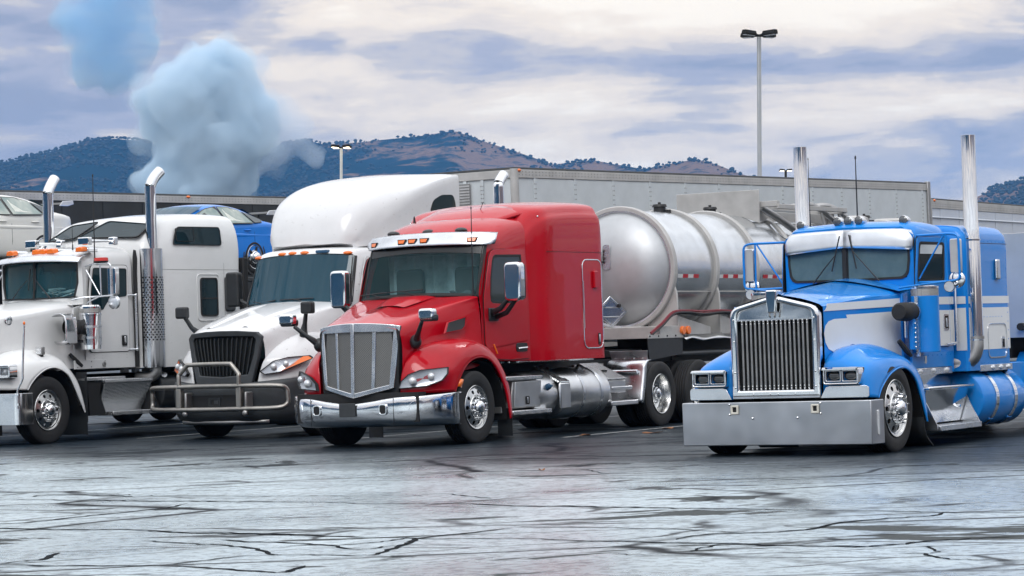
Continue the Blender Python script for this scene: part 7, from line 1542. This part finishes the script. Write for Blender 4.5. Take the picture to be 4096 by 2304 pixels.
# ------------------------------------------------------------------ two new hatchbacks on a car carrier
wheel_kind('car', .325, .225, .235)
def car(label, paint_m, loc, yaw, zb):
    t = thing('hatchback_car', label, 'car', loc, yaw, 'new cars on the car carrier')
    t.location.z = zb
    # half sections centre -> side; local x=0 is the centre line, y back, z up
    def s_(y, zr, zs, wr, ws): return [(0, y, zr), (wr * .6, y, zr - .012), (wr, y, zr - .07), (lerp(wr, ws, .5), y, lerp(zr - .07, zs, .5)), (ws, y, zs), (ws + .015, y, zs - .16), (ws + .02, y, .48), (ws - .01, y, .26), (ws - .08, y, .20)]
    S = [s_(-2.32, .66, .62, .55, .62), s_(-2.20, .76, .70, .70, .76), s_(-1.7, .90, .85, .74, .84), s_(-1.05, .98, .93, .74, .87), s_(-.72, 1.03, .95, .70, .88), s_(-.3, 1.22, .96, .62, .885), s_(.1, 1.36, .97, .58, .885), s_(.5, 1.405, .975, .57, .885), s_(.95, 1.40, .985, .57, .885), s_(1.4, 1.34, 1.0, .57, .885), s_(1.8, 1.22, 1.02, .58, .875), s_(2.08, 1.10, 1.0, .62, .85), s_(2.22, 1.03, .97, .64, .80), s_(2.27, .90, .85, .62, .76)]
    body = MB().shell(S, 4, 3, True, True).build('body', paint_m, t, 40)
    def side(y, z, o=.006):
        # half width of the body at (y, z), straight between belt and roof edge
        for a, b in zip(S, S[1:]):
            if a[0][1] <= y <= b[0][1]:
                u = (y - a[0][1]) / (b[0][1] - a[0][1]); q = [tuple(lerp(p[i], r[i], u) for i in range(3)) for p, r in zip(a, b)]
                for p, r in zip(q[2:], q[3:]):
                    if r[2] <= z <= p[2]: return lerp(p[0], r[0], (p[2] - z) / max(1e-6, p[2] - r[2])) + o
                return q[2][0] + o if z > q[2][2] else q[6][0] + o
        return .86
    for s in (1, -1):
        GA = [(-.56, 1.0), (-.30, 1.14), (.10, 1.275), (.42, 1.325), (.42, .995)]
        GB = [(.50, .998), (.50, 1.328), (.85, 1.325), (1.18, 1.27), (1.30, 1.02)]
        GC = [(1.37, 1.022), (1.26, 1.245), (1.45, 1.205), (1.74, 1.095), (1.62, 1.04)]
        for k, G in enumerate((GA, GB, GC)):
            cx_ = sum(p[0] for p in G) / len(G); cz = sum(p[1] for p in G) / len(G)
            fr = MB().prism3([(s * side(lerp(y, cx_, -.07), min(1.36, lerp(z, cz, -.10)), .036), lerp(y, cx_, -.07), lerp(z, cz, -.10)) for y, z in G], (s * .004, 0, 0)).build('window_frame', 'black_plastic', t)
            MB().prism3([(s * side(y, z, .044), y, z) for y, z in G], (s * .004, 0, 0)).build('window', 'car_window' if k < 2 else 'dark_glass', fr)
            if k == 1:
                MB().prism3([(s * side(y, z, .050), y, z) for y, z in ((.60, 1.05), (.60, 1.28), (.98, 1.27), (1.08, 1.05))], (s * .001, 0, 0)).build('window_sticker', 'sticker', fr)
        for y in (-.64, .46, 1.35):
            MB().tube([(s * side(y, z, .002), y + (.0 if y < 1.2 else max(0, z - .5) * -.0), z) for z in (.32, .5, .75, .94)], .004, 4).build('door_gap', 'chassis_black', t)
        for y in (.22, 1.12): MB().tube([(s * side(y - .12, .87, .004), y - .12, .865), (s * side(y, .87, .028), y, .87), (s * side(y + .1, .87, .004), y + .1, .87)], [.012, .016, .012], 8).build('door_handle', paint_m, t)
        MB().surf([[(s * side(y, .80, .0), y, .80), (s * side(y, .80, .014), y, .77), (s * side(y, .80, .0), y, .72)] for y in (-1.0, 0, 1.0, 1.9)], 3, 2).build('crease', paint_m, t, 60)
        for y in (-1.40, 1.33):
            MB().lathe([(s * .70, .36), (s * .888, .365), (s * .902, .375), (s * .902, .34), (s * .70, .33)], 'x', (0, y, .335), 32).build('wheel_arch', 'black_plastic', t); MB().cyl((s * .60, y, .335), (s * .893, y, .335), .355, 28).build('wheel_well', 'chassis_black', t)
            wo = place_wheel(t, 'car', s * .80, y, s, nuts=False, z=.335)
            for k in range(5):
                a = k * 2 * math.pi / 5
                MB().prism3([(.10, .04 * math.sin(a) + .05 * math.cos(a), .04 * math.cos(a) - .05 * math.sin(a)), (.10, .21 * math.cos(a) + .02 * math.sin(a), -.21 * math.sin(a) + .02 * math.cos(a)), (.10, .21 * math.cos(a) - .02 * math.sin(a), -.21 * math.sin(a) - .02 * math.cos(a)), (.10, -.04 * math.sin(a) + .05 * math.cos(a), -.04 * math.cos(a) - .05 * math.sin(a))], (.02, 0, 0)).build('spoke', 'chassis_black', wo)
    MB().surf([[(x, lerp(-.86, -.06, k / 3) + .10 * (abs(x) / .6) ** 2, lerp(1.0, 1.33, k / 3) + .018 - .02 * (abs(x) / .6) ** 2) for x in (-.62 + .0 * k, -.3, 0, .3, .62)] for k in range(4)], 2, 2).build('windshield', 'teal_glass', t, 60)
    MB().surf([[(x, lerp(1.50, 2.05, k / 2), lerp(1.325, 1.13, k / 2) - .01 * abs(x)) for x in (-.5, 0, .5)] for k in range(3)], 2, 3).build('rear_window', 'dark_glass', t, 60)
    wing = MB().prism([(2.02, 1.225), (2.10, 1.255), (2.34, 1.285), (2.38, 1.275), (2.2, 1.24)], 'x', -.72, .72)
    wo = wing.build('rear_wing', 'black_plastic', t, bevel=.006)
    for s in (1, -1):
        MB().prism([(2.0, 1.20), (2.10, 1.29), (2.40, 1.31), (2.42, 1.24), (2.25, 1.20)], 'x', s * .72, s * .735).build('wing_end', 'led_lens', wo, bevel=.01)
        MB().prism([(2.02, 1.06), (2.10, 1.06), (2.2, 1.24), (2.12, 1.24)], 'x', s * .45, s * .47).build('wing_stay', 'black_plastic', wo)
        MB().prism3([(s * .60, 2.24, .92), (s * .80, 2.08, .94), (s * .84, 1.98, 1.0), (s * .62, 2.2, 1.02)], (s * .012, .03, .0)).build('tail_light', 'lamp_red', t)
        MB().prism3([(s * .50, -2.27, .72), (s * .78, -2.12, .76), (s * .80, -2.0, .82), (s * .55, -2.2, .78)], (s * .012, -.02, .012)).build('headlight', 'led_lens', t)
        MB().ell((s * .98, -.42, 1.03), (.10, .06, .065), 10, 8).build('door_mirror', paint_m, t)
    return t
s = NT('car_window'); s.b.inputs['Base Color'].default_value = (.24, .30, .28, 1); s.b.inputs['Roughness'].default_value = .06
v = s.coord('Object'); s.l(s.mix(s.ramp(s.noise(v, 2.4, 3, .5), [(.35, 0.), (.7, 1.)]), (.16, .23, .22), (.42, .45, .40)), s.b.inputs['Base Color']); MATS['car_window'] = s.m
simple('sticker', (.62, .64, .58), .6, var=.2, vs=14)
XC = Vector((math.cos(R(YAW)), -math.sin(R(YAW)), 0)); YC = Vector((math.sin(R(YAW)), math.cos(R(YAW)), 0))
cw = Vector((-9.2, 49.5, 0)) - XC * .90 - YC * .35; cb = Vector((-5.3, 53.5, 0)) - XC * .90 - YC * .95
car('new white hatchback with a rear wing, raised on the carrier behind the left stack', 'car_white', cw, YAW, 3.03)
car('new bright blue hatchback with rear wing, on the carrier behind the tall white sleeper', 'car_blue', cb, YAW, 2.90)
def carrier():
    o = Vector((-9.2, 49.5, 0)) - XC * .90
    t = thing('car_carrier', 'steel two-deck car carrier trailer under the white and blue cars', 'trailer', o, YAW)
    f = MB()
    for s in (1, -1):
        f.prism([(-3.2, 2.92), (2.4, 2.92), (3.6, 2.80), (9.2, 2.80), (9.2, 2.88), (3.6, 2.88), (2.4, 3.02), (-3.2, 3.02)], 'x', s * .55, s * 1.0)
    d = f.build('upper_deck', 'dark_steel', t, bevel=.01)
    l = MB()
    for s in (1, -1): l.box(*sorted((s * .50, s * 1.05)), -3.2, 9.2, .75, .92)
    l.box(-.5, .5, -3.2, 9.2, .80, .86); l.build('lower_deck', 'dark_steel', t)
    pm = MB().box(-.05, .05, -.07, .07, .85, 2.85).mesh('deck_post', 'dark_steel', 30)
    for y in (-3.0, 0, 3.0, 6.0, 9.0):
        for s in (1, -1): inst(pm, 'deck_post', t, (s * 1.08, y, 0))
    for y in (5.6, 6.8):
        for s in (1, -1): place_wheel(t, 'drive', s * 1.0, y, s, nuts=False)
carrier()
# ------------------------------------------------------------------ lot lamps: square pole, four LED heads
TILT = math.atan(.0336)
def lamp_post(label, base_px, top_px, depth, lit, pole_m, s=.52, pw=.085, group='lamp posts over the lot'):
    top = px(*top_px, depth); h = top.z
    t = thing('lamp_post', label, 'lamp post', (top.x - h * .0336, top.y, 0), 0, group)
    t.rotation_euler = (0, TILT, .35)
    w = pw
    MB().prism([(-w, -w), (w, -w), (w, w), (-w, w)], 'z', .0, h).build('pole', pole_m, t, bevel=.02)
    MB().cyl((0, 0, 0), (0, 0, .7), .32 * s, 20).build('pole_base', 'trailer_rail', t, bevel=.02)
    for k in range(4):
        a = k * math.pi / 2 + .4; c, sn = math.cos(a), math.sin(a)
        P = lambda u, v, z: (u * c - v * sn, u * sn + v * c, z)
        L_ = []
        hd = MB()
        for z0, z1, k0 in ((h + .02, h + .09, 1.), (h + .09, h + .13, .8)):
            hd.prism3([P(.32 * s, -.16 * s * k0, z0), P(1.05 * s, -.15 * s * k0, z0 + .012), P(1.05 * s, .15 * s * k0, z0 + .012), P(.32 * s, .16 * s * k0, z0)], (0, 0, z1 - z0))
        hd.prism3([P(0, -.05 * s, h), P(.4 * s, -.05 * s, h + .02), P(.4 * s, .05 * s, h + .02), P(0, .05 * s, h)], (0, 0, .06))
        ho = hd.build('lamp_head', 'chassis_black', t, bevel=.01)
        MB().prism3([P(.40 * s, -.12 * s, h + .012), P(1.0 * s, -.11 * s, h + .022), P(1.0 * s, .11 * s, h + .022), P(.40 * s, .12 * s, h + .012)], (0, 0, -.012)).build('led_panel', 'lamp_on' if lit else 'led_lens', ho)
    return t
lamp_post('tall grey lamp post with four dark unlit heads, standing behind the silver tank', (1912, 440), (1912, 91), 68, False, 'grey_post', .54, .047)
lamp_post('distant pale lamp post with lit heads, rising over the white roof fairing', (860, 440), (859, 372), 120, True, 'pale_post', .52, .055)
lamp_post('farthest lamp post with lit heads, its top just showing over the long white trailer', (1978, 440), (1978, 430), 190, True, 'chassis_black', .52, .07)
# fallen leaves on the wet lot
def leaf(label, x, y, sz, seed):
    p = pground(x, y); r = random.Random(seed)
    V = [(sz * .5 * math.cos(a) * (1 + .25 * math.cos(3 * a)), sz * .35 * math.sin(a) * (1 + .2 * math.sin(2 * a)), .012 + .01 * math.sin(2 * a + seed)) for a in [k * .52 for k in range(12)]]
    o = MB().add(V + [(0, 0, .006)], [(i, (i + 1) % 12, 12) for i in range(12)]).build('fallen_leaf', 'leaf_brown', None, 60, solid=.002)
    o.location = (p.x, p.y, .004); o.rotation_euler = (0, 0, r.uniform(0, 6)); tag(o, label, 'leaf', 'fallen leaves on the wet lot')
leaf('brown fallen leaf on the dark asphalt between the red drive wheel and the steel bumper', 1680, 1079, .22, 1)
leaf('long tan leaf lying on the painted line beside the steel bumper', 1640, 1090, .30, 2)
leaf('small orange leaf on open asphalt below the gap between red and blue trucks', 1363, 1184, .10, 4)
leaf('tiny brown leaf on the shaded asphalt behind the red mud flap', 1472, 1096, .18, 5)
